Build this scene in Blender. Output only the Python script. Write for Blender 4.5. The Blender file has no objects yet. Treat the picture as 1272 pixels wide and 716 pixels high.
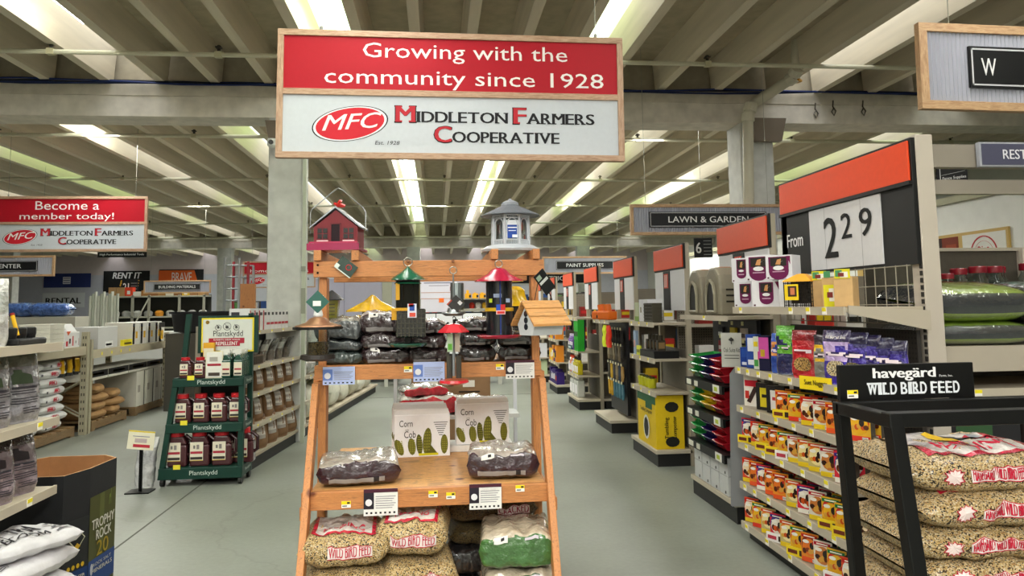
import bpy, math, random
from math import sin, cos, pi, radians
from mathutils import Matrix, Vector, noise
C = bpy.context.scene.collection
SC = bpy.context.scene
# ---------------------------------------------------------------- camera
EYE = Vector((0, 0, 1.55)); FPX = 920.0; PX, PY = 636.0, 297.0
RCAM = Matrix.Rotation(radians(-5.8), 3, 'Z') @ Matrix.Rotation(radians(95.2), 3, 'X') @ Matrix.Rotation(radians(-.83), 3, 'Z')
cd = bpy.data.cameras.new('camera'); cam = bpy.data.objects.new('camera', cd); C.objects.link(cam)
cam.matrix_world = Matrix.Translation(EYE) @ RCAM.to_4x4()
cd.sensor_width = 36; cd.lens = 36 * FPX / 1272; cd.shift_y = -61 / 1272; cd.clip_start = .05; cd.clip_end = 200
SC.camera = cam
# ---------------------------------------------------------------- world, exposure
w = bpy.data.worlds.new('world'); SC.world = w; w.use_nodes = True
w.node_tree.nodes['Background'].inputs[0].default_value = (.86, .93, 1, 1)
w.node_tree.nodes['Background'].inputs[1].default_value = 1.0
SC.view_settings.view_transform = 'Standard'; SC.view_settings.look = 'None'
SC.view_settings.exposure = 0.05; SC.view_settings.gamma = 1
SKY_E, TUBE_E, FILL_W = 2.6, 45.0, 58.0
# added fill lights without fixtures, boosted behind the camera and at the far end
def area(name, loc, sx, sy, watt, col=(1, .985, .93)):
    l = bpy.data.lights.new(name, 'AREA'); l.shape = 'RECTANGLE'; l.size = sx; l.size_y = sy; l.energy = watt; l.color = col
    o = bpy.data.objects.new(name, l); C.objects.link(o); o.location = loc; return o
for (x, y) in ((-.9, .8), (1.7, .6), (-.4, 4.6), (3.6, 4.2), (-3.2, 4.0), (-3.2, -2.5), (2, -3), (-1, -3.5), (-5.5, 1),
               (0, 13), (3.4, 12), (-5, 12.5), (0, 19), (6, 19), (-6, 20), (-9, 31), (0, 31), (7, 30)):
    area('hall_fill_light', (x, y, 4.2), .5, 3.0, FILL_W * (4.2 if y < -1 else .7 if y < 1 else .9 if y < 9 else 2.2 if y < 25 else 7))
# ---------------------------------------------------------------- helpers
def at(px, py, X=None, Y=None, Z=None):
    d = RCAM @ Vector(((px - PX) / FPX, (PY - py) / FPX, -1))
    t = (X / d.x) if X is not None else (Y / d.y) if Y is not None else ((Z - 1.55) / d.z)
    return EYE + d * t
def s2l(c): return c / 12.92 if c <= .04045 else ((c + .055) / 1.055) ** 2.4
_cc = {}
def H(h):
    if not isinstance(h, str): return h
    if h not in _cc: _cc[h] = tuple(s2l(int(h[i:i + 2], 16) / 255) for i in (0, 2, 4)) + (1,)
    return _cc[h]
def ND(nt, t, **kw):
    n = nt.nodes.new(t)
    for k, v in kw.items():
        if k.startswith('i_'): n.inputs[k[2:].replace('_', ' ')].default_value = v
        else: setattr(n, k, v)
    return n
MAT = {}
def mat(name, rough=.6, metal=0, bump=0, scale=40, vary=.08, coat=0, spec=.5, emit=0, kind=None, stretch=(1, 1, 1), bd=.01):
    m = bpy.data.materials.new(name); m.use_nodes = True; nt = m.node_tree; L = nt.links.new
    b = nt.nodes['Principled BSDF']; a = ND(nt, 'ShaderNodeAttribute', attribute_name='Col')
    b.inputs['Roughness'].default_value = rough; b.inputs['Metallic'].default_value = metal
    b.inputs['Specular IOR Level'].default_value = spec; b.inputs['Coat Weight'].default_value = coat; b.inputs['Coat Roughness'].default_value = .12
    tc = ND(nt, 'ShaderNodeTexCoord'); mp = ND(nt, 'ShaderNodeMapping'); mp.inputs['Scale'].default_value = stretch
    L(tc.outputs['Object'], mp.inputs['Vector'])
    nz = ND(nt, 'ShaderNodeTexNoise'); nz.inputs['Scale'].default_value = scale; nz.inputs['Detail'].default_value = 4
    L(mp.outputs[0], nz.inputs['Vector'])
    mr = ND(nt, 'ShaderNodeMapRange'); mr.inputs['From Min'].default_value = .3; mr.inputs['From Max'].default_value = .7
    mr.inputs['To Min'].default_value = 1 - vary; mr.inputs['To Max'].default_value = 1 + vary
    L(nz.outputs[0], mr.inputs[0])
    mx = ND(nt, 'ShaderNodeMix', data_type='RGBA', blend_type='MULTIPLY'); mx.inputs[0].default_value = 1
    L(a.outputs['Color'], mx.inputs[6]); L(mr.outputs[0], mx.inputs[7]); col = mx.outputs[2]; hgt = nz.outputs[0]
    def vor(sc, feat='F1'):
        v = ND(nt, 'ShaderNodeTexVoronoi', feature=feat); v.inputs['Scale'].default_value = sc; L(tc.outputs['Object'], v.inputs['Vector']); return v
    def ramp(src, stops, const=False):
        r = ND(nt, 'ShaderNodeValToRGB'); e = r.color_ramp.elements
        if const: r.color_ramp.interpolation = 'CONSTANT'
        while len(e) < len(stops): e.new(.5)
        for el, (p, c) in zip(e, stops): el.position = p; el.color = H(c)
        L(src, r.inputs[0]); return r.outputs[0]
    def mix(f, a1, a2, bt='MIX'):
        q = ND(nt, 'ShaderNodeMix', data_type='RGBA', blend_type=bt)
        for s, i in ((f, 0), (a1, 6), (a2, 7)):
            if isinstance(s, (int, float, tuple)): q.inputs[i].default_value = s
            else: L(s, q.inputs[i])
        return q.outputs[2]
    if kind == 'wood':
        mp.inputs['Scale'].default_value = stretch
        wv = ND(nt, 'ShaderNodeTexNoise'); wv.inputs['Scale'].default_value = 9; wv.inputs['Detail'].default_value = 6; wv.inputs['Distortion'].default_value = 1.2
        L(mp.outputs[0], wv.inputs['Vector'])
        g = ramp(wv.outputs[0], [(.36, '8a5a36'), (.46, 'e8c49c'), (.52, 'd2a070'), (.58, 'f2d6b4'), (.68, 'b98556')])
        k = vor(4.5); kn = ramp(k.outputs['Distance'], [(.0, '5a3018'), (.07, '8a5530'), (.13, 'ffffff')])
        col = mix(.62, col, g, 'MULTIPLY'); col = mix(.9, col, kn, 'MULTIPLY'); hgt = wv.outputs[0]
    if kind == 'palewood':
        wv = ND(nt, 'ShaderNodeTexNoise'); wv.inputs['Scale'].default_value = 7; wv.inputs['Detail'].default_value = 5
        L(mp.outputs[0], wv.inputs['Vector']); col = mix(.6, col, ramp(wv.outputs[0], [(.35, 'b89a80'), (.5, 'ffffff'), (.65, 'd0b49c')]), 'MULTIPLY')
    if kind == 'seed':
        v = vor(210); sp = ND(nt, 'ShaderNodeSeparateColor'); L(v.outputs['Color'], sp.inputs[0])
        g = ramp(sp.outputs[0], [(0, '2e2822'), (.13, 'e4d0a4'), (.4, 'f3e6c8'), (.58, '66553f'), (.66, 'dabf86'), (.84, 'c09a68'), (.92, 'f8f1e0')], True)
        col = mix(1.0, col, g, 'MULTIPLY'); hgt = v.outputs['Distance']
    if kind == 'concrete':
        n2 = ND(nt, 'ShaderNodeTexNoise'); n2.inputs['Scale'].default_value = .55; n2.inputs['Detail'].default_value = 8; L(tc.outputs['Object'], n2.inputs['Vector'])
        col = mix(1.0, col, ramp(n2.outputs[0], [(.3, 'd0d0c8'), (.5, 'f2f2ec'), (.7, 'ffffff')]), 'MULTIPLY')
        v = vor(.23, 'DISTANCE_TO_EDGE'); nw = ND(nt, 'ShaderNodeTexNoise'); nw.inputs['Scale'].default_value = 2.2; nw.inputs['Detail'].default_value = 6
        L(tc.outputs['Object'], nw.inputs['Vector']); vm = ND(nt, 'ShaderNodeVectorMath', operation='MULTIPLY_ADD'); vm.inputs[1].default_value = (.5, .5, .5)
        L(nw.outputs[1], vm.inputs[0]); L(tc.outputs['Object'], vm.inputs[2]); L(vm.outputs[0], v.inputs['Vector'])
        col = mix(.14, col, ramp(v.outputs['Distance'], [(0, '6a6a60'), (.0025, 'ffffff')]), 'MULTIPLY')
    if kind == 'peg':
        br = ND(nt, 'ShaderNodeTexBrick')
        v = vor(1); v.distance = 'CHEBYCHEV'; v.inputs['Randomness'].default_value = 0; v.inputs['Scale'].default_value = scale
        L(mp.outputs[0], v.inputs['Vector'])
        v.distance = 'EUCLIDEAN'
        col = mix(1.0, col, ramp(v.outputs['Distance'], [(0, '201c18'), (.2, '201c18'), (.26, 'ffffff')]), 'MULTIPLY')
        nt.nodes.remove(br)
    L(col, b.inputs['Base Color'])
    if bump:
        bp = ND(nt, 'ShaderNodeBump'); bp.inputs['Strength'].default_value = bump; bp.inputs['Distance'].default_value = bd
        L(hgt, bp.inputs['Height']); L(bp.outputs[0], b.inputs['Normal'])
    if emit:
        b.inputs['Emission Strength'].default_value = emit; L(a.outputs['Color'], b.inputs['Emission Color'])
    if kind == 'glass':
        o = nt.nodes['Material Output']; t = ND(nt, 'ShaderNodeBsdfTransparent'); L(a.outputs['Color'], t.inputs[0])
        g = ND(nt, 'ShaderNodeBsdfGlossy'); g.inputs['Roughness'].default_value = rough
        fr = ND(nt, 'ShaderNodeLayerWeight'); fr.inputs[0].default_value = .35
        ms = ND(nt, 'ShaderNodeMixShader'); L(fr.outputs['Facing'], ms.inputs[0]); L(t.outputs[0], ms.inputs[1]); L(g.outputs[0], ms.inputs[2]); L(ms.outputs[0], o.inputs[0])
        if bump: L(bp.outputs[0], g.inputs['Normal'])
    MAT[name] = m; return m
mat('paint', .55, vary=.03, scale=6); mat('matte', .85, vary=.06, scale=25, bump=.1)
mat('print', .55, vary=.02, spec=.25); mat('gloss', .22, vary=.03, coat=.3); mat('plastic', .45, vary=.03, spec=.3)
mat('metal', .35, metal=.9, vary=.05); mat('film', .2, vary=.2, scale=16, bump=1.0, coat=.9, bd=.035)
mat('foil', .2, vary=.3, scale=20, bump=1.0, coat=1, metal=.1, bd=.03); mat('paper', .75, vary=.08, scale=18, bump=.5)
mat('cloth', .9, vary=.1, scale=120, bump=.2); mat('wood', .5, bump=.12, kind='wood', stretch=(1, 14, 14)); mat('woody', .5, bump=.12, kind='wood', stretch=(14, 1, 14))
mat('woodz', .5, bump=.12, kind='wood', stretch=(14, 14, 1)); mat('ply', .5, bump=.1, kind='wood', stretch=(1.2, 3, 1))
mat('palewood', .55, kind='palewood', stretch=(1.5, 14, 14)); mat('palewoodz', .55, kind='palewood', stretch=(14, 14, 1.5)); mat('seed', .45, bump=.9, kind='seed', coat=.25); mat('floor_concrete', .42, kind='concrete', vary=.05, scale=30, bump=.04, spec=.4)
mat('concrete', .9, vary=.12, scale=7, bump=.15); mat('steel', .4, metal=.4, vary=.05); mat('peg', .6, kind='peg', scale=39)
mat('glow', .5, emit=SKY_E); mat('tube', .5, emit=TUBE_E); mat('screen', .5, emit=2.2)
mat('glass', .06, kind='glass'); mat('wrap', .12, kind='glass', bump=1.0, scale=18)

class B:
    def __init__(s, col='ffffff', mx=None): s.v = []; s.f = []; s.c = []; s.k = col; s.m = mx or Matrix(); s.mi = []; s.mats = []; s.cm = 0
    def use(s, mname):
        if mname not in s.mats: s.mats.append(mname)
        s.cm = s.mats.index(mname); return s
    def add(s, vs, fs, col=None):
        n = len(s.v); m = s.m; s.v += [m @ Vector(p) for p in vs]; k = H(col or s.k)
        for q in fs: s.f.append([n + i for i in q]); s.c.append(k); s.mi.append(s.cm)
        return s
    def box(s, x0, x1, y0, y1, z0, z1, col=None):
        return s.add([(x, y, z) for z in (z0, z1) for y in (y0, y1) for x in (x0, x1)], [(0, 2, 3, 1), (4, 5, 7, 6), (0, 1, 5, 4), (2, 6, 7, 3), (0, 4, 6, 2), (1, 3, 7, 5)], col)
    def cb(s, x, y, z, sx, sy, sz, col=None): return s.box(x - sx / 2, x + sx / 2, y - sy / 2, y + sy / 2, z - sz / 2, z + sz / 2, col)
    def tube(s, p, q, r, col=None, n=8, r2=None):
        p = Vector(p); q = Vector(q); d = (q - p).normalized(); a = d.orthogonal().normalized(); b = d.cross(a); r2 = r if r2 is None else r2
        vs = [p + (a * cos(t) + b * sin(t)) * r for t in [2 * pi * i / n for i in range(n)]] + [q + (a * cos(t) + b * sin(t)) * r2 for t in [2 * pi * i / n for i in range(n)]]
        return s.add(vs, [(i, (i + 1) % n, n + (i + 1) % n, n + i) for i in range(n)] + [tuple(range(n - 1, -1, -1)), tuple(range(n, 2 * n))], col)
    def path(s, pts, r, col=None, n=6, closed=False):
        P = [Vector(p) for p in pts]; m = len(P); vs = []; up = None
        for i, p in enumerate(P):
            d = ((P[(i + 1) % m] if (i < m - 1 or closed) else P[i]) - (P[i - 1] if (i or closed) else P[0])).normalized()
            if up is None: up = d.orthogonal().normalized()
            up = (up - d * up.dot(d)).normalized(); b = d.cross(up)
            vs += [p + (up * cos(2 * pi * j / n) + b * sin(2 * pi * j / n)) * r for j in range(n)]
        fs = [(i * n + j, i * n + (j + 1) % n, ((i + 1) % m) * n + (j + 1) % n, ((i + 1) % m) * n + j) for i in range(m if closed else m - 1) for j in range(n)]
        if not closed: fs += [tuple(range(n - 1, -1, -1)), tuple(range((m - 1) * n, m * n))]
        return s.add(vs, fs, col)
    def lathe(s, prof, col=None, n=20, c=(0, 0, 0), cols=None, sq=0):
        vs = []
        for r, z in prof:
            for j in range(n):
                t = 2 * pi * j / n + (pi / n if sq else 0); vs.append((c[0] + r * cos(t), c[1] + r * sin(t), c[2] + z))
        for i in range(len(prof) - 1):
            pass
        k0 = len(s.f)
        s.add(vs, [(i * n + j, i * n + (j + 1) % n, (i + 1) * n + (j + 1) % n, (i + 1) * n + j) for i in range(len(prof) - 1) for j in range(n)], col)
        if cols:
            for i in range(len(prof) - 1):
                for j in range(n): s.c[k0 + i * n + j] = H(cols[i])
        m = len(s.v) - len(vs); e = (len(prof) - 1) * n
        s.f.append([m + j for j in range(n - 1, -1, -1)]); s.c.append(H((cols or [col or s.k])[0])); s.mi.append(s.cm)
        s.f.append([m + e + j for j in range(n)]); s.c.append(H((cols or [col or s.k])[-1])); s.mi.append(s.cm)
        return s
    def prism(s, pts, y0, y1, col=None):        # outline in (x, z), extruded along y
        n = len(pts); vs = [(x, y0, z) for x, z in pts] + [(x, y1, z) for x, z in pts]
        return s.add(vs, [(i, (i + 1) % n, n + (i + 1) % n, n + i) for i in range(n)] + [tuple(range(n - 1, -1, -1)), tuple(range(n, 2 * n))], col)
    def grid(s, fn, nu, nv, col=None, cf=None):
        vs = [fn(i / nu, j / nv) for j in range(nv + 1) for i in range(nu + 1)]; k0 = len(s.f)
        s.add(vs, [(j * (nu + 1) + i, j * (nu + 1) + i + 1, (j + 1) * (nu + 1) + i + 1, (j + 1) * (nu + 1) + i) for j in range(nv) for i in range(nu)], col)
        if cf:
            for j in range(nv):
                for i in range(nu): s.c[k0 + j * nu + i] = H(cf((i + .5) / nu, (j + .5) / nv))
        return s
    def build(s, name, mt=None, parent=None, smooth=False, bevel=0, **kw):
        me = bpy.data.meshes.new(name); me.from_pydata([tuple(v) for v in s.v], [], s.f)
        ms = s.mats or [mt or 'paint']
        for q in ms: me.materials.append(MAT[q])
        ca = me.color_attributes.new('Col', 'FLOAT_COLOR', 'CORNER'); buf = []
        for q, k in zip(s.f, s.c): buf += list(k) * len(q)
        ca.data.foreach_set('color', buf)
        if len(ms) > 1: me.polygons.foreach_set('material_index', s.mi)
        if smooth: me.shade_smooth()
        if smooth == 'auto': me.set_sharp_from_angle(angle=radians(38))
        o = bpy.data.objects.new(name, me); C.objects.link(o); o.parent = parent
        if bevel:
            bm = o.modifiers.new('bevel', 'BEVEL'); bm.width = bevel; bm.segments = 2; bm.limit_method = 'ANGLE'; bm.angle_limit = .7
        for k, v in kw.items(): o[k] = v
        return o
def tag(o, label=None, cat=None, group=None, kind=None):
    for k, v in (('label', label), ('category', cat), ('group', group), ('kind', kind)):
        if v: o[k] = v
    return o
def thing(name, label, cat, loc=(0, 0, 0), rz=0, group=None):
    o = bpy.data.objects.new(name, None); C.objects.link(o); o.location = loc; o.rotation_euler = (0, 0, rz); o.empty_display_size = .1
    return tag(o, label, cat, group)
def struct(o): o['kind'] = 'structure'; return o
def kids(o): return [c for c in bpy.data.objects if c.parent == o]
def copy_tree(o, parent=None, ch=None):
    c = o.copy(); C.objects.link(c); c.parent = parent
    for k in (ch if ch is not None else kids(o)): copy_tree(k, c)
    return c
def dup(o, loc, rz=0, label=None, group=None, ch=None):
    c = copy_tree(o, None, ch); c.location = loc; c.rotation_euler = (0, 0, rz)
    if label: c['label'] = label
    if group: c['group'] = group
    return c
ORD = ['first', 'second', 'third', 'fourth', 'fifth', 'sixth', 'seventh', 'eighth', 'ninth', 'tenth', 'eleventh', 'twelfth', 'thirteenth', 'fourteenth', 'fifteenth', 'sixteenth', 'seventeenth', 'eighteenth']
# ---- lettering: text curve -> flat mesh, fitted to a box (width w, height h), standing in the x-z plane facing -y
SERIF = dict(M=((.13, .87), (.13, .87)), I=((.5,), (.5,)), D=((.2,), (.2,)), L=((.22,), (.22,)), E=((.22,), (.22,)), T=((.5,), ()), O=((), ()),
             N=((.13,), (.13, .87)), F=((.22,), (.22,)), A=((.1, .9), ()), R=((.2, .85), (.2,)), S=((), ()), C=((), ()), P=((.22,), (.22,)), V=((), (.1, .9)))
_tm = {}
def text_mesh(st, off=0, spacing=1.0, shear=0):
    key = (st, off, spacing, shear)
    if key not in _tm:
        c = bpy.data.curves.new('t', 'FONT'); c.body = st; c.size = 1; c.resolution_u = 3 if len(st) < 14 else 2; c.offset = off; c.space_character = spacing; c.shear = shear; c.fill_mode = 'FRONT'
        o = bpy.data.objects.new('t', c); C.objects.link(o); dg = bpy.context.evaluated_depsgraph_get()
        me = o.evaluated_get(dg).to_mesh(); vs = [(v.co.x, v.co.y) for v in me.vertices]; fs = [tuple(p.vertices) for p in me.polygons]
        o.evaluated_get(dg).to_mesh_clear(); bpy.data.objects.remove(o); bpy.data.curves.remove(c)
        x0 = min(v[0] for v in vs); x1 = max(v[0] for v in vs); y0 = min(v[1] for v in vs); y1 = max(v[1] for v in vs)
        _tm[key] = ([((x - x0) / (x1 - x0), (y - y0) / (y1 - y0)) for x, y in vs], fs, (x1 - x0) / (y1 - y0))
    return _tm[key]
def put_text(b, st, x, z, w=None, h=.1, y=0, col='ffffff', off=0, spacing=1.0, shear=0, anchor='c', fn=None, rise=0):
    vs, fs, asp = text_mesh(st, 0, spacing, shear)
    if w is None: w = h * asp
    x0 = x - w / 2 if anchor == 'c' else x; uu = min(w / max(asp, .01), h) if not fn else h
    for i, (dx, dz) in enumerate(((-1, .3), (1, -.3), (0, 0)) if off else ((0, 0),)):
        P = [(x0 + u * w + dx * off * uu * 1.6, z - h / 2 + v * h + rise * u + dz * off * h) for u, v in vs]
        if fn and i:
            p0, q0 = x, z; a_ = Vector(fn(p0, q0)); e = .004; nn = (Vector(fn(p0 + e, q0)) - a_).cross(Vector(fn(p0, q0 + e)) - a_).normalized()
            if nn.z - nn.y + .5 * nn.x < 0: nn = -nn
            nn *= .0004 * i
        b.add([(Vector(fn(p, q)) + nn if i else fn(p, q)) if fn else (p, y - .0003 * i, q) for p, q in P], fs, col)
    return w
def text(name, st, parent, x, z, y, w, h, col='ffffff', mt='print', **kw):
    b = B(); put_text(b, st, x, z, w, h, y, col, **kw); return b.build(name, mt, parent)
def serif_caps(b, word, x, z, h, y, col, big=None):
    """bold caps with slab serifs, placed letter by letter; returns the end x"""
    for ch in word:
        vs, fs, asp = text_mesh(ch); wd = h * min(max(asp, .3 if ch == 'I' else .62), 1.25) * 1.12
        if ch == 'I': wd = h * .34
        t = h * .13; sw = h * .15
        for dx in (-.042, 0, .042): b.add([(x + dx * h + u * wd * (.6 if ch == 'I' else 1) + (wd * .2 if ch == 'I' else 0), y - .0002 - dx * .006, z + v * h) for u, v in vs], fs, col)
        for k, lst in enumerate(SERIF.get(ch, ((), ()))):
            for q in lst:
                z0 = z if k == 0 else z + h - t * .7; cx = x + q * wd
                b.add([(cx - sw * 1.35, y - .0006 - k * .0001, z0), (cx + sw * 1.35, y - .0006 - k * .0001, z0), (cx + sw * 1.35, y - .0006 - k * .0001, z0 + t * .7), (cx - sw * 1.35, y - .0006 - k * .0001, z0 + t * .7)], [(0, 1, 2, 3)], col)
        x += wd + h * .13
    return x
# ---- sacks and pouches
def sack_fn(w, d, h, seed=0, wr=.012, e=.62, sag=0, kp=5):
    """closed loop surface: u 0..1 along the width, t 0..1 round the section (0 front, .25 top, .5 back, .75 bottom)"""
    def S(u, t, out=0):
        U = 2 * u - 1; k = max(0, 1 - abs(U) ** kp) ** .45; kd = .86 + .14 * max(0, 1 - abs(U) ** 4); th = 2 * pi * t
        c, s_ = -cos(th), sin(th); hh = h / 2 * max(k, .06)
        y = d / 2 * kd * math.copysign(abs(c) ** e, c); z = hh * math.copysign(abs(s_) ** e, s_)
        n = noise.noise(Vector((U * w * 7 + seed * 3.1, y * 8, z * 10 + seed))) + .5 * noise.noise(Vector((U * w * 22, y * 20 + seed, z * 20)))
        g = 1 + out / max(h / 2, .01)
        zz = h / 2 + z * g + n * wr * k * (1 if z > 0 else .35) - sag * U * U
        return (U * w / 2 * (1 - .03 * abs(s_) * abs(U)), y * (1 + out * 2 / d) + n * wr * .6, max(zz, .002) if sag == 0 else zz)
    return S
def sack(b, w, d, h, seed=0, wr=.012, nu=22, nt=24, e=.62, sag=0, cf=None, col=None, kp=5):
    S = sack_fn(w, d, h, seed, wr, e, sag, kp); b.grid(lambda u, t: S(u, t), nu, nt, col, cf)
    return S
def patch(b, S, u0, u1, t0, t1, out=.003, nu=8, nv=4, col=None, cf=None):
    b.grid(lambda u, v: S(u0 + (u1 - u0) * u, t0 + (t1 - t0) * v, out), nu, nv, col, cf)
def pouch_fn(w, d, h, seed=0, wr=.006, lean=0):
    def S(u, t, out=0):     # u round the section 0..1 (0 = front centre... ), t up 0..1
        th = 2 * pi * u + pi; c, s_ = sin(th), -cos(th); k = (1 - t ** 2.2) ** .6 if t < 1 else 0
        dd = d / 2 * max(k, .03) * (.8 + .2 * min(1, t * 6)); ww = w / 2 * (1 - .05 * sin(pi * t)) * (.93 + .07 * min(1, t * 8))
        x = ww * math.copysign(abs(c) ** .6, c); y = (dd + out) * math.copysign(abs(s_) ** .7, s_)
        n = noise.noise(Vector((x * 14 + seed * 2.3, y * 14 + seed, t * h * 12))) + .5 * noise.noise(Vector((x * 35, seed, t * h * 30)))
        return (x + n * wr * .5, y + n * wr * (1 if t > .03 else 0) + lean * t * t, h * t)
    return S
def pouch(b, w, d, h, seed=0, wr=.006, nu=16, nt=10, lean=0, cf=None, col=None):
    S = pouch_fn(w, d, h, seed, wr, lean); b.grid(lambda u, t: S(u, t), nu, nt, col, cf)
    n = len(b.v); b.f.append([n - (nt + 1) * (nu + 1) + i for i in range(nu)]); b.c.append(H(col or b.k)); b.mi.append(b.cm)
    return S
# ================================================================ SETTING
struct(B('8d918a').box(-22, 11, -5, 42, -.1, 0).build('floor', 'floor_concrete'))
jt = B('5c5d54')
for y in (-1, 13.2, 24): jt.box(-22, 11, y, y + .012, .0005, .003)
for x in (-9, -2.12, 8.2): jt.box(x, x + .012, -5, 42, .0005, .003)
struct(jt.build('trim_1', 'matte'))['label'] = 'saw-cut joints in the concrete floor'
struct(B('b8bac4').box(-22.2, 11.2, 38, 38.2, 0, 3.35).box(-22.2, 11.2, 38, 38.2, 3.35, 6, 'c8bcbc').build('wall_far', 'paint'))
struct(B('b4b2b4').box(-22.2, -22, -5, 38, 0, 6).build('wall_left', 'paint'))
struct(B('c4c6bc').box(11, 11.2, -5, 38, 0, 6).build('wall_right', 'paint'))
struct(B('b4b2aa').box(-22.2, 11.2, -5.2, -5, 0, 6).build('wall_back', 'paint'))
# office partition of the right side, white with a ledge
struct(B('eceeea').box(7.0, 7.12, 6.6, 20, 0, 2.86).box(6.94, 7.16, 6.6, 20, 2.86, 2.95, 'a7a68a').build('wall_partition', 'paint'))
RZ0, RZ1 = 4.27, 4.66
struct(B('8f8773').box(-22, 11, -5, 42, 5.0, 5.1).build('ceiling', 'concrete'))
ceil = struct(B('8f8773').box(-22, 11, -5, 42, 4.985, 4.999).build('trim_90', 'concrete')); ceil['label'] = 'roof deck carrying ribs and slabs'
def rib(x, y0, y1, w=.105):
    k = B('d6ccb6'); k.prism([(-w / 2, 0), (w / 2, 0), (w / 2 + .03, RZ1 - RZ0 + .02), (-w / 2 - .03, RZ1 - RZ0 + .02)], 0, 1)
    return k
ribm = rib(0, 0, 1).build('rib', 'concrete', ceil)
first = [True]
def put_rib(x, y0, y1):
    o = ribm if first[0] else ribm.copy()
    if not first[0]: C.objects.link(o)
    first[0] = False; o.location = (x, y0, RZ0); o.scale = (1, y1 - y0, 1)
def skylight(x0, x1, y0, y1, tubes=(), n=0, dim=1.0):
    """white well between two ribs, lit from above by a translucent panel, with tube lamps hung at one side"""
    k = B('f4f8f2'); z0 = RZ0 + .03
    k.box(x0 + .0, x0 + .02, y0, y1, z0, 4.98).box(x1 - .02, x1, y0, y1, z0, 4.98)
    o = struct(k.build('trim_%d' % (n + 2), 'paint')); o['label'] = 'white lining of a roof light well'
    b = B('eef6ea'); L = y1 - y0; m = max(1, round(L / 1.9))
    for i in range(m):
        c = random.Random(n * 31 + i).choice(['cfeab8', 'f0f4fa', 'f0f4fa', 'e0f0d2', 'f4f6fc'])
        b.box(x0 + .02, x1 - .02, y0 + L * i / m, y0 + L * (i + 1) / m - .03, 4.86, 4.9, c)
    struct(b.build('window_%d' % (n + 1), 'glow'))['label'] = 'daylight panels at the top of a roof light well'
NW = [0]
def tube_lamp(x, y0, y1, z=RZ0 + .1, lab=''):
    t = thing('tube_lamp', 'white fluorescent tube lamp hung in the ceiling' + lab, 'lamp', (x, y0, z), 0, 'ceiling tube lamps')
    L = y1 - y0; B('e8ece4').box(-.05, .05, 0, L, .02, .06).build('housing', 'paint', t)
    B('fbfff4').tube((0, .02, 0), (0, L - .02, 0), .016).build('tube', 'tube', t)
    return t
def bay(y0, y1, cells, xs):
    """cells: x positions of ribs; xs: (x0, x1) of roof lights"""
    deck = B('b4a990'); last = -22
    for a, b_ in sorted(xs): deck.box(last, a, y0, y1, RZ1, RZ1 + .1); last = b_
    deck.box(last, 11, y0, y1, RZ1, RZ1 + .1); o = deck.build('deck_slab', 'concrete', ceil); o['label'] = 'concrete roof slab between ribs'
    for x in cells: put_rib(x, y0, y1)
    for a, b_ in xs: skylight(a, b_, y0, y1, n=NW[0]); NW[0] += 1
def cells(xs, step, lo=-22, hi=11):
    out = []; pts = sorted(p for a in xs for p in a)
    seg = [lo] + pts + [hi]
    for i in range(0, len(seg), 2):
        a, b_ = seg[i], seg[i + 1]; m = max(1, round((b_ - a) / step)); out += [a + (b_ - a) * k / m for k in range(m + 1)]
    return out
near = [(-11.2, -10.55), (-3.88, -3.26), (-1.38, -.78), (1.5, 2.1), (4.33, 4.96), (6.38, 6.95)]
bay(-5, 9.05, cells(near, .65), near)
mid = [(-17.6, -17.0), (-13.4, -12.8), (-10.1, -9.5), (-7.6, -7.0), (-5.5, -4.93), (-3.27, -2.68), (-.88, -.36), (.85, 1.33), (3.12, 3.68), (5.15, 5.85), (7.2, 7.95)]
bay(9.5, 28.5, cells(mid, .6), mid)
far = [(-16, -15.3), (-11.6, -10.9), (-8.9, -8.2), (-6.2, -5.5), (-3.5, -2.8), (-.9, -.2), (1.6, 2.3), (4.2, 4.9), (6.8, 7.5)]
bay(29, 38, cells(far, .8), far)
def beam(y0, y1, n):
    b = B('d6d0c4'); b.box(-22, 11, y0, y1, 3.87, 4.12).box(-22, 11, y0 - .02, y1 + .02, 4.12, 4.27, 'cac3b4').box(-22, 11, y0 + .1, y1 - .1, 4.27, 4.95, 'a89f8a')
    o = struct(b.build('trim_%d' % n, 'concrete')); o['label'] = 'concrete cross beam under the roof ribs'
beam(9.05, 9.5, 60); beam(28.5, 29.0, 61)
def column(n, x, y, w, base=0):
    k = B('c8c9c4'); k.box(x - w / 2, x + w / 2, y, y + .44, 0, 3.88)
    o = struct(k.build('trim_%d' % n, 'concrete', bevel=.015)); o['label'] = 'square pale concrete column of the hall'; return o
for n, (x, y, w) in enumerate([(-1.82, 9.06, .4), (4.12, 9.06, .44), (-14, 9.06, .44), (-7.9, 28.5, .5), (-.9, 28.5, .5), (5.7, 28.5, .5), (-15.55, 28.5, .5)]): column(70 + n, x, y, w)
# conduit box down the left column, dark corbels and camera
t = thing('cable_duct', 'pale vertical duct on the right edge of the left concrete column', 'duct', (-1.6, 9.0, 0)); B('b6bca9').box(0, .04, 0, .06, 0, 3.86).build('channel', 'paint', t); B('8d9080').box(-.005, .045, -.02, 0, 2.0, 2.06).box(-.005, .045, -.02, 0, 1.5, 1.8).build('bracket', 'paint', t)
tag(B('6b5f50').prism([(0, 0), (.37, 0), (.44, .3), (0, .3)], 0, .1).build('corbel_plate', 'paint'), 'dark brown steel plate on top of the right column', 'bracket').location = at(937, 175, Y=8.92)
tag(B('6b5f50').prism([(0, 0), (.3, 0), (.3, .26), (-.05, .26)], 0, .1).build('corbel_plate', 'paint'), 'dark brown steel plate on top of the left column', 'bracket').location = at(334, 176, Y=8.92)
p = at(338, 178, Y=8.7); t = thing('security_camera', 'small white security camera on the left column', 'camera', p)
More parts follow.
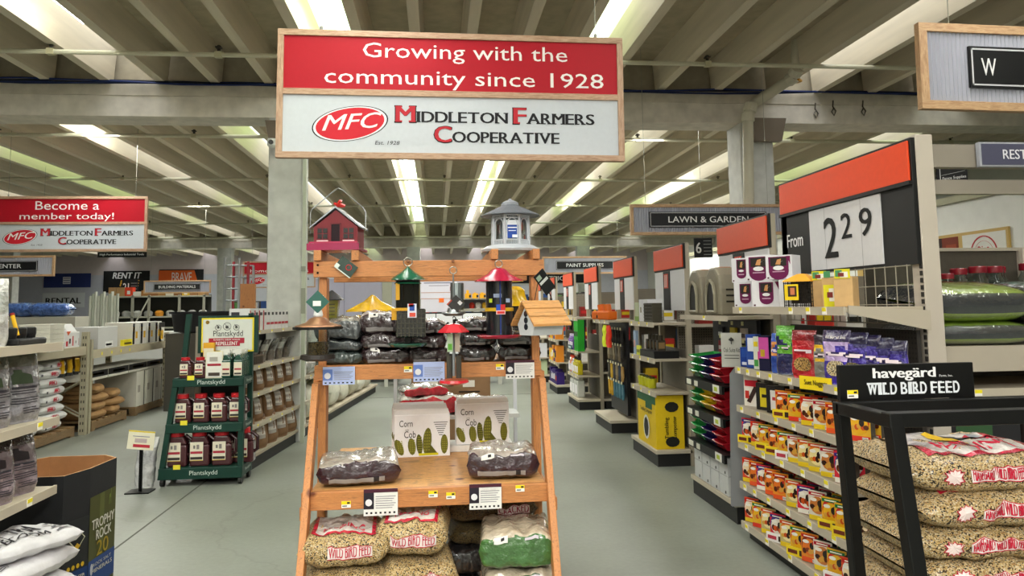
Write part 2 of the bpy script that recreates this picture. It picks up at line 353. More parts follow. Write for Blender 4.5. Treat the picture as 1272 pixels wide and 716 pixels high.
B('e6e8e4').lathe([(.03, 0), (.055, .02), (.06, .06), (.05, .1)], n=14, c=(0, 0, -.05)).build('housing', 'plastic', t, smooth='auto'); B('e0e2de').tube((0, 0, .03), (.0, .3, .06), .02).build('bracket', 'plastic', t); B('101010').tube((0, -.07, 0), (0, -.03, 0), .028).build('lens', 'gloss', t)
# pipes across the hall
for i, (y, z, r) in enumerate([(7.76, 4.2, .026), (11.5, 4.2, .03), (15.33, 4.2, .03), (19.33, 4.2, .03), (23.33, 4.2, .03), (27.9, 4.2, .04), (33, 4.2, .03)]):
    t = thing('sprinkler_pipe', 'cream sprinkler pipe under the roof ribs, %s one from the front' % ORD[i], 'pipe', (-22, y, z), 0, 'sprinkler pipes')
    B('c9c6ae').tube((0, 0, 0), (33, 0, 0), r).build('pipe', 'paint', t)
    hs = [(340 + 1.0 * k * 60, ) for k in range(2)]
    for k, x in enumerate([-9.6, -6.7, -3.9, -2.25, -.3, 1.6, 3.0, 5.6, 8.4]):
        x = x + .23 * i
        B('3a352c' if i < 2 else '6a6250').box(22 + x - .035, 22 + x + .035, -.03, .03, -.03, .03, 'c0ba98').tube((22 + x, 0, .03), (22 + x, 0, .1), .018).box(22 + x - .03, 22 + x + .03, -.03, .03, .07, .085).build('sprinkler_head', 'paint', t)
# roof lamps
for i, (px, y, L) in enumerate([(-3.42, 1.0, 3.6), (-3.42, 4.8, 2.6), (-.95, 1.0, 3.6), (-.95, 5.0, 3.4), (1.95, 1.2, 3.2), (4.5, 1.0, 2.5)]): tube_lamp(px, y, y + L, lab=', %s of the near bay from the left' % ORD[i])
for i, (px, y, L) in enumerate([(-2.72, 9.8, 2.6), (-2.72, 12.6, 2.6), (-.6, 9.7, 6), (-.6, 16.5, 5.5), (1.0, 9.7, 6), (1.0, 16.5, 5), (-5.0, 9.8, 3), (3.25, 17, 4), (5.3, 16, 4)]): tube_lamp(px, y, y + L, lab=', %s of the middle bay' % ORD[i])
# cables on top of the beam
cb = thing('cable_bundle', 'dark blue cables sagging along the top edge of the concrete beam', 'cable', (0, 8.98, 4.26))
for q in range(4):
    rr = random.Random(q); B(['14234a', '1b2b58', '101524', '1e2f66'][q]).path([(-12 + i * .6, -.015 * q, .02 * sin(i * .9 + q) + .02 * rr.random() + (-.02 * abs(sin(i * .31)))) for i in range(38)], .011, n=5).build('cable', 'plastic', cb)
# drain pipe at the right column
P = lambda x, y, Y=8.75: at(x, y, Y=Y)
t = thing('drain_pipe', 'thick white drain pipe bending down beside the right concrete column', 'pipe', (0, 0, 0))
pts = [P(990, 40, 8.2), P(989, 88, 8.2), P(984, 97, 8.3), P(965, 110, 8.5), P(940, 126), P(932, 134), P(929, 146), P(930, 250), P(931, 330)]
B('c6c2ae').path(pts, .066, n=12).build('pipe', 'paint', t, smooth='auto')
for a, b_ in ((1, 2), (2, 3), (5, 6), (6, 7)):
    d = (pts[b_] - pts[a]).normalized() * .05; B('cfcbb8').tube(pts[a] - d, pts[a] + d, .082, n=12).build('coupling', 'paint', t)
tag(B('b98a3c').lathe([(.03, 0), (.06, .01), (.06, .03), (.03, .05)], n=12).build('sensor_cap', 'plastic'), 'small amber fitting under the drain pipe elbow', 'fitting').location = P(990, 103, 8.3)
for i, (x, y) in enumerate(((1013, 128), (1035, 125), (1072, 125))):
    p = P(x, y, 9.02); tag(B('6f6a60').path([(0, 0, 0), (-.01, 0, -.08), (.03, 0, -.14), (0, 0, -.2), (-.03, 0, -.15), (0, 0, -.1)], .009, n=5).build('hook_chain', 'metal'), 'short grey hook chain on the beam, %s from the drain pipe' % ORD[i], 'hook').location = p
# ================================================================ WOODEN BIRD FEED DISPLAY
WD = 'cf965e'
dp = thing('wooden_display', 'orange-brown timber A-frame display with two shelves and a top beam in the aisle', 'display', (0, 0, 0))
def post(x0, y0, x1, y1, z0, z1, n='post', w=.04, d=.085):
    b = B(WD); b.add([(x0 - w / 2, y0 - d / 2, z0), (x0 + w / 2, y0 - d / 2, z0), (x0 + w / 2, y0 + d / 2, z0), (x0 - w / 2, y0 + d / 2, z0),
        (x1 - w / 2, y1 - d / 2, z1), (x1 + w / 2, y1 - d / 2, z1), (x1 + w / 2, y1 + d / 2, z1), (x1 - w / 2, y1 + d / 2, z1)],
        [(3, 2, 1, 0), (4, 5, 6, 7), (0, 1, 5, 4), (1, 2, 6, 5), (2, 3, 7, 6), (3, 0, 4, 7)]); return b.build(n, 'woodz', dp, bevel=.003)
for s in (-1, 1):
    xx = -.588 if s < 0 else .515
    post(xx, 3.955, xx, 3.955, 0, 1.712)
    post(xx + .0 * s, 3.17, xx + .02 * s, 3.86, 0, 1.18, 'leg', .032)
    for z in (.62, 1.18): B(WD).box(xx + s * .02 - .012 + .01 * s, xx + s * .02 + .012 + .01 * s, 3.55 if z < 1 else 3.9, 4.7, z - .03, z + .03).build('side_rail', 'woody', dp, bevel=.003)
B(WD).box(-.632, .562, 3.88, 3.915, 1.712, 1.795).build('top_beam', 'wood', dp, bevel=.003)
B(WD).box(-.632, .562, 4.64, 4.675, 1.712, 1.795).build('top_beam', 'wood', dp, bevel=.003)
for x in (-.61, -.42, .30, .52): B(WD).box(x - .019, x + .019, 3.86, 4.7, 1.797, 1.85).build('cross_rail', 'woody', dp, bevel=.003)
B(WD).box(-.625, .54, 3.895, 3.93, 1.186, 1.262).build('shelf_front', 'wood', dp, bevel=.003)
B('e0b070').box(-.60, .53, 3.935, 4.42, 1.235, 1.255).build('shelf_board', 'ply', dp)
B(WD).box(-.625, .54, 3.56, 3.6, .63, .712).build('shelf_front', 'wood', dp, bevel=.003)
B('e6bd80').box(-.585, .51, 3.6, 4.68, .67, .705).build('shelf_board', 'ply', dp)
B('1c1712').tube((-.61, 3.879, 1.775), (-.61, 3.876, 1.775), .006).tube((-.61, 3.879, 1.735), (-.61, 3.876, 1.735), .006).build('screw', 'metal', dp)
B('e0b070').box(-.57, .5, 3.3, 4.68, .06, .08).build('shelf_board', 'ply', dp)

def price_tag(x, y, z, lab, w=.042, h=.03, rot=0, par=None):
    o = B('f4f2ea').box(-w / 2, w / 2, -.0015, 0, -h / 2, h / 2).box(-w / 2, w / 2, -.0022, -.0015, 0, h / 2, 'f2d81e').box(-w * .4, w * .1, -.003, -.002, -h * .3, -h * .15, '55524a').box(w * .1, w * .4, -.003, -.002, h * .1, h * .35, '2a2820').build('price_tag', 'print', par)
    o.location = (x, y, z); o.rotation_euler = (0, 0, rot)
    if par is None: tag(o, lab, 'price tag', 'yellow and white shelf price tags')
    return o
for i, (x, y, Yp, lb) in enumerate([(430, 627, 3.558, 'wooden display, left end of lower shelf front'), (538, 614, 3.558, 'wooden display, lower shelf front centre, left one'), (560, 616, 3.558, 'wooden display, lower shelf front centre, right one'), (646, 607, 3.558, 'wooden display, right end of lower shelf front'), (507, 459, 3.893, 'wooden display, upper shelf front, left one'), (621, 456, 3.893, 'wooden display, upper shelf front, right one')]):
    p = at(x, y, Y=Yp); price_tag(p.x, p.y, p.z, 'yellow and white price tag, ' + lb)
def info_card(px, py, Yp, w, h, lab, title=None, blue=False):
    p = at(px, py, Y=Yp); t = thing('info_card', lab, 'card', p, 0, 'bird information cards')
    a, bb = ('b8c6f0', '5a78c8') if blue else ('e8e6e2', '4a2030')
    B(a).box(-w / 2, w / 2, -.002, 0, -h / 2, h / 2).build('card', 'print', t)
    k = B(bb).box(-w / 2, w / 2, -.003, -.002, h * .36, h / 2) if not blue else B(bb)
    k.box(-w / 2, -w * .2, -.0035, -.002, -h * .25, h * .36, '28222c' if not blue else '6c86cc').build('header', 'print', t)
    B('e4e2e6').lathe([(.0, -.001), (w * .1, 0), (w * .1, .002), (0, .003)], n=12).build('picture', 'print', t).matrix_local = Matrix.Translation((-w * .35, -.005, .0)) @ Matrix.Rotation(pi / 2, 4, 'X')
    l = B('5c5860')
    for i in range(6): l.box(-w * .15, w * (.44 - .05 * (i % 3)), -.003, -.002, h * (.2 - .085 * i), h * (.225 - .085 * i), '8a868c')
    for i in range(7): l.box(-w * .44 + i * w * .135, -w * .38 + i * w * .135, -.003, -.002, -h * .43, -h * .36, '1c1a20')
    l.build('print_line', 'print', t, kind='stuff')
    if title: text('lettering', title, t, w * .1, h * .29, -.0045, w * .42, h * .09, 'd8d0d0' if not blue else '2c3c70')
    return t
info_card(473, 624, 3.55, .155, .12, 'information card with a maroon header under the left brown bag, lower shelf front')
info_card(603, 617, 3.55, .15, .115, 'information card headed Cardinal Blend, lower shelf front', 'Cardinal Blend')
info_card(646, 459, 3.885, .15, .095, 'white information card at the right end of the upper shelf front')
info_card(421, 467, 3.885, .16, .09, 'bluish glossy information card at the left end of the upper shelf', blue=True)
info_card(533, 462, 3.885, .16, .1, 'bluish glossy information card at the middle of the upper shelf', blue=True)

# ---- bags
def feed_bag(lab, loc, w, d, h, rz, seed, top, front, logo=True, upc=True, group='plastic feed bags on the wooden display', vee=.0, mt='film', side=None, txt=None, tagt='8e8884'):
    t = thing('feed_bag', lab, 'bag', loc, rz, group)
    def cf(u, tt):
        if tt > .75: tt -= 1
        lim = .075 + vee * (abs(u - .5) * 2 - .4) + .02 * sin(u * 9 + seed)
        if -.2 < tt < lim: return front
        if side and (u < .06 or u > .94): return side
        return top if tt > 0 else front
    b = B(); S = sack(b, w, d, h, seed, wr=.017, cf=cf, nu=32, nt=36, e=.4, kp=14); b.build('sack', mt, t, smooth=True)
    if upc: 
        k = B(tagt); patch(k, S, .15, .8, -.055 + 1, -.01 + 1, .0035, 10, 3, cf=lambda u, v: '2c2828' if (.8 < u < .93) else tagt); k.build('label', 'print', t)
    if logo:
        k = B('e6e2dc'); patch(k, S, .2, .38, 1.02, 1.085, .004, 4, 4, cf=lambda u, v: '1d1a1c' if (.25 <= u < .75 and .25 < v < .8) and int(u * 8) in (2, 4, 5) else 'e6e2dc'); k.build('logo', 'print', t, smooth=True)
        k = B('c9c0c8'); patch(k, S, .6, .78, 1.035, 1.06, .004, 4, 1); k.build('emblem', 'print', t)
    if txt: 
        k = B(); put_text(k, txt, .5, 0, .5, .02, 0, '3a2424', fn=lambda p, q: S(p, .16 + (q + .01) * 1.6, .004)); k.build('lettering', 'print', t)
    return t
feed_bag('taupe-topped brown bag lying at the left end of the lower shelf', (-.392, 3.83, .708), .40, .36, .125, radians(6), 3, 'a39a8e', '35202a', logo=False, vee=-.03)
feed_bag('taupe-topped brown bag at the right end of the lower shelf', (.325, 3.86, .708), .36, .36, .135, radians(-3), 7, 'a89e94', '35202a', vee=.02)
brn = '2c1c20'
for i, (x, w, zs) in enumerate([(-.268, .27, (.085, .08, .115)), (-.055, .22, (.08, .075, .085)), (.205, .20, (.085, .08, .08)), (.43, .235, (.085, .085))]):
    z = 1.257
    for j, h in enumerate(zs):
        last = j == len(zs) - 1
        if (i, j) == (1, 2): h = .08
        feed_bag(['dark plastic feed bag', 'dark brown feed bag'][i < 2] + ' on the upper shelf, %s stack from left, %s from bottom' % (ORD[i + 1], ORD[j]), (x + .006 * sin(j * 5 + i), 4.09, z), w, .3, h, radians(3 * sin(i * 3 + j * 2)), i * 7 + j, 'a49a92' if (last and i < 3) else ('4a4444' if i == 3 else '3a3030'), brn if i < 2 else '1e1a1c', logo=last or (i == 0 and j == 0), tagt='7c7876', vee=-.06 if (i, j) == (0, 2) else 0)
        z += h - .004
# crumpled clear and grey bags, left stack
for j, (h, c1, c2) in enumerate([(.075, '4a5552', '3a4644'), (.06, '3c4042', '30363a'), (.12, '9c9a90', '54585a')]):
    feed_bag('crumpled grey glossy bag, %s from the bottom at the left end of the upper shelf' % ORD[j], (-.522 + .01 * j, 4.08, 1.257 + (0, .072, .128)[j]), .25, .3, h, radians(5 - 7 * j), 40 + j, c1, c2, logo=False, upc=False, mt='foil')
# seed bags on the bottom shelf
def seed_bag(lab, loc, w, d, h, rz, seed, group='clear bags of mixed bird seed on the wooden display', tint='f0e2c8', top='d8d0ca', word='WILD BIRD FEED', cap=True, side=False, name='seed_bag', red='c0203c', badge=True, frac=(.34, .82), birds=False):
    t = thing(name, lab, 'seed bag', loc, rz, group)
    b = B(tint); S = sack(b, w, d, h, seed, wr=.02, nu=32, nt=36, e=.6); b.build('sack', 'seed', t, smooth=True)
    if cap:
        k = B(top); patch(k, S, .14, .86, .15, .34, .004, 16, 10, cf=lambda u, v: red if (v < .1 and .02 < u < .98) or u < .04 or u > .96 else top); k.build('print_panel', 'film', t, smooth=True)
        if birds: k2 = B(); patch(k2, S, .42, .52, .235, .3, .0065, 3, 3, 'd8b020'); patch(k2, S, .54, .64, .25, .31, .0065, 3, 3, '202022'); patch(k2, S, .63, .7, .24, .3, .0067, 3, 3, 'b02838'); patch(k2, S, .69, .77, .25, .3, .0065, 3, 3, '8a9094'); k2.build('bird_print', 'print', t, smooth=True)
        k = B(); put_text(k, 'MIXED SEED' if name == 'x' else 'FEEDING', .5, 0, .46, .03, 0, red, off=.02, fn=lambda p, q: S(p, .2 + (q + .015) * 1.2, .0055)); k.build('lettering', 'print', t)
    k = B('e2d8d4'); a0, a1 = frac; patch(k, S, a0, a1, .985, 1.023, .004, 12, 2, cf=None); bb = k.build('banner', 'print', t, smooth=True)
    k = B(); put_text(k, word, (a0 + a1) / 2, 0, (a1 - a0) * .94, .03, 0, red, off=.03, fn=lambda p, q: S(p, 1.004 + q * .85, .0055)); 
    for v in (.982, 1.021): patch(k, S, a0, a1, v, v + .004, .0055, 12, 1, red)
    k.build('lettering', 'print', t)
    if badge:
        k = B(red); cx = a0 - .09
        pts = [(cx + cos(a) * (.055 if q % 2 else .035), 1.0 + sin(a) * (.055 if q % 2 else .035) * .8) for q, a in enumerate([2 * pi * i / 20 for i in range(20)])]
        k.add([S(cx, 1.0, .0045)] + [S(x, y, .0045) for x, y in pts], [(0, i + 1, (i + 1) % 20 + 1) for i in range(20)], 'f0dcd8')
        k.add([S(cx + (x - cx) * s_, 1.0 + (y - 1.0) * s_, .006) for s_ in (1.08, .9) for x, y in pts], [(i, (i + 1) % 20, 20 + (i + 1) % 20, 20 + i) for i in range(20)], red); k.build('badge', 'print', t)
    return t
seed_bag('clear bag of mixed seed at the bottom left, topmost of its stack', (-.43, 3.62, .405), .40, .42, .15, radians(3), 1, badge=False)
seed_bag('clear bag of mixed seed at the bottom left, under the topmost bag', (-.42, 3.6, .245), .42, .42, .155, radians(-2), 2, cap=False, badge=False)
seed_bag('clear bag of mixed seed at the bottom left, lowest of its stack', (-.42, 3.62, .085), .42, .42, .155, 0, 12, cap=False, badge=False)
seed_bag('clear bag of mixed seed beside the green bag, topmost of the middle stack', (-.115, 3.66, .43), .34, .44, .16, radians(-4), 4, badge=False, frac=(.25, .85))
seed_bag('clear bag of mixed seed in the middle stack, second from the top', (-.10, 3.64, .26), .35, .44, .165, radians(5), 5, cap=False, badge=False)
seed_bag('clear bag of mixed seed in the middle stack, lowest', (-.10, 3.64, .085), .35, .44, .165, 0, 15, cap=False, badge=False)
seed_bag('dark bag of black and brown seed right under the lower shelf board', (.27, 3.98, .475), .46, .4, .12, 0, 6, tint='7a6a52', cap=False, badge=False, word='CRACKED', frac=(.55, .9), red='a0304a')
seed_bag('dark bag of black and brown seed under another, behind the green bag', (.27, 3.98, .36), .46, .4, .115, radians(4), 16, tint='6a6040', cap=False, badge=False, word='FEED', frac=(.6, .9), red='a0304a')
for j in range(3): feed_bag('tan and %s green plastic feed bag on the bottom shelf, %s from the top' % (['bright', 'dark', 'deep'][j], ORD[j]), (.365 + .006 * j, 3.62, (.36, .215, .085)[j]), .35, .38, (.17, .14, .13)[j], radians(-4 + 3 * j), 21 + j, 'b8aa94', '3f6a34' if j == 0 else '2f5228', upc=False, mt='film', vee=.02)
for i, (x, c) in enumerate(((.12, '1d1c1e'), (.13, '242224'))): feed_bag('black plastic bag squeezed between seed bags and green bag, %s' % ('upper' if i else 'lower'), (x, 3.9, .09 + .15 * i), .2, .3, .14, 0, 50 + i, c, c, logo=False, upc=False)
# ---- corn boxes
def corn_box(lab, loc, rz):
    t = thing('corn_box', lab, 'box', loc, rz, 'boxes of corn on the cob')
    w, d, h = .315, .075, .235
    B('f6f6f8').box(-w / 2, w / 2, 0, d, 0, h).build('carton', 'print', t, bevel=.003)
    B('eeeeee').prism([(-w / 2, 0), (w / 2, 0), (w / 2 - .01, .03), (-w / 2 + .01, .03)], .005, .012).build('flap', 'print', t).location = (0, 0, h)
    text('lettering', 'Corn', t, -w * .29, h * .8, -.002, .075, .036, '202020'); text('lettering', 'on the', t, -w * .27, h * .65, -.002, .02, .008, '202020'); text('lettering', 'Cob', t, -w * .22, h * .54, -.002, .065, .038, '202020')
    k = B('6d6c22')
    for cx, hh, ww, tilt in ((-.115, .09, .046, -.015), (-.055, .095, .044, -.004), (.022, .15, .05, .006), (-.012, .115, .036, -.004), (.125, .11, .042, 0)):
        n = 12; pts = [(cx + tilt * (1 + sin(a)) + ww / 2 * cos(a), .012 + hh / 2 + hh / 2 * sin(a)) for a in [2 * pi * i / n for i in range(n)]]
        k.add([(cx + tilt, -.0025, .012 + hh / 2)] + [(x, -.0022, z) for x, z in pts], [(0, i + 1, (i + 1) % n + 1) for i in range(n)], '6d6c22' if cx != -.012 else '55551a')
        for q in range(7):
            z = .02 + hh * (.1 + .11 * q); 
            for r in range(3): k.box(cx + tilt * (z / hh) + ww * (-.28 + .25 * r), cx + tilt * (z / hh) + ww * (-.14 + .25 * r), -.0035, -.0025, z, z + .005, '9c9a36')
    k.add([(.02, -.003, .02), (.09, -.003, .012), (.045, -.003, .07)], [(0, 1, 2)], '5e5d1c')
    k.build('cob_picture', 'print', t)
    k = B('444444')
    for q in range(7): k.box(.105 - .04 * (1 - q / 8) ** (1 if q else .5), .105 + .04 * (1 - q / 8), -.002, -.001, h * (.8 - .05 * q), h * (.815 - .05 * q))
    k.box(-.02, .09, -.004, -.002, .008, .02, 'd8d020'); k.build('print_line', 'print', t, kind='stuff')
    return t
for i in range(3): corn_box('white corn on the cob box in the left row, %s from the front' % ORD[i], (-.09 - .012 * i, 4.33 + .082 * i, .706 + .02 * (i > 0)), radians(3))
for i in range(2): corn_box('white corn on the cob box in the right row, %s one' % ('front' if i == 0 else 'rear'), (.262, 4.45 + .082 * i, .745), radians(2))
tag(B('e6e6e2').box(-.19, .19, 0, .2, 0, .037).build('packing_tray', 'paper', None, bevel=.004), 'flat white tray under the right corn boxes', 'tray').location = (.25, 4.43, .706)
feed_bag('red and clear crumpled bag behind the left corn boxes', (-.07, 4.98, .86), .4, .25, .12, .1, 61, 'b9b4ac', 'b81c2c', logo=False, upc=False, mt='foil')
feed_bag('red and clear crumpled bag behind the right corn boxes', (.27, 5.0, .86), .38, .25, .1, -.1, 62, 'c2b8b0', 'c02034', logo=False, upc=False, mt='foil')
feed_bag('red crumpled bag on top of the red bags behind the corn boxes', (-.1, 5.0, .972), .3, .2, .07, .3, 63, '9a9890', 'c41c30', logo=False, upc=False, mt='foil')
t = thing('metal_stand', 'slim white metal stand with two posts behind the wooden display', 'stand', (0, 5.12, 0))
for x in (-.285, .525): B('d4d6dc').box(x - .011, x + .011, -.02, .02, 0, 1.24).build('post', 'paint', t)
B('c8cac8').box(-.285, .525, -.25, .0, .83, .855).build('shelf', 'paint', t); B('a8aaa4').box(-.285, .525, -.03, .03, .03, .06).build('rail', 'paint', t)
t = thing('brown_carton', 'large brown cardboard carton with white labels standing on the floor behind the display', 'carton', (.1, 5.75, 0))
B('8a6a4a').box(-.3, .3, 0, .5, 0, 1.08).build('box', 'matte', t, bevel=.004); B('e4dfd4').box(-.19, -.1, -.003, 0, .94, .99).box(.09, .18, -.003, 0, .94, .99).build('label', 'print', t); B('2c241c').box(-.02, .02, -.004, 0, .95, .96).box(.06, .22, -.004, 0, .9, .91).build('print_line', 'print', t)

# ---- red barn feeder on the top rails
t = thing('barn_feeder', 'dark red barn-shaped bird feeder with a grey roof, top left of the display', 'bird feeder', (-.528, 3.93, 1.852), radians(-6))
w = .115; B('740a1a').prism([(-w, .02), (w, .02), (w, .125), (0, .215), (-w, .125)], 0, .16).build('body', 'paint', t)
B('8e9298').add([(-w - .02, -.012, .118), (-w - .02, .175, .118), (0, .175, .226), (0, -.012, .226), (-w - .02, -.012, .126), (-w - .02, .175, .126), (0, .175, .236), (0, -.012, .236)], [(3, 2, 1, 0), (4, 5, 6, 7), (0, 1, 5, 4), (1, 2, 6, 5), (2, 3, 7, 6), (3, 0, 4, 7)]).build('roof_panel', 'metal', t)
B('8e9298').add([(w + .02, -.012, .118), (w + .02, .175, .118), (0, .175, .226), (0, -.012, .226), (w + .02, -.012, .126), (w + .02, .175, .126), (0, .175, .236), (0, -.012, .236)], [(0, 1, 2, 3), (7, 6, 5, 4), (4, 5, 1, 0), (5, 6, 2, 1), (6, 7, 3, 2), (7, 4, 0, 3)]).build('roof_panel', 'metal', t)
B('1e0c14').box(-.022, .022, -.002, .001, .04, .14).build('door', 'print', t); B('640a18').box(-.028, -.022, -.005, .001, .035, .146).box(.022, .028, -.005, .001, .035, .146).box(-.028, .028, -.005, .001, .14, .146).build('door_frame', 'paint', t)
for sx in (-1, 1):
    f = B('640a18').box(sx * .068 - .03, sx * .068 + .03, -.003, 0, .055, .125).build('window', 'paint', t)
    k = B('14090f')
    for a in (-1, 1):
        for c in (0, 1): k.box(sx * .068 + a * .0145 - .011, sx * .068 + a * .0145 + .011, -.005, -.003, .064 + c * .03, .088 + c * .03)
    k.build('pane', 'gloss', f); B('e6c8cc').box(sx * .068 - .03, sx * .068 + .03, -.007, 0, .05, .056).build('sill', 'paint', f)
B('98184a').box(-.135, .135, -.06, -.05, 0, .035).box(-.135, .135, -.05, .16, 0, .012).build('seed_tray', 'gloss', t); B('a8224e').box(-.125, .125, -.055, 0, .036, .045).build('perch', 'gloss', t)
B('c02018').path([(-.028, .08, .262), (-.01, .08, .25), (.008, .08, .255), (.03, .08, .245)], .009, n=6).path([(-.006, .08, .262), (.002, .08, .275), (.012, .08, .27)], .008).path([(-.02, .08, .248), (.02, .08, .244)], .006).build('rooster', 'gloss', t)
B('9a9c9c').path([(-.15, .06, .1), (-.15, .06, .21), (-.14, .06, .23), (-.02, .06, .33), (.0, .06, .34), (.02, .06, .33), (.13, .06, .235), (.145, .06, .21), (.145, .06, .11)], .003, n=5).build('wire_handle', 'metal', t)
t = thing('hang_tag', 'dark green hang tag with a red ring logo under the barn feeder', 'tag', at(430, 332, Y=3.86)); R2 = Matrix.Rotation(radians(38), 4, 'Y')
B('17352c', R2).box(-.05, .05, -.001, .001, -.035, .035).build('card', 'gloss', t); B('d8e4dc', R2).box(-.05, .05, -.002, 0, -.035, -.03).box(-.052, -.03, -.003, 0, -.03, -.01).build('trim', 'print', t)
k = B('d03038', R2); k.path([(.012 + .014 * cos(a), -.003, .006 + .014 * sin(a)) for a in [2 * pi * i / 14 for i in range(14)]], .0022, n=4, closed=True); k.build('logo', 'print', t)
# ---- white gazebo feeder
t = thing('gazebo_feeder', 'light grey gazebo bird feeder with arches, top right of the display', 'bird feeder', (.408, 4.1, 1.852))
n = 8; B('b8bcc2').lathe([(.16, 0), (.165, .012), (.135, .03), (.12, .035)], n=16).build('base', 'plastic', t)
for i in range(8):
    a = 2 * pi * (i + .5) / 8; B('bfc3ca').tube((.105 * cos(a), .105 * sin(a), .03), (.105 * cos(a), .105 * sin(a), .2), .0085, n=6).build('column', 'plastic', t)
    a0, a1 = a, a + 2 * pi / 8; P0 = Vector((.106 * cos(a0), .106 * sin(a0), 0)); P1 = Vector((.106 * cos(a1), .106 * sin(a1), 0))
    k = B('c4c8ce')
    for q in range(8):
        f0 = .1 + .1 * q
        if q % 1 == 0:
            pt = P0.lerp(P1, f0 + .05); k.tube((pt.x, pt.y, .035), (pt.x, pt.y, .06), .0025, n=4); k.tube((pt.x, pt.y, .185), (pt.x, pt.y, .2), .0025, n=4)
    for z in (.035, .062, .183, .2): k.tube((P0.x, P0.y, z), (P1.x, P1.y, z), .004, n=5)
    arch = [P0.lerp(P1, .5 - .36 * cos(pi * q / 8)) + Vector((0, 0, .145 + .036 * sin(pi * q / 8))) for q in range(9)]; k.path([arch[0] - Vector((0, 0, .08))] + arch + [arch[-1] - Vector((0, 0, .08))], .004, n=4)
    k.build('arch', 'plastic', t)
B('5a5f66').lathe([(.168, .2), (.165, .205), (.10, .235), (.055, .255), (.05, .262)], n=16).build('roof', 'plastic', t); B('868a90').lathe([(.05, .26), (.048, .275), (.03, .285), (.012, .292), (.004, .3)], n=16).build('cupola', 'plastic', t)
B('dfe6ea').lathe([(.085, .035), (.085, .2)], n=20).build('seed_cylinder', 'glass', t); k = B('2448a0').box(-.034, .034, -.1, -.096, .07, .142).build('label', 'print', t); B('e8ecf2').box(-.038, .038, -.099, -.095, .14, .168).box(.0, .03, -.102, -.1, .072, .088).box(-.024, .026, -.102, -.1, .124, .13).box(-.02, .02, -.102, -.1, .108, .112).build('print_line', 'print', t)
# ---- hanging feeders
def ring(b, c, r, wr=.003, col='a8a49a', ax='y'):
    return b.path([(c[0] + r * cos(a), c[1] + (0 if ax == 'y' else r * sin(a) * .3), c[2] + r * sin(a)) for a in [2 * pi * i / 16 for i in range(16)]], wr, col, n=5, closed=True)
t = thing('tube_feeder', 'black tube bird feeder with a shiny dark green cone roof', 'bird feeder', (-.15, 3.84, 1.30))
B('1c5a40').lathe([(.088, .392), (.084, .402), (.04, .43), (.012, .452), (.004, .46)], n=28).build('roof', 'gloss', t, smooth='auto'); B('1c5a40').lathe([(.07, .372), (.066, .378), (.03, .384)], n=24).build('baffle', 'gloss', t)
ring(B(), (0, 0, .485), .022).build('hanging_ring', 'metal', t)
B('14140f').tube((-.04, 0, .2), (-.04, 0, .39), .022).tube((.04, 0, .2), (.04, 0, .39), .022).tube((0, 0, .12), (0, 0, .39), .034).build('body', 'gloss', t)
B('c8941e').box(-.06, -.04, -.045, -.035, .29, .375).box(-.07, .03, -.06, -.04, .235, .25).box(-.08, -.055, -.05, -.03, .19, .25).build('yellow_guard', 'plastic', t)
o = B('15140f').box(-.06, .09, -.045, .04, .1, .245).build('seed_box', 'gloss', t, bevel=.008); k = B('3c3a30'); [k.box(-.055 + .02 * q, -.05 + .02 * q, -.049, -.045, .105, .24) for q in range(8)]; [k.box(-.058, .088, -.05, -.045, .12 + .025 * q, .124 + .025 * q) for q in range(5)]; k.build('cage', 'plastic', o); B('1a5040').lathe([(.09, .055), (.1, .066), (.095, .07), (.02, .062)], n=24).build('seed_tray', 'gloss', t)
B('101010').tube((0, 0, .06), (0, 0, .12), .02).build('neck', 'gloss', t)
B('d8dcea').box(.0, .045, -.063, -.06, .2, .27).box(.01, .035, -.066, -.063, .235, .265, '2a4a9c').box(.006, .03, -.066, -.063, .255, .27, 'c03030').box(.01, .04, -.066, -.063, .205, .225, 'd05040').build('product_label', 'print', t)
t = thing('dome_feeder', 'tall black bird feeder with a shiny crimson domed roof', 'bird feeder', (.317, 3.82, 1.37))
B('a01838').lathe([(.128, .308), (.122, .317), (.066, .345), (.045, .365), (.03, .375), (.006, .38)], n=32).build('roof', 'gloss', t, smooth='auto'); ring(B(), (0, 0, .4), .019).build('hanging_ring', 'metal', t)
B('181a1e').tube((0, .01, .03), (0, .01, .312), .068, n=20).build('body', 'gloss', t, smooth='auto'); B('c8a020').lathe([(.07, .155), (.074, .157), (.074, .172), (.07, .174)], n=20).build('yellow_band', 'plastic', t)
B('2a3c78').tube((0, -.075, .04), (0, -.075, .31), .004).build('hanging_cord', 'plastic', t); B('9c1636').lathe([(.105, .02), (.118, .032), (.112, .036), (.03, .026)], n=28).build('seed_tray', 'gloss', t)
B('2448a8').box(-.022, .0, -.079, -.076, .16, .19).box(0, .024, -.079, -.076, .16, .19, 'c02828').box(-.022, .024, -.079, -.076, .14, .16, 'e8c0c0').box(-.018, .02, -.081, -.079, .144, .156, 'c83030').build('product_label', 'print', t)
B('8c98b0').box(-.034, .008, -.064, -.061, .225, .245).box(.03, .05, -.055, -.051, .2, .22).box(-.056, -.04, -.056, -.053, .2, .22, 'a8b828').build('bird_print', 'print', t)
t = thing('tube_feeder', 'small tube feeder with a red six-sided roof and red tray', 'bird feeder', (.079, 3.72, 1.17))
B('c02430').lathe([(.078, .255), (.076, .26), (.036, .295), (.004, .3)], n=6).build('roof', 'gloss', t); B('b8bcc4').tube((0, 0, .04), (0, 0, .26), .008).build('rod', 'metal', t)
B('3c3830').tube((-.022, 0, .03), (-.022, 0, .14), .014).tube((.024, 0, .03), (.024, 0, .14), .014).tube((-.03, 0, .14), (-.03, 0, .16), .01).build('perch_body', 'matte', t)
